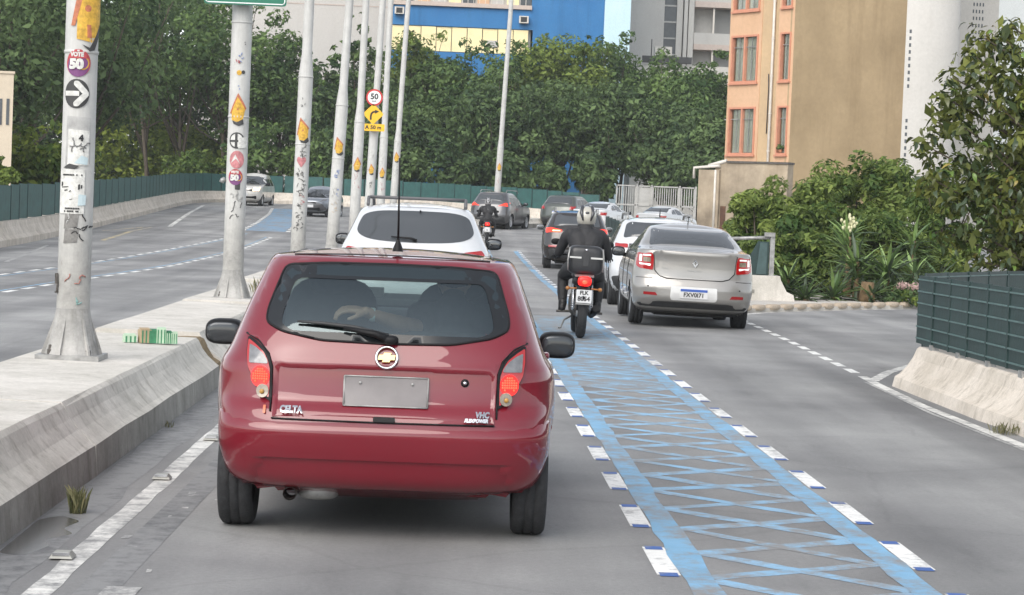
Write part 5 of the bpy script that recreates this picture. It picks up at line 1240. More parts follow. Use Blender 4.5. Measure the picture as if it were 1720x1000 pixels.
def hand(parent, wrist, fwd, up, side, m, scale=1.0, curl=.9, name="hand", spread=.16, voxel=.004):
    f, u = Vector(fwd).normalized(), Vector(up).normalized(); s = f.cross(u).normalized() * side; W = Vector(wrist); k = scale; parts = []
    P = lambda a, b, c: W + f * a * k + s * b * k + u * c * k
    for b in (-.026, -.009, .009, .026): parts.append(('l', [P(.0, b * .6, 0), P(.05, b * .95, .003), P(.092, b, 0)], [.015 * k, .0145 * k, .0125 * k]))
    for i, (b, L) in enumerate(((-.030, .062), (-.010, .078), (.011, .084), (.031, .074))):
        q = P(.09, b, 0); a = 0.1; pts, rad = [q], [.0105 * k]; ang = (i - 1.5) * spread
        for j, (t, r) in enumerate(((.44, .0098), (.32, .0088), (.24, .0075))):
            a += curl * (.35 + .25 * j); d = (f * math.cos(a) - u * math.sin(a)) + s * ang * (1 if j == 0 else .5); q = q + d.normalized() * L * t * k; pts.append(q); rad.append(r * k)
        parts.append(('l', pts, rad))
    parts.append(('l', [P(.02, .026, -.004), P(.045, .052, -.012), P(.068, .062, -.022), P(.088, .062, -.03)], [.015 * k, .0125 * k, .011 * k, .009 * k]))
    return blob(name, m, parent, parts, voxel, 3)
def make_bike(name, loc, label, topcase, txt=None, lean=0.0):
    root = empty(name, loc, label, "motorcycle", 0, "motorcycles filtering between the lanes"); root.rotation_euler = (0, lean, -.01)
    for y in (.31, 1.64):
        t = MB().lathe([(.215, -.05), (.25, -.062), (.285, -.055), (.305, -.03), (.311, 0), (.305, .03), (.285, .055), (.25, .062), (.215, .05)], axis='X', n=36).build("wheel", RUBBER, root, (0, y, .311))
        m = MB().lathe([(.218, -.035), (.195, -.03), (.195, .03), (.218, .035)], axis='X', n=30); m.tube([(-.07, 0, 0), (.07, 0, 0)], .04, 10)
        for k in range(5): a = 2 * math.pi * k / 5; m.tube([(0, .03 * math.cos(a), .03 * math.sin(a)), (0, .2 * math.cos(a), .2 * math.sin(a))], .014, 6)
        m.build("rim", RIM, t)
    MB().tube([(0, .02, .50), (0, .03, .58), (0, .12, .655), (0, .30, .68)], [.055, .062, .07, .06], 10).build("rear_fender", BLACK, root)
    MB().sq((0, .42, .72), (.13, .34, .075), 3, seg=(18, 10)).build("tail_cover", BLACK, root)
    MB().sq((0, .66, .80), (.145, .40, .055), 3, seg=(18, 10)).build("seat", TRIM, root)
    MB().sq((0, 1.16, .86), (.15, .26, .14), 2.6, seg=(18, 12)).build("fuel_tank", BLACK, root)
    MB().sq((0, .95, .42), (.15, .24, .17), 3, seg=(14, 10)).build("engine", RUST, root)
    f = MB(); f.tube([(0, 1.2, .74), (0, .9, .72), (0, .3, .70)], .03, 8); f.tube([(0, 1.28, .80), (0, 1.1, .35), (0, .8, .26)], .028, 8)
    for k in (-1, 1): f.tube([(k * .09, .95, .34), (k * .085, .31, .311)], .022, 8); f.tube([(k * .075, 1.34, .92), (k * .075, 1.64, .311)], .02, 8)
    f.build("frame", TRIM, root)
    for k in (-1, 1):
        sh = MB().tube([(k * .115, .33, .36), (k * .11, .46, .68)], .022, 8)
        for t in np.linspace(.1, .8, 9): sh.lathe([(.024, -.006), (.034, 0), (.024, .006)], (k * (.115 - .005 * t), .33 + .13 * t, .36 + .32 * t), n=10)
        sh.build("shock_absorber", CHROME, root)
        MB().tube([(k * .10, .92, .31), (k * .30, .92, .30)], .016, 8).build("foot_peg", RUST, root)
        q = MB().tube([(k * .09, .10, .64), (k * .19, .10, .635)], .01, 6); q.sq((k * .205, .095, .635), (.028, .035, .026), 2, seg=(10, 8)); q.build("turn_signal", mat("amber_signal", (.35, .15, .04), .3), root)
        q = MB().tube([(k * .26, 1.27, 1.04), (k * .31, 1.24, 1.16)], .008, 6); q.sq((k * .35, 1.23, 1.20), (.065, .02, .042), 2.6, seg=(14, 8)); q.build("handlebar_mirror", BLACK, root)
    MB().tube([(-.37, 1.18, 1.02), (-.22, 1.27, 1.04), (0, 1.33, 1.0), (.22, 1.27, 1.04), (.37, 1.18, 1.02)], [.017, .014, .014, .014, .017], 8).build("handlebar", BLACK, root)
    MB().tube([(.10, 1.0, .30), (.15, .75, .27), (.165, .45, .33), (.17, .12, .40)], [.025, .03, .048, .045], 10).build("exhaust_pipe", BLACK, root)
    MB().tube([(-.10, .9, .25), (-.20, .72, .20), (-.24, .62, .10), (-.27, .58, .10)], .012, 6).build("side_stand", STEEL, root)
    o = MB().sq((0, .02, .735), (.085, .035, .062), 3.2, seg=(18, 10)).build("brake_lamp", BRAKE, root); MB().sq((0, -.012, .725), (.035, .012, .026), 2, seg=(12, 8)).build("lamp_core", BRAKE_HOT, o)
    pl = MB().prism(rrect(0, .545, .195, .165, .012), 0, .008, lambda u, v, w: (u, -w - .02, v)).build("number_plate", PLATE, root); MB().box((0, .0, .57), (.10, .05, .05)).build("plate_bracket", BLACK, root)
    MB().box((0, -.03, .448), (.20, .012, .014)).build("plate_frame", STEEL, pl)
    if txt:
        for t, z, sz in zip(txt, (.588, .512), (.066, .078)): V, F = text_mesh(t, sz, 0, bold=.003); MB().add([(v[0], -.0295, z + v[1]) for v in V], F).build("lettering", INK, pl)
    if topcase:
        b = MB().sq((0, .22, 1.0), (.225, .19, .185), 4.5, seg=(32, 18), n2=5).build("top_case", mat("black_case", (.022, .023, .025), .35, var=.2), root)
        MB().sq((0, .218, .985), (.229, .194, .012), 4.5, seg=(32, 6), n2=4).build("case_seam", INK, b)
        for k in (-1, 1): MB().box((k * .135, .026, 1.03), (.15, .012, .022)).build("reflective_strip", mat("grey_reflector_strip", (.52, .52, .50), .3), b)
        MB().box((0, .028, 1.02), (.07, .022, .19), taper=.9).build("case_latch", TRIM, b); MB().sq((0, .022, 1.13), (.022, .01, .012), 2, seg=(10, 6)).build("case_badge", CHROME, b)
        MB().box((0, .3, .80), (.24, .34, .03)).build("luggage_rack", STEEL, root)
        for k in (-1, 1): MB().tube([(k * .222, .05, .86), (k * .228, .05, 1.0), (k * .21, .06, 1.15)], .010, 6).build("case_edge_strip", STEEL, b)
    return root
def make_rider(loc, label, lean=0.0, helmet=HELMET_W, stripe=False, k=1.0):
    root = empty("person", loc, label, "person", 0, "riders on motorcycles"); root.rotation_euler = (0, lean, -.01)
    L = []
    L.append(('l', [(0, .72, .90), (0, .74, 1.02), (0, .79, 1.17), (0, .84, 1.30)], [.155, .155, .165, .135]))
    for s in (-1, 1):
        L += [('l', [(s * .05, .76, 1.16), (s * .10, .80, 1.25)], [.15, .135]), ('l', [(s * .10, .84, 1.32), (s * .195, .86, 1.315), (s * .245, .88, 1.27)], [.085, .085, .078]),
              ('l', [(s * .245, .88, 1.27), (s * .325, .98, 1.06)], [.076, .060]), ('l', [(s * .325, .98, 1.06), (s * .335, 1.17, 1.035)], [.060, .042])]
        L += [('l', [(s * .085, .74, .89), (s * .17, .95, .84), (s * .235, 1.16, .76)], [.135, .115, .080]), ('l', [(s * .235, 1.16, .76), (s * .235, 1.05, .55), (s * .225, .97, .40)], [.078, .072, .052])]
    L.append(('l', [(0, .86, 1.36), (0, .89, 1.45)], [.075, .065]))
    body = blob("body", JACKET, root, L, .013, 5)
    col_ = MB().lathe([(.085, 0), (.105, .03), (.095, .07), (.075, .085)], (0, .865, 1.36), n=18).build("collar", JACKET, body)
    hm = MB().sq((0, .93, 1.545), (.128, .155, .142), 2.25, seg=(28, 18)); hm = hm.build("helmet", helmet, root)
    for s in (-1, 1): MB().tube([(s * .05, .775, 1.50), (s * .075, .80, 1.60), (s * .065, .87, 1.675), (s * .03, .96, 1.70)], [.010, .026, .026, .010], 6).build("helmet_stripe", HELMET_K, hm)
    MB().sq((0, .93, 1.435), (.112, .135, .04), 2.6, seg=(22, 8)).build("helmet_lining", INK, hm); MB().sq((0, .80, 1.60), (.03, .03, .018), 2.6, seg=(10, 6)).build("helmet_vent", HELMET_K, hm)
    MB().sq((0, 1.035, 1.55), (.105, .06, .055), 2.5, seg=(18, 8)).build("visor", DARKGLASS, hm)
    for s in (-1, 1):
        hand(root, (s * .335, 1.16, 1.035), (0, 1, -.12), (0, .1, 1), s, GLOVE, 1.05, 1.5, "glove", voxel=.007)
        sh = blob("shoe", SHOE, root, [('l', [(s * .23, .93, .345), (s * .235, 1.02, .325), (s * .24, 1.12, .315)], [.048, .045, .036]), ('l', [(s * .225, .965, .42), (s * .23, .95, .35)], [.058, .05])], .01, 3)
    if stripe: MB().tube([(0, .63, 1.0), (0, .635, 1.15), (0, .68, 1.28)], [.014, .018, .014], 6).build("back_stripe", WHP, body)
    return root
bike = make_bike("motorcycle", (1.60, 27.0, 0), "black motorcycle with a black top case and lit round brake lamp", True, ("FLK", "8054"), R(1.5))
rider = make_rider((1.60, 27.0, 0), "person in black riding clothes and a cream helmet with dark stripes", R(2.0))
bike2 = make_bike("motorcycle", (1.04, 77.5, zg(1.1, 77.5)), "small distant motorcycle between the white SUV's mirror and the graphite SUV", False, None, 0)
rider2 = make_rider((1.04, 77.5, zg(1.1, 77.5)), "distant person on a motorcycle with a white stripe down the black jacket", 0, mat("grey_white_helmet", (.30, .30, .31), .25, coat=.6), True)
# the passenger in the red hatchback, left forearm laid along the rear bench
pas = empty("person", (-.31, 9.75, 0), "person inside the red hatchback, bare forearm with a pale watch seen through the rear window", "person")
SHIRT = mat("dark_shirt", (.05, .055, .065), .9, var=.3)
blob("body", SHIRT, pas, [('l', [(.30, .88, .72), (.30, .86, .92), (.30, .84, 1.04)], [.15, .16, .10]), ('l', [(.14, .84, 1.02), (.46, .84, 1.02)], [.075, .075]), ('l', [(.30, .84, 1.06), (.30, .86, 1.14)], [.055, .055]), ('l', [(.16, .84, 1.01), (.14, .70, .965)], [.07, .056]), ('l', [(.46, .86, 1.0), (.50, 1.0, .86)], [.07, .055])], .012, 5)
hd = blob("head", SKIN, pas, [('s', (.30, .90, 1.20), (.072, .092, .10)), ('l', [(.30, .97, 1.15), (.30, .98, 1.14)], [.035, .03]), ('l', [(.30, .995, 1.195), (.30, 1.0, 1.18)], [.013, .015]), ('s', (.226, .90, 1.195), (.012, .02, .03)), ('s', (.374, .90, 1.195), (.012, .02, .03))], .008, 3)
MB().sq((.30, .885, 1.225), (.080, .095, .092), 2, seg=(18, 12)).build("hair", mat("dark_hair", (.015, .012, .010), .7, var=.4, vscale=40), hd)
blob("forearm", SKIN, pas, [('l', [(.14, .70, .965), (.02, .54, 1.00), (-.07, .44, 1.035), (-.115, .41, 1.052)], [.045, .040, .029, .026])], .006, 4)
hand(pas, (-.11, .41, 1.052), (-1, -.08, .10), (-.1, -.25, 1), -1, SKIN, .98, .62, "hand")
wa = MB().lathe([(.031, -.014), (.034, -.008), (.034, .008), (.031, .014)], (-.082, .440, 1.038), axis='X', n=18).build("watch", mat("pale_watch_strap", (.62, .68, .66), .4), pas)

# ================================================================== vegetation
def crown_mesh(name, lobes, n, size, m, parent=None, loc=None, tone=(.45, .28), up=.35, aspect=.5, shell=.55, seed=1, droop=0.0):
    g_ = np.random.default_rng(seed); lobes = np.array(lobes, float)
    w = (lobes[:, 3] ** 2); w /= w.sum(); idx = g_.choice(len(lobes), n, p=w); L = lobes[idx]
    d = g_.normal(size=(n, 3)); d /= np.linalg.norm(d, axis=1)[:, None]
    r = L[:, 3] * (shell + (1.08 - shell) * g_.uniform(size=n) ** .6); c = L[:, :3] + d * r[:, None] * np.array([1, 1, .8])
    lobe_t = g_.normal(0, .23, len(lobes))[idx]
    nrm = d * .8 + np.array([0, 0, up]) + g_.normal(0, .55, (n, 3)); nrm /= np.linalg.norm(nrm, axis=1)[:, None]
    t = np.cross(nrm, g_.normal(size=(n, 3))); t /= np.linalg.norm(t, axis=1)[:, None]; t[:, 2] -= droop; b = np.cross(nrm, t)
    s = size * np.clip(g_.lognormal(-.12, .38, n), .35, 1.9)[:, None]
    V = np.stack([c - t * s * .5, c + b * s * aspect * .5 + nrm * s * .10, c + t * s * .55, c - b * s * aspect * .5 + nrm * s * .10], 1).reshape(-1, 3)
    F = np.arange(4 * n).reshape(n, 4); T = np.repeat(np.clip(tone[0] + lobe_t + g_.normal(0, tone[1], n), 0, 1), 4)
    return mesh_from(name, V, F, T, m, parent, loc)
BARK = mat("grey_brown_bark", (.085, .068, .05), .95, var=.5, vscale=5, bump=.5, bscale=22, stretch=(3, 3, .6))
def tree(label, x, y, z0, z1, base, rad, n, size, m, seed, nl=22, trunk=.16, name="broadleaf_tree", group="trees behind the fences", spread=1.0, multi=1, tone=(.45, .22), droop=0.0, cat="tree", shell=.5, flat=.8):
    g_ = random.Random(seed); zb = zg(max(-16, min(25, x)), y) - .1
    root = empty(name, (x, y, zb), label, cat, 0, group); H = z1 - zb; cb = z0 - zb; lobes = []
    hc = (H + cb) / 2; hh = (H - cb) / 2
    for i in range(nl):
        while True:
            u, v, w = g_.uniform(-1, 1), g_.uniform(-1, 1), g_.uniform(-1, 1)
            q = u * u + v * v + w * w
            if .2 < q < 1: break
        k = g_.uniform(.26, .44); lobes.append((u * rad * spread * (1 - k * .6), v * rad * spread * (1 - k * .6), hc + w * hh * (1 - k * .55), rad * k))
    for i in range(nl // 2):                                          # small outer sprays break the outline
        a, e = g_.uniform(0, 6.283), g_.uniform(-.3, 1.45); k = g_.uniform(.07, .15); q = g_.uniform(.92, 1.10)
        lobes.append((rad * q * math.cos(a) * math.cos(e), rad * q * math.sin(a) * math.cos(e), hc + hh * q * math.sin(e), rad * k))
    mb = MB()
    for q in range(multi):
        ox, oy = (g_.uniform(-.25, .25) * multi, g_.uniform(-.25, .25) * multi) if multi > 1 else (0, 0)
        top = Vector((ox * 2 + g_.uniform(-.2, .2) * rad, oy * 2, cb + hh * .5)); mid = Vector((ox * 1.4 + g_.uniform(-.1, .1), oy, cb * .55))
        mb.tube([(ox, oy, -.1), (ox, oy, .12), mid, top], [trunk * 1.5, trunk, trunk * .8, trunk * .45], 9)
        for l in g_.sample(lobes, max(3, len(lobes) // (2 * multi))):
            a = mid.lerp(top, g_.uniform(0, .8)); e = Vector(l[:3]); c = a.lerp(e, .5) + Vector((0, 0, -.12 * (e - a).length)); mb.tube([a, c, e], [trunk * .42, trunk * .28, trunk * .08], 6)
    mb.build("trunk", BARK, root)
    crown_mesh("crown", lobes, n, size, m, root, None, tone, seed=seed, droop=droop, shell=shell)
    return root
LEAF_D = leafmat("dark_canopy_leaves", (.036, .070, .029), (.145, .215, .080)); LEAF_M = leafmat("mid_canopy_leaves", (.040, .082, .028), (.155, .235, .072)); LEAF_Y = leafmat("yellow_green_leaves", (.048, .090, .022), (.21, .275, .058)); LEAF_B = leafmat("bright_under_leaves", (.06, .11, .02), (.28, .34, .06), .35)
def ptree(label, px, ytop, ybot, D, rpx, n, m, seed, **k):
    a, b = at(px, ytop, D), at(px, ybot, D); return tree(label, a[0], D, b[2], a[2], 0, rpx * D / 3600, n, k.pop("size", .30), m, seed, **k)
# along the opposite carriageway
ptree("huge dark tree leaning in at the left picture edge", 10, -150, 270, 96, 165, 12000, LEAF_D, 11, nl=26, trunk=.24)
ptree("tall dark tree behind the nearest lamp post", 150, -160, 250, 104, 165, 13000, LEAF_D, 12, nl=28, trunk=.22, multi=2)
ptree("broad tree with bare forking trunks right of the nearest lamp post", 285, -110, 225, 136, 140, 10000, LEAF_M, 13, nl=28, trunk=.15, multi=4)
ptree("rounded tree behind the second lamp post", 400, -5, 250, 137, 115, 9000, LEAF_M, 14, nl=24, trunk=.18, multi=2)
ptree("sloping tree between the second and third lamp posts", 478, 30, 275, 138, 85, 6500, LEAF_M, 15, nl=20, trunk=.15)
ptree("bright bush over the teal fence left of the nearest lamp post", 70, 215, 325, 84, 85, 4200, LEAF_B, 16, nl=18, trunk=.06, multi=3, size=.26, cat="bush", tone=(.35, .2))
ptree("yellowish bush at the foot of the beige building", 2, 262, 330, 72, 30, 1500, LEAF_Y, 17, nl=10, trunk=.05, multi=3, size=.2, cat="bush")
ptree("olive bush over the fence left of the second lamp post", 325, 255, 325, 133, 62, 3600, LEAF_Y, 18, nl=16, trunk=.05, multi=3, size=.25, cat="bush", tone=(.3, .2))
ptree("green bush over the fence behind the white minivan", 440, 205, 325, 134, 66, 3600, LEAF_M, 19, nl=16, trunk=.06, multi=3, size=.28, cat="bush", tone=(.6, .2))
ptree("lighter bush between third and fourth lamp posts", 530, 215, 325, 134, 60, 3200, LEAF_M, 20, nl=16, trunk=.06, multi=3, size=.28, cat="bush", tone=(.65, .2))
ptree("sunlit thicket seen under the canopy beyond the bare trunks", 235, 200, 340, 142, 150, 9000, LEAF_B, 21, nl=26, trunk=.08, multi=3, size=.36, cat="bush", tone=(.5, .25), spread=1.0)  # brighter leaf colour puts the sunlight into this thicket
ptree("dark tree row's back tree at far left", 60, -190, 330, 140, 185, 9000, LEAF_D, 22, nl=26, trunk=.2)
ptree("dark back tree rising beyond the broad forking tree", 310, -90, 330, 150, 170, 9000, LEAF_D, 23, nl=26, trunk=.2)
wl_ = []
for k in range(90): wl_.append((random.uniform(-48, -7), 147 + random.uniform(-3, 5), random.uniform(1.5, 11), random.uniform(1.4, 2.2)))
for k in range(95): wl_.append((random.uniform(-48, -18.5), 149 + random.uniform(-3, 6), random.uniform(1.5, 18), random.uniform(1.5, 2.6)))
tag(crown_mesh("woodland", wl_, 70000, .46, LEAF_D, None, None, (.4, .25), seed=33, shell=.3), "mass of dark woodland closing the view behind the left hand trees", "woodland", None, "stuff")
# beyond the bend
C = [(545, 150, 305, 138, 70, LEAF_D, "narrow dark tree beyond the fourth lamp post"), (612, 120, 300, 142, 75, LEAF_D, "dark tree behind the yellow curve sign"), (700, 78, 290, 146, 85, LEAF_Y, "sunlit topped tree below the cream panels of the blue building"), (655, 160, 315, 136, 75, LEAF_D, "low dark tree behind the eighth lamp post"),  # yellow-green leaf colour stands in for sunlight on the crown tops
     (790, 95, 290, 144, 85, LEAF_M, "round tree left of the farthest lamp post"), (845, 155, 310, 136, 75, LEAF_D, "dark low tree behind the farthest lamp post"), (880, 95, 275, 147, 72, LEAF_M, "tree right of the farthest lamp post below the blue wall"), (955, 78, 270, 145, 80, LEAF_Y, "tree with yellow tips before the plain blue wall"),
     (935, 170, 275, 138, 75, LEAF_D, "dark tree above the grey green SUV"), (1040, 90, 280, 148, 78, LEAF_M, "tree before the pale blue edge of the blue building"), (1025, 170, 300, 138, 72, LEAF_D, "dark tree above the white railing gate's left end"), (1110, 118, 290, 146, 78, LEAF_M, "tree before the white tower block"), (1120, 185, 305, 137, 75, LEAF_D, "low dark tree above the white railing gate"), (1185, 120, 300, 140, 70, LEAF_M, "tree touching the orange building's left edge"), (1190, 215, 335, 128, 50, LEAF_D, "small dark tree behind the old stained wall")]
for i, (px, yt, yb, D, rp, m, lb) in enumerate(C): ptree(lb, px, yt - 26, yb + (22 if px < 870 or px > 1060 else 0), D, rp * 1.18, 16000, m, 40 + i, nl=34, trunk=.16, multi=1 + i % 2, tone=(.5, .24), size=.29)
for i, (px, yt, rp, lb) in enumerate(((560, 225, 60, "dark undergrowth below the fourth and fifth lamp posts"), (660, 215, 70, "dark undergrowth behind the eighth lamp post"), (765, 215, 70, "dark undergrowth left of the farthest lamp post"), (855, 225, 50, "dark undergrowth right of the farthest lamp post"), (1150, 215, 70, "dark undergrowth above the gate's right end"), (925, 262, 34, "small dark bush before the foot of the blue wall"), (1000, 250, 40, "dark bush left of the white railing gate"))):
    ptree(lb, px, yt, 345, 134, rp, 6500, LEAF_D, 60 + i, nl=26, trunk=.06, multi=3, size=.34, cat="bush", name="bush")
# ragged sprigs that stick up from the canopy
for i, (px, yt, D) in enumerate(((600, 22, 141), (572, 70, 139), (690, 55, 144), (985, 62, 144))):
    ptree(["tall loose sprig tree reaching above the dark canopy", "short loose sprig left of the tall one", "loose sunlit sprig below the blue band", "loose sprig against the pale blue edge"][i], px, yt, yt + 90, D, 24, 420, LEAF_Y if i > 1 else LEAF_M, 70 + i, nl=7, trunk=.05, size=.34, tone=(.4, .25))

# ================================================================== buildings
def plaster(name, c, dark, streak=.35, s1=.25):
    m = bpy.data.materials.new(name); m.use_nodes = True; n, l = nodes_of(m); b = n["Principled BSDF"]
    v1 = mapped(n, l, (1, 1, 1)); v2 = mapped(n, l, (1.2, 1.2, .10))
    a = ramp(n, [(.34, dark), (.62, c)]); l.new(noise(n, l, v1, s1, 7, .62), a.inputs["Fac"])
    s = ramp(n, [(.5, (1, 1, 1)), (.78, (.55, .52, .48))]); l.new(noise(n, l, v2, 1.1, 6, .7), s.inputs["Fac"])
    cc = mixc(n, l, streak, a.outputs["Color"], s.outputs["Color"], 'MULTIPLY')
    g = ramp(n, [(.3, (.90, .90, .90)), (.7, (1.05, 1.05, 1.05))]); l.new(noise(n, l, v1, 6, 6, .7), g.inputs["Fac"])
    l.new(mixc(n, l, .8, cc, g.outputs["Color"], 'MULTIPLY'), b.inputs["Base Color"]); b.inputs["Roughness"].default_value = .9; b.inputs["Specular IOR Level"].default_value = .2
    return m
TAN = plaster("tan_plaster", (.47, .35, .21), (.345, .255, .15), .55); ORANGE = plaster("orange_plaster", (.62, .405, .26), (.58, .375, .235), .2, .6); BUFF = plaster("buff_plaster", (.58, .42, .25), (.48, .35, .22), .35)
OLDW = plaster("stained_old_plaster", (.46, .38, .28), (.22, .18, .135), .8, .7); CREAM = plaster("cream_white_wall", (.50, .485, .455), (.46, .445, .415), .15); BLUEW = plaster("blue_wall", (.052, .195, .42), (.040, .160, .37), .45); PALEB = plaster("pale_blue_wall", (.55, .72, .80), (.50, .68, .77), .1)
GREYW = plaster("light_grey_wall", (.50, .49, .46), (.46, .45, .43), .2); BEIGE = plaster("beige_wall", (.60, .52, .41), (.54, .465, .365), .3); SALMON = mat("salmon_window_frame", (.55, .25, .16), .7, var=.15, vscale=4)
CURT = mat("grey_curtain", (.50, .49, .44), .9, var=.35, vscale=3, stretch=(9, 9, .4)); ROOMD = mat("dim_room", (.07, .065, .06), .9); PANE = tinted("window_pane", (.88, .90, .88), .02); PIPE = mat("white_drainpipe", (.62, .58, .52), .6, var=.15)
CREAMP = mat("cream_panel", (.86, .74, .42), .5, var=.12, vscale=.8); DARKW = mat("dark_window_band", (.055, .065, .075), .25, var=.3, vscale=2); BEAM = mat("pinkish_beam", (.50, .42, .37), .85, var=.1)  # the cream panels carry sunlight in their yellow base colour
def facade(A, B):                                                     # frame of a vertical wall from A to B: (u along, v up, w out)
    d = Vector((B[0] - A[0], B[1] - A[1], 0)); L = d.length; d.normalize(); n_ = Vector((d[1], -d[0], 0))
    def f(u, v, w): return (A[0] + d[0] * u + n_[0] * w, A[1] + d[1] * u + n_[1] * w, v)
    return f, L
def fbox(mb, f, u0, u1, v0, v1, w0, w1, mi=0): return mb.prism([(u0, v0), (u1, v0), (u1, v1), (u0, v1)], w0, w1, f, mi)
def off(f, o): return lambda u, v, w: tuple(Vector(f(u, v, w)) - Vector(o))
def block(name, root, quad, z0, z1, m):
    o = root.location; mb = MB(); mb.prism([(q[0] - o[0], q[1] - o[1]) for q in quad], z0 - o[2], z1 - o[2], lambda u, v, w: (u, v, w)); return mb.build(name, m, root)
def window(root, f, u0, u1, v0, v1, fr=.07, div=2, depth=.14, curtain=CURT, frame=None, wall_off=.0, sash=.55):
    o = root.location; f = off(f, o); mb = MB(); w1 = .045
    for (a, b, c, d) in ((u0, u0 + fr, v0, v1), (u1 - fr, u1, v0, v1), (u0 + fr, u1 - fr, v0, v0 + fr), (u0 + fr, u1 - fr, v1 - fr, v1)): fbox(mb, f, a, b, c, d, -depth, w1)
    wn_ = mb.build("window", frame or SALMON, root)
    fbox(MB(), f, u0 - .05, u1 + .05, v0 - .07, v0 - .004, 0.003, .10).build("sill", frame or SALMON, wn_)
    fbox(MB(), f, u0 + fr, u1 - fr, v0 + fr, v1 - fr, -depth - .35, -depth - .30).build("room_back", ROOMD, wn_)
    W = (u1 - u0 - 2 * fr) / div
    for k in range(div):
        a = u0 + fr + W * k
        if k: fbox(MB(), f, a - .045, a + .045, v0 + fr, v1 - fr, -depth, w1 - .005).build("mullion", frame or SALMON, wn_)
        fbox(MB(), f, a + .05, a + W - .05, v0 + fr + .02, v1 - fr - .02, -.075, -.065).build("pane", PANE, wn_)
        mb = MB()
        for t in (.5,): fbox(mb, f, a + .04 + (W - .08) * t - .012, a + .04 + (W - .08) * t + .012, v0 + fr, v1 - fr, -.06, -.04)
        fbox(mb, f, a + .04, a + W - .04, v0 + (v1 - v0) * .74, v0 + (v1 - v0) * .74 + .03, -.062, -.038); mb.build("sash", STEEL, wn_)
        if curtain:
            cu = MB(); n_ = 14; c0, c1 = a + .05 + (W * .0 if k % 2 else W * .08), a + W - (.05 if k % 2 == 0 else W * .22); P = [(c0 + (c1 - c0) * i / n_, -.105 - .025 * math.sin(i * 2.2)) for i in range(n_ + 1)]
            for u, w in P: cu.v += [f(u, v0 + fr + .02, w), f(u, v1 - fr - .02, w)]
            for i in range(n_): cu.f.append((2 * i, 2 * i + 2, 2 * i + 3, 2 * i + 1)); cu.m.append(0); cu.s.append(True)
            cu.build("curtain", curtain, wn_)
    return wn_
# orange apartment block: a narrow windowed face on the left, a blank tan gable on the right
Cn, Lf, Rt = (13.0, 85.0), (10.86, 88.4), (18.1, 88.2); Bk = (Lf[0] + Rt[0] - Cn[0], Lf[1] + Rt[1] - Cn[1])
ob = empty("apartment_building", (Cn[0], Cn[1], 0), "orange and tan apartment block with salmon framed windows on the right", "building")
fL, LL = facade(Lf, Cn); fo = off(fL, ob.location)
def q2(f, u, w): p = f(u, 0, w); return (p[0], p[1])
block("core", ob, [q2(fL, .0, -.60), q2(fL, LL - .02, -.60), (Cn[0] + .52, Cn[1] + .36), (Rt[0] - .02, Rt[1]), Bk, Lf], -1, 17.5, TAN)
fR, LR = facade((Cn[0], Cn[1]), Rt); f2 = off(fR, ob.location); fbox(MB(), f2, -.0, LR, -1, 17.5, -.25, 0).build("gable_wall", TAN, ob)
zz = [4.35, 7.28, 10.21, 13.14]; WU = (.16, 1.86); SU = (3.22, 3.86)
mb = MB(); fbox(mb, fo, 0, .16, 3.3, 17.5, -.6, 0); fbox(mb, fo, 1.86, 2.02, 3.3, 17.5, -.6, 0); mb.build("orange_strip", ORANGE, ob)
fbox(MB(), fo, 2.02, 3.06, -1, 17.5, -.6, -.03).build("buff_pier", BUFF, ob); mb = MB(); fbox(mb, fo, 3.06, 3.22, -1, 17.5, -.6, 0); fbox(mb, fo, 3.86, LL - .005, -1, 17.5, -.6, .002); mb.build("orange_strip", ORANGE, ob)
for i, z in enumerate([1.42] + zz):
    zt = z + 1.95
    for (u0, u1) in (WU, SU):
        fbox(MB(), fo, u0, u1, zt, z + 2.93, -.6, -.004).build("spandrel", ORANGE, ob)
    if z > 3: window(ob, fL, WU[0], WU[1], z, zt, .08, 2); window(ob, fL, SU[0], SU[1], z, zt, .07, 1)
    else: fbox(MB(), fo, .16, 1.86, -1, zt, -.6, -.004).build("spandrel", ORANGE, ob); fbox(MB(), fo, 3.22, 3.86, -1, zt, -.6, -.004).build("spandrel", ORANGE, ob)
mb = MB(); mb.tube([fo(2.82, -1, .06), fo(2.82, 17.5, .06)], .055, 8)
for z in np.arange(4.5, 17, 1.5): mb.lathe([(.07, -.03), (.07, .03)], fo(2.82, z, .06), n=8)
mb.build("drainpipe", PIPE, ob); MB().tube([fo(2.60, 5.2, .02), fo(2.62, 7.0, .02), fo(2.58, 7.6, .02)], .02, 5).build("cable", TRIM, ob)
# flowerpot on the lower small window
pot = empty("potted_plant", tuple(Vector(fL(3.5, 4.44, .01))), "small potted plant on the lower narrow window sill of the orange block", "plant"); MB().lathe([(.06, 0), (.09, .12), (.001, .12)], n=10).build("pot", mat("terracotta", (.35, .15, .08), .8), pot)
crown_mesh("foliage", [(0, 0, .22, .15)], 90, .09, LEAF_M, pot, seed=5)
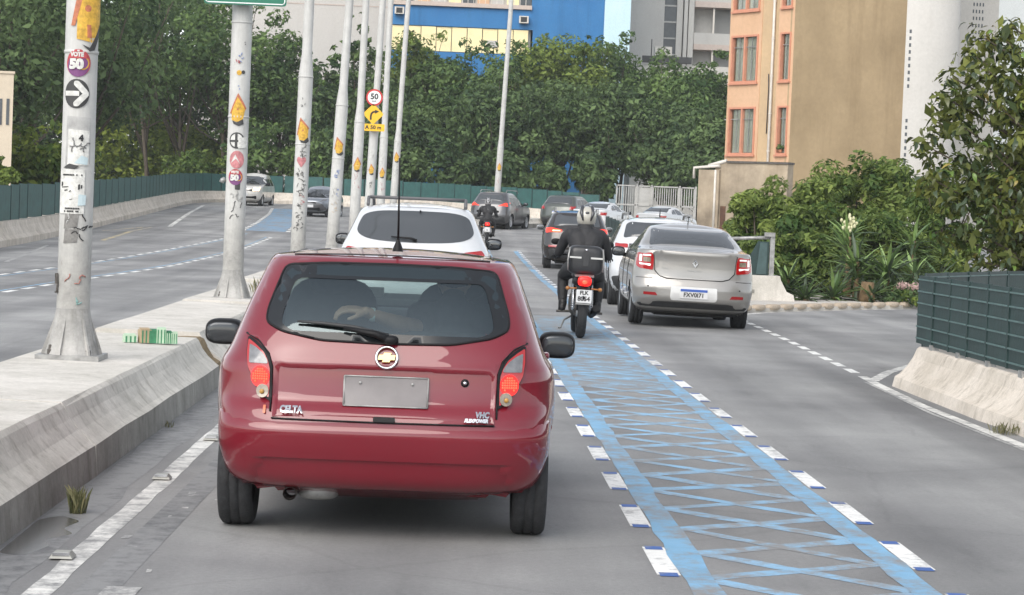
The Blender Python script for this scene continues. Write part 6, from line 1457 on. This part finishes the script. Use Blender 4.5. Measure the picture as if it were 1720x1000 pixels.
# old stained wall in front of it with cap pipes and a dark slit door
ow = empty("old_wall", (9.3, 71, 0), "stained beige wall stub with white cap pipes at the orange block's foot", "wall")
fW, LW = facade((8.05, 72.0), (10.75, 70.4)); fw = off(fW, ow.location)
fbox(MB(), fw, .55, LW, -.3, 3.55, -.5, 0).build("wall_panel", OLDW, ow); fbox(MB(), fw, .0, .75, -.3, 3.30, -.62, .12).build("wall_pier", OLDW, ow)
fbox(MB(), fw, .95, LW + .03, 3.553, 3.62, -.52, .05).build("coping", RUST, ow); MB().tube([fw(.62, 1.2, .14), fw(.62, 3.3, .14)], .04, 8).build("downpipe", PIPE, ow)
MB().tube([fw(-.18, 3.0, .1), fw(-.18, 3.36, .1), fw(.3, 3.40, .1), fw(.75, 3.44, .1)], .05, 8).build("cap_pipe", PIPE, ow); MB().tube([fw(.3, 3.44, .0), fw(.95, 3.62, .0)], .06, 8).build("cap_pipe", PIPE, ow)
fbox(MB(), fw, .80, .98, .6, 2.1, .001, .03).build("slit_door", mat("rusty_door", (.10, .05, .03), .8, var=.4), ow)
# white tower with a column of slots and its cream neighbour
tw = empty("white_tower", (28.2, 134, 0), "white rounded tower with a column of small dark slots behind the tan gable", "building")
MB().lathe([(2.6, -2), (2.6, 30), (0, 30)], n=64).build("tower_wall", CREAM, tw)
fT = lambda a, z, r: (r * math.sin(a), -r * math.cos(a), z)
for z in [4.5 + .42 * k for k in range(10)] + [10.4 + .42 * k for k in range(9)]:
    a = -.36
    mb = MB(); P = [fT(a - .026, z - .11, 2.605), fT(a + .026, z - .11, 2.605), fT(a + .026, z + .11, 2.605), fT(a - .026, z + .11, 2.605)]; Q = [fT(a + da, z + dz, 2.51) for da, dz in ((-.026, -.11), (.026, -.11), (.026, .11), (-.026, .11))]
    mb.add(P + Q, [(0, 1, 2, 3), (4, 7, 6, 5), (0, 4, 5, 1), (1, 5, 6, 2), (2, 6, 7, 3), (3, 7, 4, 0)]); mb.build("slot_window", DARKW, tw)
for k, (a, z) in enumerate(((.12, 7.6), (.28, 6.1))): MB().sq(fT(a, z, 2.6), (.12, .02, .06), 2, seg=(10, 6)).build("wall_patch", GREYW, tw)
a0, b0 = at(1598, 300, 141), at(1668, 300, 141)
t2 = empty("cream_tower", (a0[0], 141, 0), "flat cream tower with a grid of small dark slots at the upper right", "building"); f3, L3 = facade((a0[0], 141), (b0[0], 141.6)); g3 = off(f3, t2.location)
fbox(MB(), g3, 0, L3, -2, 30, -4, 0).build("tower_wall", CREAM, t2)
for i in range(4):
    for j in range(9): u = .95 + i * .22; z = 14.2 + j * .46; fbox(MB(), g3, u + .03 * (j % 2), u + .09 + .03 * (j % 2), z, z + .22, .002, .02).build("slot_window", DARKW, t2)
a0, b0 = at(1560, 300, 170), at(1900, 300, 170); gt = empty("grey_tower", (b0[0], 172, 0), "plain pale grey tower at the right picture edge behind the leafy tree", "building"); f4, L4 = facade((a0[0], 172), (b0[0], 172)); fbox(MB(), off(f4, gt.location), 0, L4, -2, 45, -6, 0).build("tower_wall", plaster("pale_bluish_grey_wall", (.54, .57, .57), (.51, .54, .545), .1), gt)
# blue building
D = 160.0; X = lambda px: at(px, 50, D)[0]; ZZ = lambda px, py: at(px, py, D)[2]
bb = empty("blue_building", (X(800), D, 0), "bright blue building with a row of cream panels behind the trees", "building"); fB, LBb = facade((X(655), D), (X(1014), D)); gB = off(fB, bb.location)
U = lambda px: X(px) - X(655); zt, zb_, zc, zd = ZZ(760, 12), ZZ(760, 45), ZZ(760, 88), 0
fbox(MB(), gB, 0, LBb, -1, zc, -8, 0).build("lower_wall", BLUEW, bb); fbox(MB(), gB, 0, LBb, zb_, zt, -8, 0).build("blue_band", BLUEW, bb); fbox(MB(), gB, U(895), LBb, zc, zb_, -8, 0).build("side_wall", BLUEW, bb); fbox(MB(), gB, U(892), LBb, zt, 30, -8, .0).build("side_wall", BLUEW, bb)
fbox(MB(), gB, 0, U(892), zc, zb_, -8, -.45).build("recess_back", CREAM, bb)
for k in range(9):
    a = .05 + (U(890) - .1) * k / 9; b = a + (U(890) - .1) / 9 - .06; fbox(MB(), gB, a, b, zc + .05, zb_ - .05, -.45, -.12 + .04 * (k % 3)).build("cream_panel", CREAMP, bb)
fbox(MB(), gB, U(818), U(836), zc + .5, zc + 1.0, -.1, -.02).build("panel_vent", GREYW, bb)
fbox(MB(), gB, 0, U(892), zt + .02, zt + .32, -8, .25).build("balcony_slab", BEAM, bb); fbox(MB(), gB, 0, U(892), zt + .32, 30, -8, -.6).build("upper_wall", CREAM, bb)
for k, px in enumerate((672, 700, 728, 752, 776, 800, 825, 850, 872)): fbox(MB(), gB, U(px), U(px) + .9, zt + .32, zt + 2.2, -.6, -.5 + .02 * (k % 3)).build("balcony_door", [DARKW, ORANGE, GREYW, CREAMP][k % 4], bb)
for k in range(24): fbox(MB(), gB, .1 + k * .43, .14 + k * .43, zt + .32, zt + 1.4, .15, .19).build("baluster", PIPE, bb)
for px in (670, 879):
    ac = empty("air_conditioner", tuple(Vector(fB(U(px), zt - .45 if px < 700 else zt - .75, .02))), "window air conditioner on the blue band, %s" % ("at its left end" if px < 700 else "at its right end"), "air conditioner", 0, "air conditioners on the blue building")
    MB().box((0, -.3, 0), (.70, .5, .52)).build("housing", PIPE, ac); MB().box((0, -.56, 0), (.46, .02, .38)).build("grille", INK, ac)
a0, b0 = X(1014), X(1058); pb = empty("pale_blue_wing", (a0, D, 0), "pale blue white strip of building beside the blue one", "building"); f5, L5 = facade((a0 + .01, D - .2), (b0, D - .2)); fbox(MB(), off(f5, pb.location), 0, L5, -1, 30, -8, 0).build("wall", PALEB, pb)
# grey white tower block with a dark window strip and balconies
D = 172.0; a0, b0 = X(1057), X(1245); wb = empty("white_tower_block", (a0, D, 0), "white grey tower block with a dark glazed strip and open balconies", "building"); f6, L6 = facade((a0, D), (b0, D)); g6 = off(f6, wb.location); U = lambda px: X(px) - X(1057)
fbox(MB(), g6, 0, U(1115), -1, 32, -8, 0).build("wall", GREYW, wb); fbox(MB(), g6, U(1115), U(1136), -1, 32, -8, -.3).build("glazed_strip", DARKW, wb)
for k in range(12): fbox(MB(), g6, U(1115), U(1136), 7 + k * 1.3, 7.12 + k * 1.3, -.3, -.22).build("glazing_bar", STEEL, wb)
for a, b, w in ((1136, 1146, 0), (1148, 1154, .2), (1156, 1165, .05)): fbox(MB(), g6, U(a), U(b), -1, 32, -8, w).build("column", GREYW, wb)
fbox(MB(), g6, U(1165), L6, -1, 32, -8, -1.6).build("balcony_back", GREYW, wb)
for k in range(7):
    z = ZZ(1190, 75) + (k - 1) * 3.4
    fbox(MB(), g6, U(1166), L6, z - .45, z, -1.6, .1).build("balcony_beam", BEAM, wb); fbox(MB(), g6, U(1166), L6, z + .01, z + .9, -.1, .0).build("balcony_panel", GREYW, wb); fbox(MB(), g6, U(1197), U(1200), z + .9, z + 2.95, -.3, -.15).build("balcony_post", PIPE, wb); fbox(MB(), g6, U(1200), L6, z + .1, z + 2.9, -1.6, -1.5).build("balcony_door", mat("grey_balcony_glass", (.22, .22, .21), .4), wb)  # balcony doors in one even grey
D = 166.0; a0 = at(1075, 118, D); rt = empty("rooftop_hut", (a0[0], D, 0), "low white roof with a dark ledge and antenna in front of the tower block", "building"); mb = MB()
rz = at(1130, 105, D)[2]; MB().box((3.2, 0, rz / 2 - .3), (7.6, 3, rz)).build("wall", CREAM, rt); MB().box((1.9, -1.55, rz + .05), (3.8, .5, .5)).build("roof_ledge", TRIM, rt); MB().box((1.6, -1.3, rz + .7), (1.3, .8, .7)).build("roof_box", CREAM, rt); MB().tube([(.7, -1.4, rz), (.7, -1.4, rz + 1.6)], .04, 6).build("antenna", TRIM, rt)
# plain grey wall at upper left and the beige house at the picture edge
D = 176.0; a0, b0 = at(330, 30, D), at(656, 30, D); gw = empty("grey_block", (a0[0], D, 0), "large plain pale grey building above the trees left of centre", "building"); f7, L7 = facade((a0[0], D), (b0[0], D)); g7 = off(f7, gw.location); fbox(MB(), g7, 0, L7, -1, 34, -8, 0).build("wall", plaster("pale_grey_render", (.56, .54, .51), (.53, .51, .48), .15), gw)
mb = MB(); fbox(mb, g7, L7 * .77, L7 * .78, 8, 34, .002, .03); fbox(mb, g7, 0, L7, 18.0, 18.08, .002, .03); mb.build("wall_joint", BEAM, gw)
D = 76.0; a0, b0 = at(-80, 200, D), at(21, 200, D); bh = empty("beige_house", (b0[0], D, 0), "beige house corner with narrow slit windows at the left picture edge", "building"); f8, L8 = facade((a0[0], D), (b0[0], D)); g8 = off(f8, bh.location); zt = at(10, 124, D)[2]
block("wall", bh, [a0[:2], b0[:2], (b0[0] * 1.09 - .1, b0[1] * 1.09), (a0[0] * 1.09, a0[1] * 1.09)], -1, zt, BEIGE); block("coping", bh, [(a0[0] - .05, a0[1] - .05), (b0[0] + .05, b0[1] - .05), (b0[0] * 1.09 - .05, b0[1] * 1.09), (a0[0] * 1.09, a0[1] * 1.09)], zt + .003, zt + .09, BEIGE)
for px in (1, 13): u = at(px, 190, D)[0] - a0[0]; fbox(MB(), g8, u - .05, u + .05, at(px, 210, D)[2], at(px, 166, D)[2], .002, .03).build("slit_window", DARKW, bh)
# white barred gate beyond the bend
D = 115.5; a0, b0 = at(1021, 340, D), at(1168, 340, D); gt_ = empty("railing_gate", (a0[0], D, zg(8, D)), "white barred metal gate with solid middle leaves beyond the bend", "gate"); WG = mat("chalky_white_metal", (.42, .415, .395), .7, var=.2, vscale=3); Wd = b0[0] - a0[0]; Hh = at(1060, 311, D)[2] - zg(8, D)
px2u = lambda px: (px - 1021) / 147 * Wd
for (pa, pb_, bars) in ((1034, 1068, 9), (1070, 1093, 0), (1095, 1140, 12), (1143, 1167, 6)):
    ua, ub = px2u(pa), px2u(pb_); lf_ = MB()
    for (u0, u1, v0, v1) in ((ua, ua + .06, .1, Hh), (ub - .06, ub, .1, Hh), (ua, ub, Hh - .07, Hh), (ua, ub, Hh * .52, Hh * .52 + .08), (ua, ub, .1, .18)): lf_.box(((u0 + u1) / 2, 0, (v0 + v1) / 2), (u1 - u0, .05, v1 - v0))
    lf_ = lf_.build("gate_leaf", WG, gt_)
    if bars:
        for k in range(bars): MB().box((ua + (ub - ua) * (k + .5) / bars, .03, Hh / 2), (.045, .03, Hh - .2)).build("bar", WG, lf_)
    else: MB().box(((ua + ub) / 2, .03, Hh / 2), (ub - ua - .1, .02, Hh - .2)).build("solid_panel", WG, lf_)
for px in (1069, 1094, 1141, 1168): MB().box((px2u(px), .0, Hh / 2), (.08, .09, Hh + .1)).build("gate_post", WG, gt_)

# ================================================================== slip-road corner: pavement, barrier nose, planting
PAVE = concrete("pale_pavement", (.60, .57, .52), (.44, .41, .37), .3, 'Y')
pv = [(4.95, 36.9), (6.3, 38.7), (7.9, 40.75), (9.6, 42.8), (16, 48), (16, 56), (5.9, 56), (5.5, 44), (4.95, 41)]
tag(MB().prism(pv, .0, .07, lambda u, v, w: (u, v, w)).build("pavement", PAVE), kind="structure")
STONE = concrete("kerb_stone", (.50, .42, .33), (.30, .25, .2), .4)
kb = tag(MB().tube([(5.0, 36.9, .09), (5.02, 36.9, .09)], .01, 4).build("kerb", STONE), kind="structure")
for x, y, d in walk([(5.0, 36.9), (6.3, 38.65), (7.9, 40.7), (9.6, 42.75)], .52): MB().sq((0, 0, 0), (.19, .09, .055), 3.5, seg=(10, 6)).build("kerb_stone", STONE, kb, (x, y + .12, .085), (0, 0, math.atan2(d[1], d[0]) + random.uniform(-.1, .1)))
b2 = empty("barrier_nose", (6.2, 41.8, 0), "short whitish barrier end with a ramped nose beside the yuccas", "barrier")
mb = MB(); Pn = [(0, 0), (1.15, 0), (1.12, .14), (.98, .20), (.86, .42), (.84, .50), (0, .50)]; mb.prism(Pn, -.25, .25, lambda u, v, w: (u - .75, w, v + .05)); mb.build("barrier_block", CONC, b2)
ex = extrude_profile([(-.25, -.1), (-.22, .16), (-.1, .25), (-.05, .5), (.2, .5), (.25, -.1)], [(5.5, 41.95), (5.3, 50), (5.1, 62), (5.4, 78)], zg); o = ex.build("barrier_block", CONC_WARM); o.parent = b2; o.location = (-6.2, -41.8, 0)
MB().prism([(-.02, .12), (.10, .10), (.10, .17), (-.02, .18)], .252, .262, lambda u, v, w: (u - .5, -w, v + .1)).build("stain_block", CONC_BASE, b2)
gp = empty("fence_end", (6.14, 41.75, .55), "galvanised post and dark fence sheet standing on the whitish barrier end", "fence")
MB().box((0, 0, .42), (.09, .09, .84)).build("fence_post", STEEL, gp); MB().box((-.06, -.01, .80), (.20, .13, .08)).build("post_bracket", STEEL, gp); MB().tube([(-.05, 0, .74), (-.4, .05, .72), (-1.2, .3, .66)], .035, 8).build("top_rail", STEEL, gp)
MB().prism([(-.62, 0), (-.06, 0), (-.06, .66), (-.28, .66)], -.01, .01, lambda u, v, w: (u, w, v)).build("fence_panel", FENCE_G, gp); MB().prism([(-.30, .02), (-.10, .02), (-.10, .64), (-.24, .64)], -.025, -.014, lambda u, v, w: (u, w, v)).build("fence_panel", mat("pale_teal_sheet", (.05, .09, .09), .6, var=.3), gp)
rf3 = empty("green_fence", (5.2, 60, 0), "green fence running away behind the silver sedan and white SUV", "fence"); grid_fence(rf3, [(5.35, 78), (5.12, 62), (5.3, 50), (5.5, 43)], .52, 1.2, 1.9, 3, zg)
# yuccas, leaf by leaf
YG = [mat("yucca_leaf_green", (.080, .140, .048), .5, var=.25, vscale=8), mat("yucca_leaf_light", (.19, .29, .09), .5, var=.25, vscale=8), mat("yucca_leaf_dull", (.055, .085, .045), .55, var=.25, vscale=8)]
def leaf_blade(L, W, m):
    mb = MB(); pr = [(0, .35, 0), (.3, 1, .01), (.65, .8, -.03), (1, .02, -.14)]
    for t, w, z in pr: mb.v += [(-W * w / 2, t * L, z * L), (0, t * L, z * L - W * .18), (W * w / 2, t * L, z * L)]
    for i in range(3): mb.f += [(3 * i, 3 * i + 1, 3 * i + 4, 3 * i + 3), (3 * i + 1, 3 * i + 2, 3 * i + 5, 3 * i + 4)]; mb.m += [0, 0]; mb.s += [True, True]
    o = mb.build("leaf", m); me = o.data; bpy.data.objects.remove(o); return me
LEAFS = [leaf_blade(.55, .060, m) for m in YG]
STALK = mat("dead_leaf_stalk", (.17, .115, .06), .95, var=.5, vscale=12)
def yucca(px, py, D, k, n, light, label, seed, flower=False):
    g_ = random.Random(seed); c = at(px, py, D); root = empty("yucca", (c[0], D, .05), label, "plant", 0, "yuccas by the slip road"); H = c[2] - .05
    MB().tube([(0, 0, -.05), (.02, 0, H * .5), (0, 0, H)], [.10 * k, .07 * k, .05 * k], 8).build("trunk", STALK, root)
    k *= 1.32
    for i in range(int(n * 1.7)):
        a = g_.uniform(0, 2 * math.pi); e = g_.triangular(-1.25, 1.45, .45); m = LEAFS[(1 if g_.random() < light else (0 if g_.random() < .7 else 2))] if e > -.2 else LEAFS[2]
        o = link("leaf", m, root, (0, 0, max(.05, H + g_.uniform(-.34, .04) * k)), (e, g_.uniform(-.3, .3), a)); s_ = k * g_.uniform(.75, 1.15); o.scale = (s_, s_, s_)
    if flower:
        fm = MB()
        for i in range(34): fm.sq((g_.gauss(0, .07), g_.gauss(0, .07), H + .12 + abs(g_.gauss(.12, .1))), (.032, .032, .045), 2, seg=(7, 5))
        fm = fm.build("flower_head", mat("cream_flowers", (.60, .58, .36), .7, var=.25, vscale=20), root); fm["kind"] = "stuff"
YL = [(1322, 470, 42.6, 1.0, 46, .35, "yucca nearest the barrier end's post", False), (1352, 500, 42.2, .8, 34, .15, "low dark yucca at the pavement edge, second from the barrier end", False), (1398, 497, 43.2, .95, 40, .25, "wide low yucca with a pale centre right of the barrier end", False), (1426, 398, 45.0, .95, 44, .7, "tall yucca crowned with a cream flower head", True),
      (1440, 440, 43.8, .95, 44, .6, "bright yucca just below the flowering one", False), (1490, 450, 43.6, .95, 44, .55, "bright yucca right of the ones below the cream flower", False), (1500, 480, 43.2, .85, 36, .2, "dark hanging yucca under the bright middle one", False), (1538, 455, 44.6, .95, 40, .5, "yucca left of the green fence's top corner", False), (1535, 405, 46.5, .9, 36, .5, "tall thin yucca behind the right group", False), (1575, 465, 45.2, .9, 34, .4, "rightmost yucca half hidden by the green fence", False), (1465, 492, 42.8, .75, 30, .2, "low yucca with a brown trunk in the middle of the row", False)]
for i, (px, py, D, k, n, lt, lb, fl) in enumerate(YL): yucca(px, py, D, k, n, lt, lb, 200 + i, fl)
MB().tube([(0, 0, 0), (.02, 0, .42)], [.17, .13], 10).build("stump", STALK, empty("tree_stump", (at(1455, 500, 43.0)[0], 43.0, .05), "brown fibrous stump among the yuccas", "stump"))
# shrubs behind the yuccas
LEAF_S = leafmat("glossy_shrub_leaves", (.055, .105, .028), (.27, .34, .09), .35, .4)
def shrub(px, ytop, D, rpx, n, label, seed, m=LEAF_S, size=.15, tone=(.5, .24)):
    c = at(px, ytop, D); rad = rpx * D / 3600; root = empty("shrub", (c[0], D, .02), label, "shrub", 0, "shrubs behind the yuccas"); H = c[2] * 1.10; n = int(n * 1.7); g_ = random.Random(seed); mb = MB(); lobes = []
    for i in range(52):
        a = g_.uniform(0, 6.28); r = rad * math.sqrt(g_.random()) * .85; z = g_.uniform(.25, 1.0) * H * (1 - .25 * (r / rad) ** 2); k = g_.uniform(.16, .27) * rad * 1.25
        lobes.append((r * math.cos(a), r * math.sin(a), z - k * .8, k)); 
        if i % 3 == 0: mb.tube([(.1 * math.cos(a), .1 * math.sin(a), -.05), (r * .4 * math.cos(a), r * .4 * math.sin(a), z * .5), (r * math.cos(a), r * math.sin(a), z - k)], [.035, .025, .01], 6)
    mb.build("trunk", BARK, root); crown_mesh("crown", lobes, n, size, m, root, None, tone, up=.6, aspect=.42, seed=seed, shell=.6)
for i, (px, yt, D, r, n, lb) in enumerate(((1276, 330, 49, 60, 5200, "dense shrub leftmost, before the stained wall"), (1335, 292, 51, 80, 6500, "tall shrub before the tan gable's left part"), (1432, 258, 54, 92, 7000, "tallest domed shrub before the tan gable"), (1520, 270, 53, 86, 6500, "domed shrub before the white tower's foot"), (1592, 288, 50, 66, 4200, "yellowish shrub beside the leafy right tree"), (1380, 345, 47, 76, 5200, "lower shrub right behind the low yuccas"), (1290, 400, 46.5, 55, 3600, "low dark shrub behind the galvanised post"), (1480, 348, 48, 76, 5200, "lower shrub behind the flowering yucca"), (1560, 390, 47.5, 60, 4200, "lower right shrub behind the green fence corner"))):
    shrub(px, yt, D, r, n, lb, 300 + i, LEAF_Y if i == 4 else LEAF_S, tone=(.5, .24) if i < 4 else (.35, .22))
ps = at(1545, 482, 42.0); fb = empty("flower_bed", (ps[0], 42.0, .03), "pale pinkish low blooms before the yuccas near the green fence", "plant"); lob = [(random.uniform(-.5, .6), random.uniform(-.2, .2), random.uniform(.36, .44), .09) for _ in range(9)]
crown_mesh("blooms", lob, 420, .07, leafmat("pinkish_blooms", (.50, .34, .32), (.66, .52, .46)), fb, seed=8)["kind"] = "stuff"; crown_mesh("foliage", [(random.uniform(-.6, .6), random.uniform(-.2, .2), random.uniform(.1, .3), .14) for _ in range(10)], 600, .10, LEAF_D, fb, seed=9); crown_mesh("foliage", [(random.uniform(-.6, .4), random.uniform(-.3, .0), random.uniform(.1, .3), .10) for _ in range(6)], 200, .08, LEAF_Y, fb, seed=10)
# leafy tree on the right: big leaves one by one in front, the rest as foliage
LEAF_R = leafmat("large_olive_leaves", (.040, .060, .018), (.19, .21, .05), .22, .42)
RL = [mat("large_leaf_dark", (.040, .062, .026), .38, var=.3, vscale=6), mat("large_leaf_olive", (.085, .095, .03), .4, var=.3, vscale=6), mat("large_leaf_yellow", (.26, .21, .045), .45, var=.3, vscale=6), mat("large_leaf_bright", (.12, .20, .035), .4, var=.25, vscale=6)]
def broad_leaf(m):
    mb = MB(); L, W = .18, .078
    for t, w, z in ((0, .12, 0), (.25, .8, .012), (.55, 1, .0), (.8, .62, -.03), (1, .04, -.07)): mb.v += [(-W * w / 2, t * L, z + .014 * w), (0, t * L, z), (W * w / 2, t * L, z + .014 * w)]
    for i in range(4): mb.f += [(3 * i, 3 * i + 1, 3 * i + 4, 3 * i + 3), (3 * i + 1, 3 * i + 2, 3 * i + 5, 3 * i + 4)]; mb.m += [0, 0]; mb.s += [True, True]
    o = mb.build("leaf", m); me = o.data; bpy.data.objects.remove(o); return me
RLM = [broad_leaf(m) for m in RL]
tc = (7.95, 27.4); rtree = empty("leafy_tree", (tc[0], tc[1], 0), "leafy tree with large drooping leaves at the right edge behind the green fence", "tree"); g_ = random.Random(77)
sp = []                                                               # twig tips (x, y, z)
def tip(px, py, D): c = at(px, py, D); return (c[0] - tc[0], c[1] - tc[1], c[2])
tips = [tip(*t) for t in ((1556, 245, 26.8), (1565, 300, 26.6), (1590, 330, 26.4), (1575, 205, 26.8), (1590, 165, 26.9), (1600, 130, 27.0), (1632, 92, 27.1), (1650, 62, 27.2), (1690, 70, 27.2), (1700, 45, 27.4), (1620, 215, 26.4), (1640, 160, 26.6), (1660, 120, 26.8), (1610, 270, 26.3), (1625, 330, 26.2), (1640, 390, 26.2), (1650, 440, 26.2), (1660, 250, 26.0), (1680, 180, 26.3), (1700, 130, 26.6), (1690, 300, 26.0), (1700, 370, 26.0), (1700, 430, 26.0), (1720, 230, 26.2), (1740, 160, 26.4), (1750, 320, 26.0), (1745, 420, 26.1), (1780, 100, 27.0), (1790, 250, 26.6), (1640, 300, 26.2), (1600, 395, 26.5), (1620, 180, 26.9), (1668, 345, 26.0), (1712, 90, 27.0))]
br = MB(); br.tube([(0, 0, -.1), (.0, 0, .6), (-.1, -.05, 1.5), (-.05, -.1, 2.6), (0, -.1, 3.6)], [.13, .11, .09, .06, .03], 10)
for t in tips:
    h = max(.7, t[2] - .6 - .25 * math.hypot(t[0], t[1])); a = Vector((-.05, -.05, min(h, 3.5))); e = Vector(t); br.tube([a, a.lerp(e, .55) + Vector((0, 0, .10)), e], [.035, .02, .007], 6)
br.build("trunk", BARK, rtree)
for i in range(300):
    t = tips[i % len(tips)]; a = g_.uniform(0, 6.28); d = g_.gauss(0, .14); pos = (t[0] + g_.gauss(0, .12), t[1] - abs(g_.gauss(0, .14)), t[2] + g_.gauss(-.02, .12)); r_ = g_.random(); o = link("leaf", RLM[0 if r_ < .52 else 1 if r_ < .86 else 2 if r_ < .93 else 3], rtree, pos, (g_.gauss(-.55, .45), g_.gauss(0, .4), g_.uniform(0, 6.28))); s_ = g_.uniform(.5, .9); o.scale = (s_, s_, s_)
fo_ = crown_mesh("foliage", [(t[0] * .97, t[1] + .18, t[2] - .06, .25) for t in tips] + [(t[0] * .6 + .2, t[1] * .5 + .2, t[2] * .94, .42) for t in tips[10:]], 8500, .115, LEAF_R, rtree, None, (.4, .26), up=.4, aspect=.5, seed=12, droop=.3, shell=.15); fo_["kind"] = "stuff"
ptree("dark tree mass behind the leafy right tree", 1740, 250, 420, 36, 120, 3600, LEAF_D, 91, nl=20, trunk=.10, size=.20, group=None)

# ================================================================== thin air between here and the far trees
hz = MB().box((0, 125, 20.5), (640, 570, 45)).build("haze", None)
hm_ = bpy.data.materials.new("haze"); hm_.use_nodes = True; n, l = nodes_of(hm_); n.remove(n["Principled BSDF"])
pv_ = n.new("ShaderNodeVolumePrincipled"); pv_.inputs["Color"].default_value = (.90, .93, .95, 1); pv_.inputs["Density"].default_value = .0004; pv_.inputs["Anisotropy"].default_value = .2
l.new(pv_.outputs[0], n["Material Output"].inputs["Volume"]); hz.data.materials.clear(); hz.data.materials.append(hm_); hz["kind"] = "stuff"
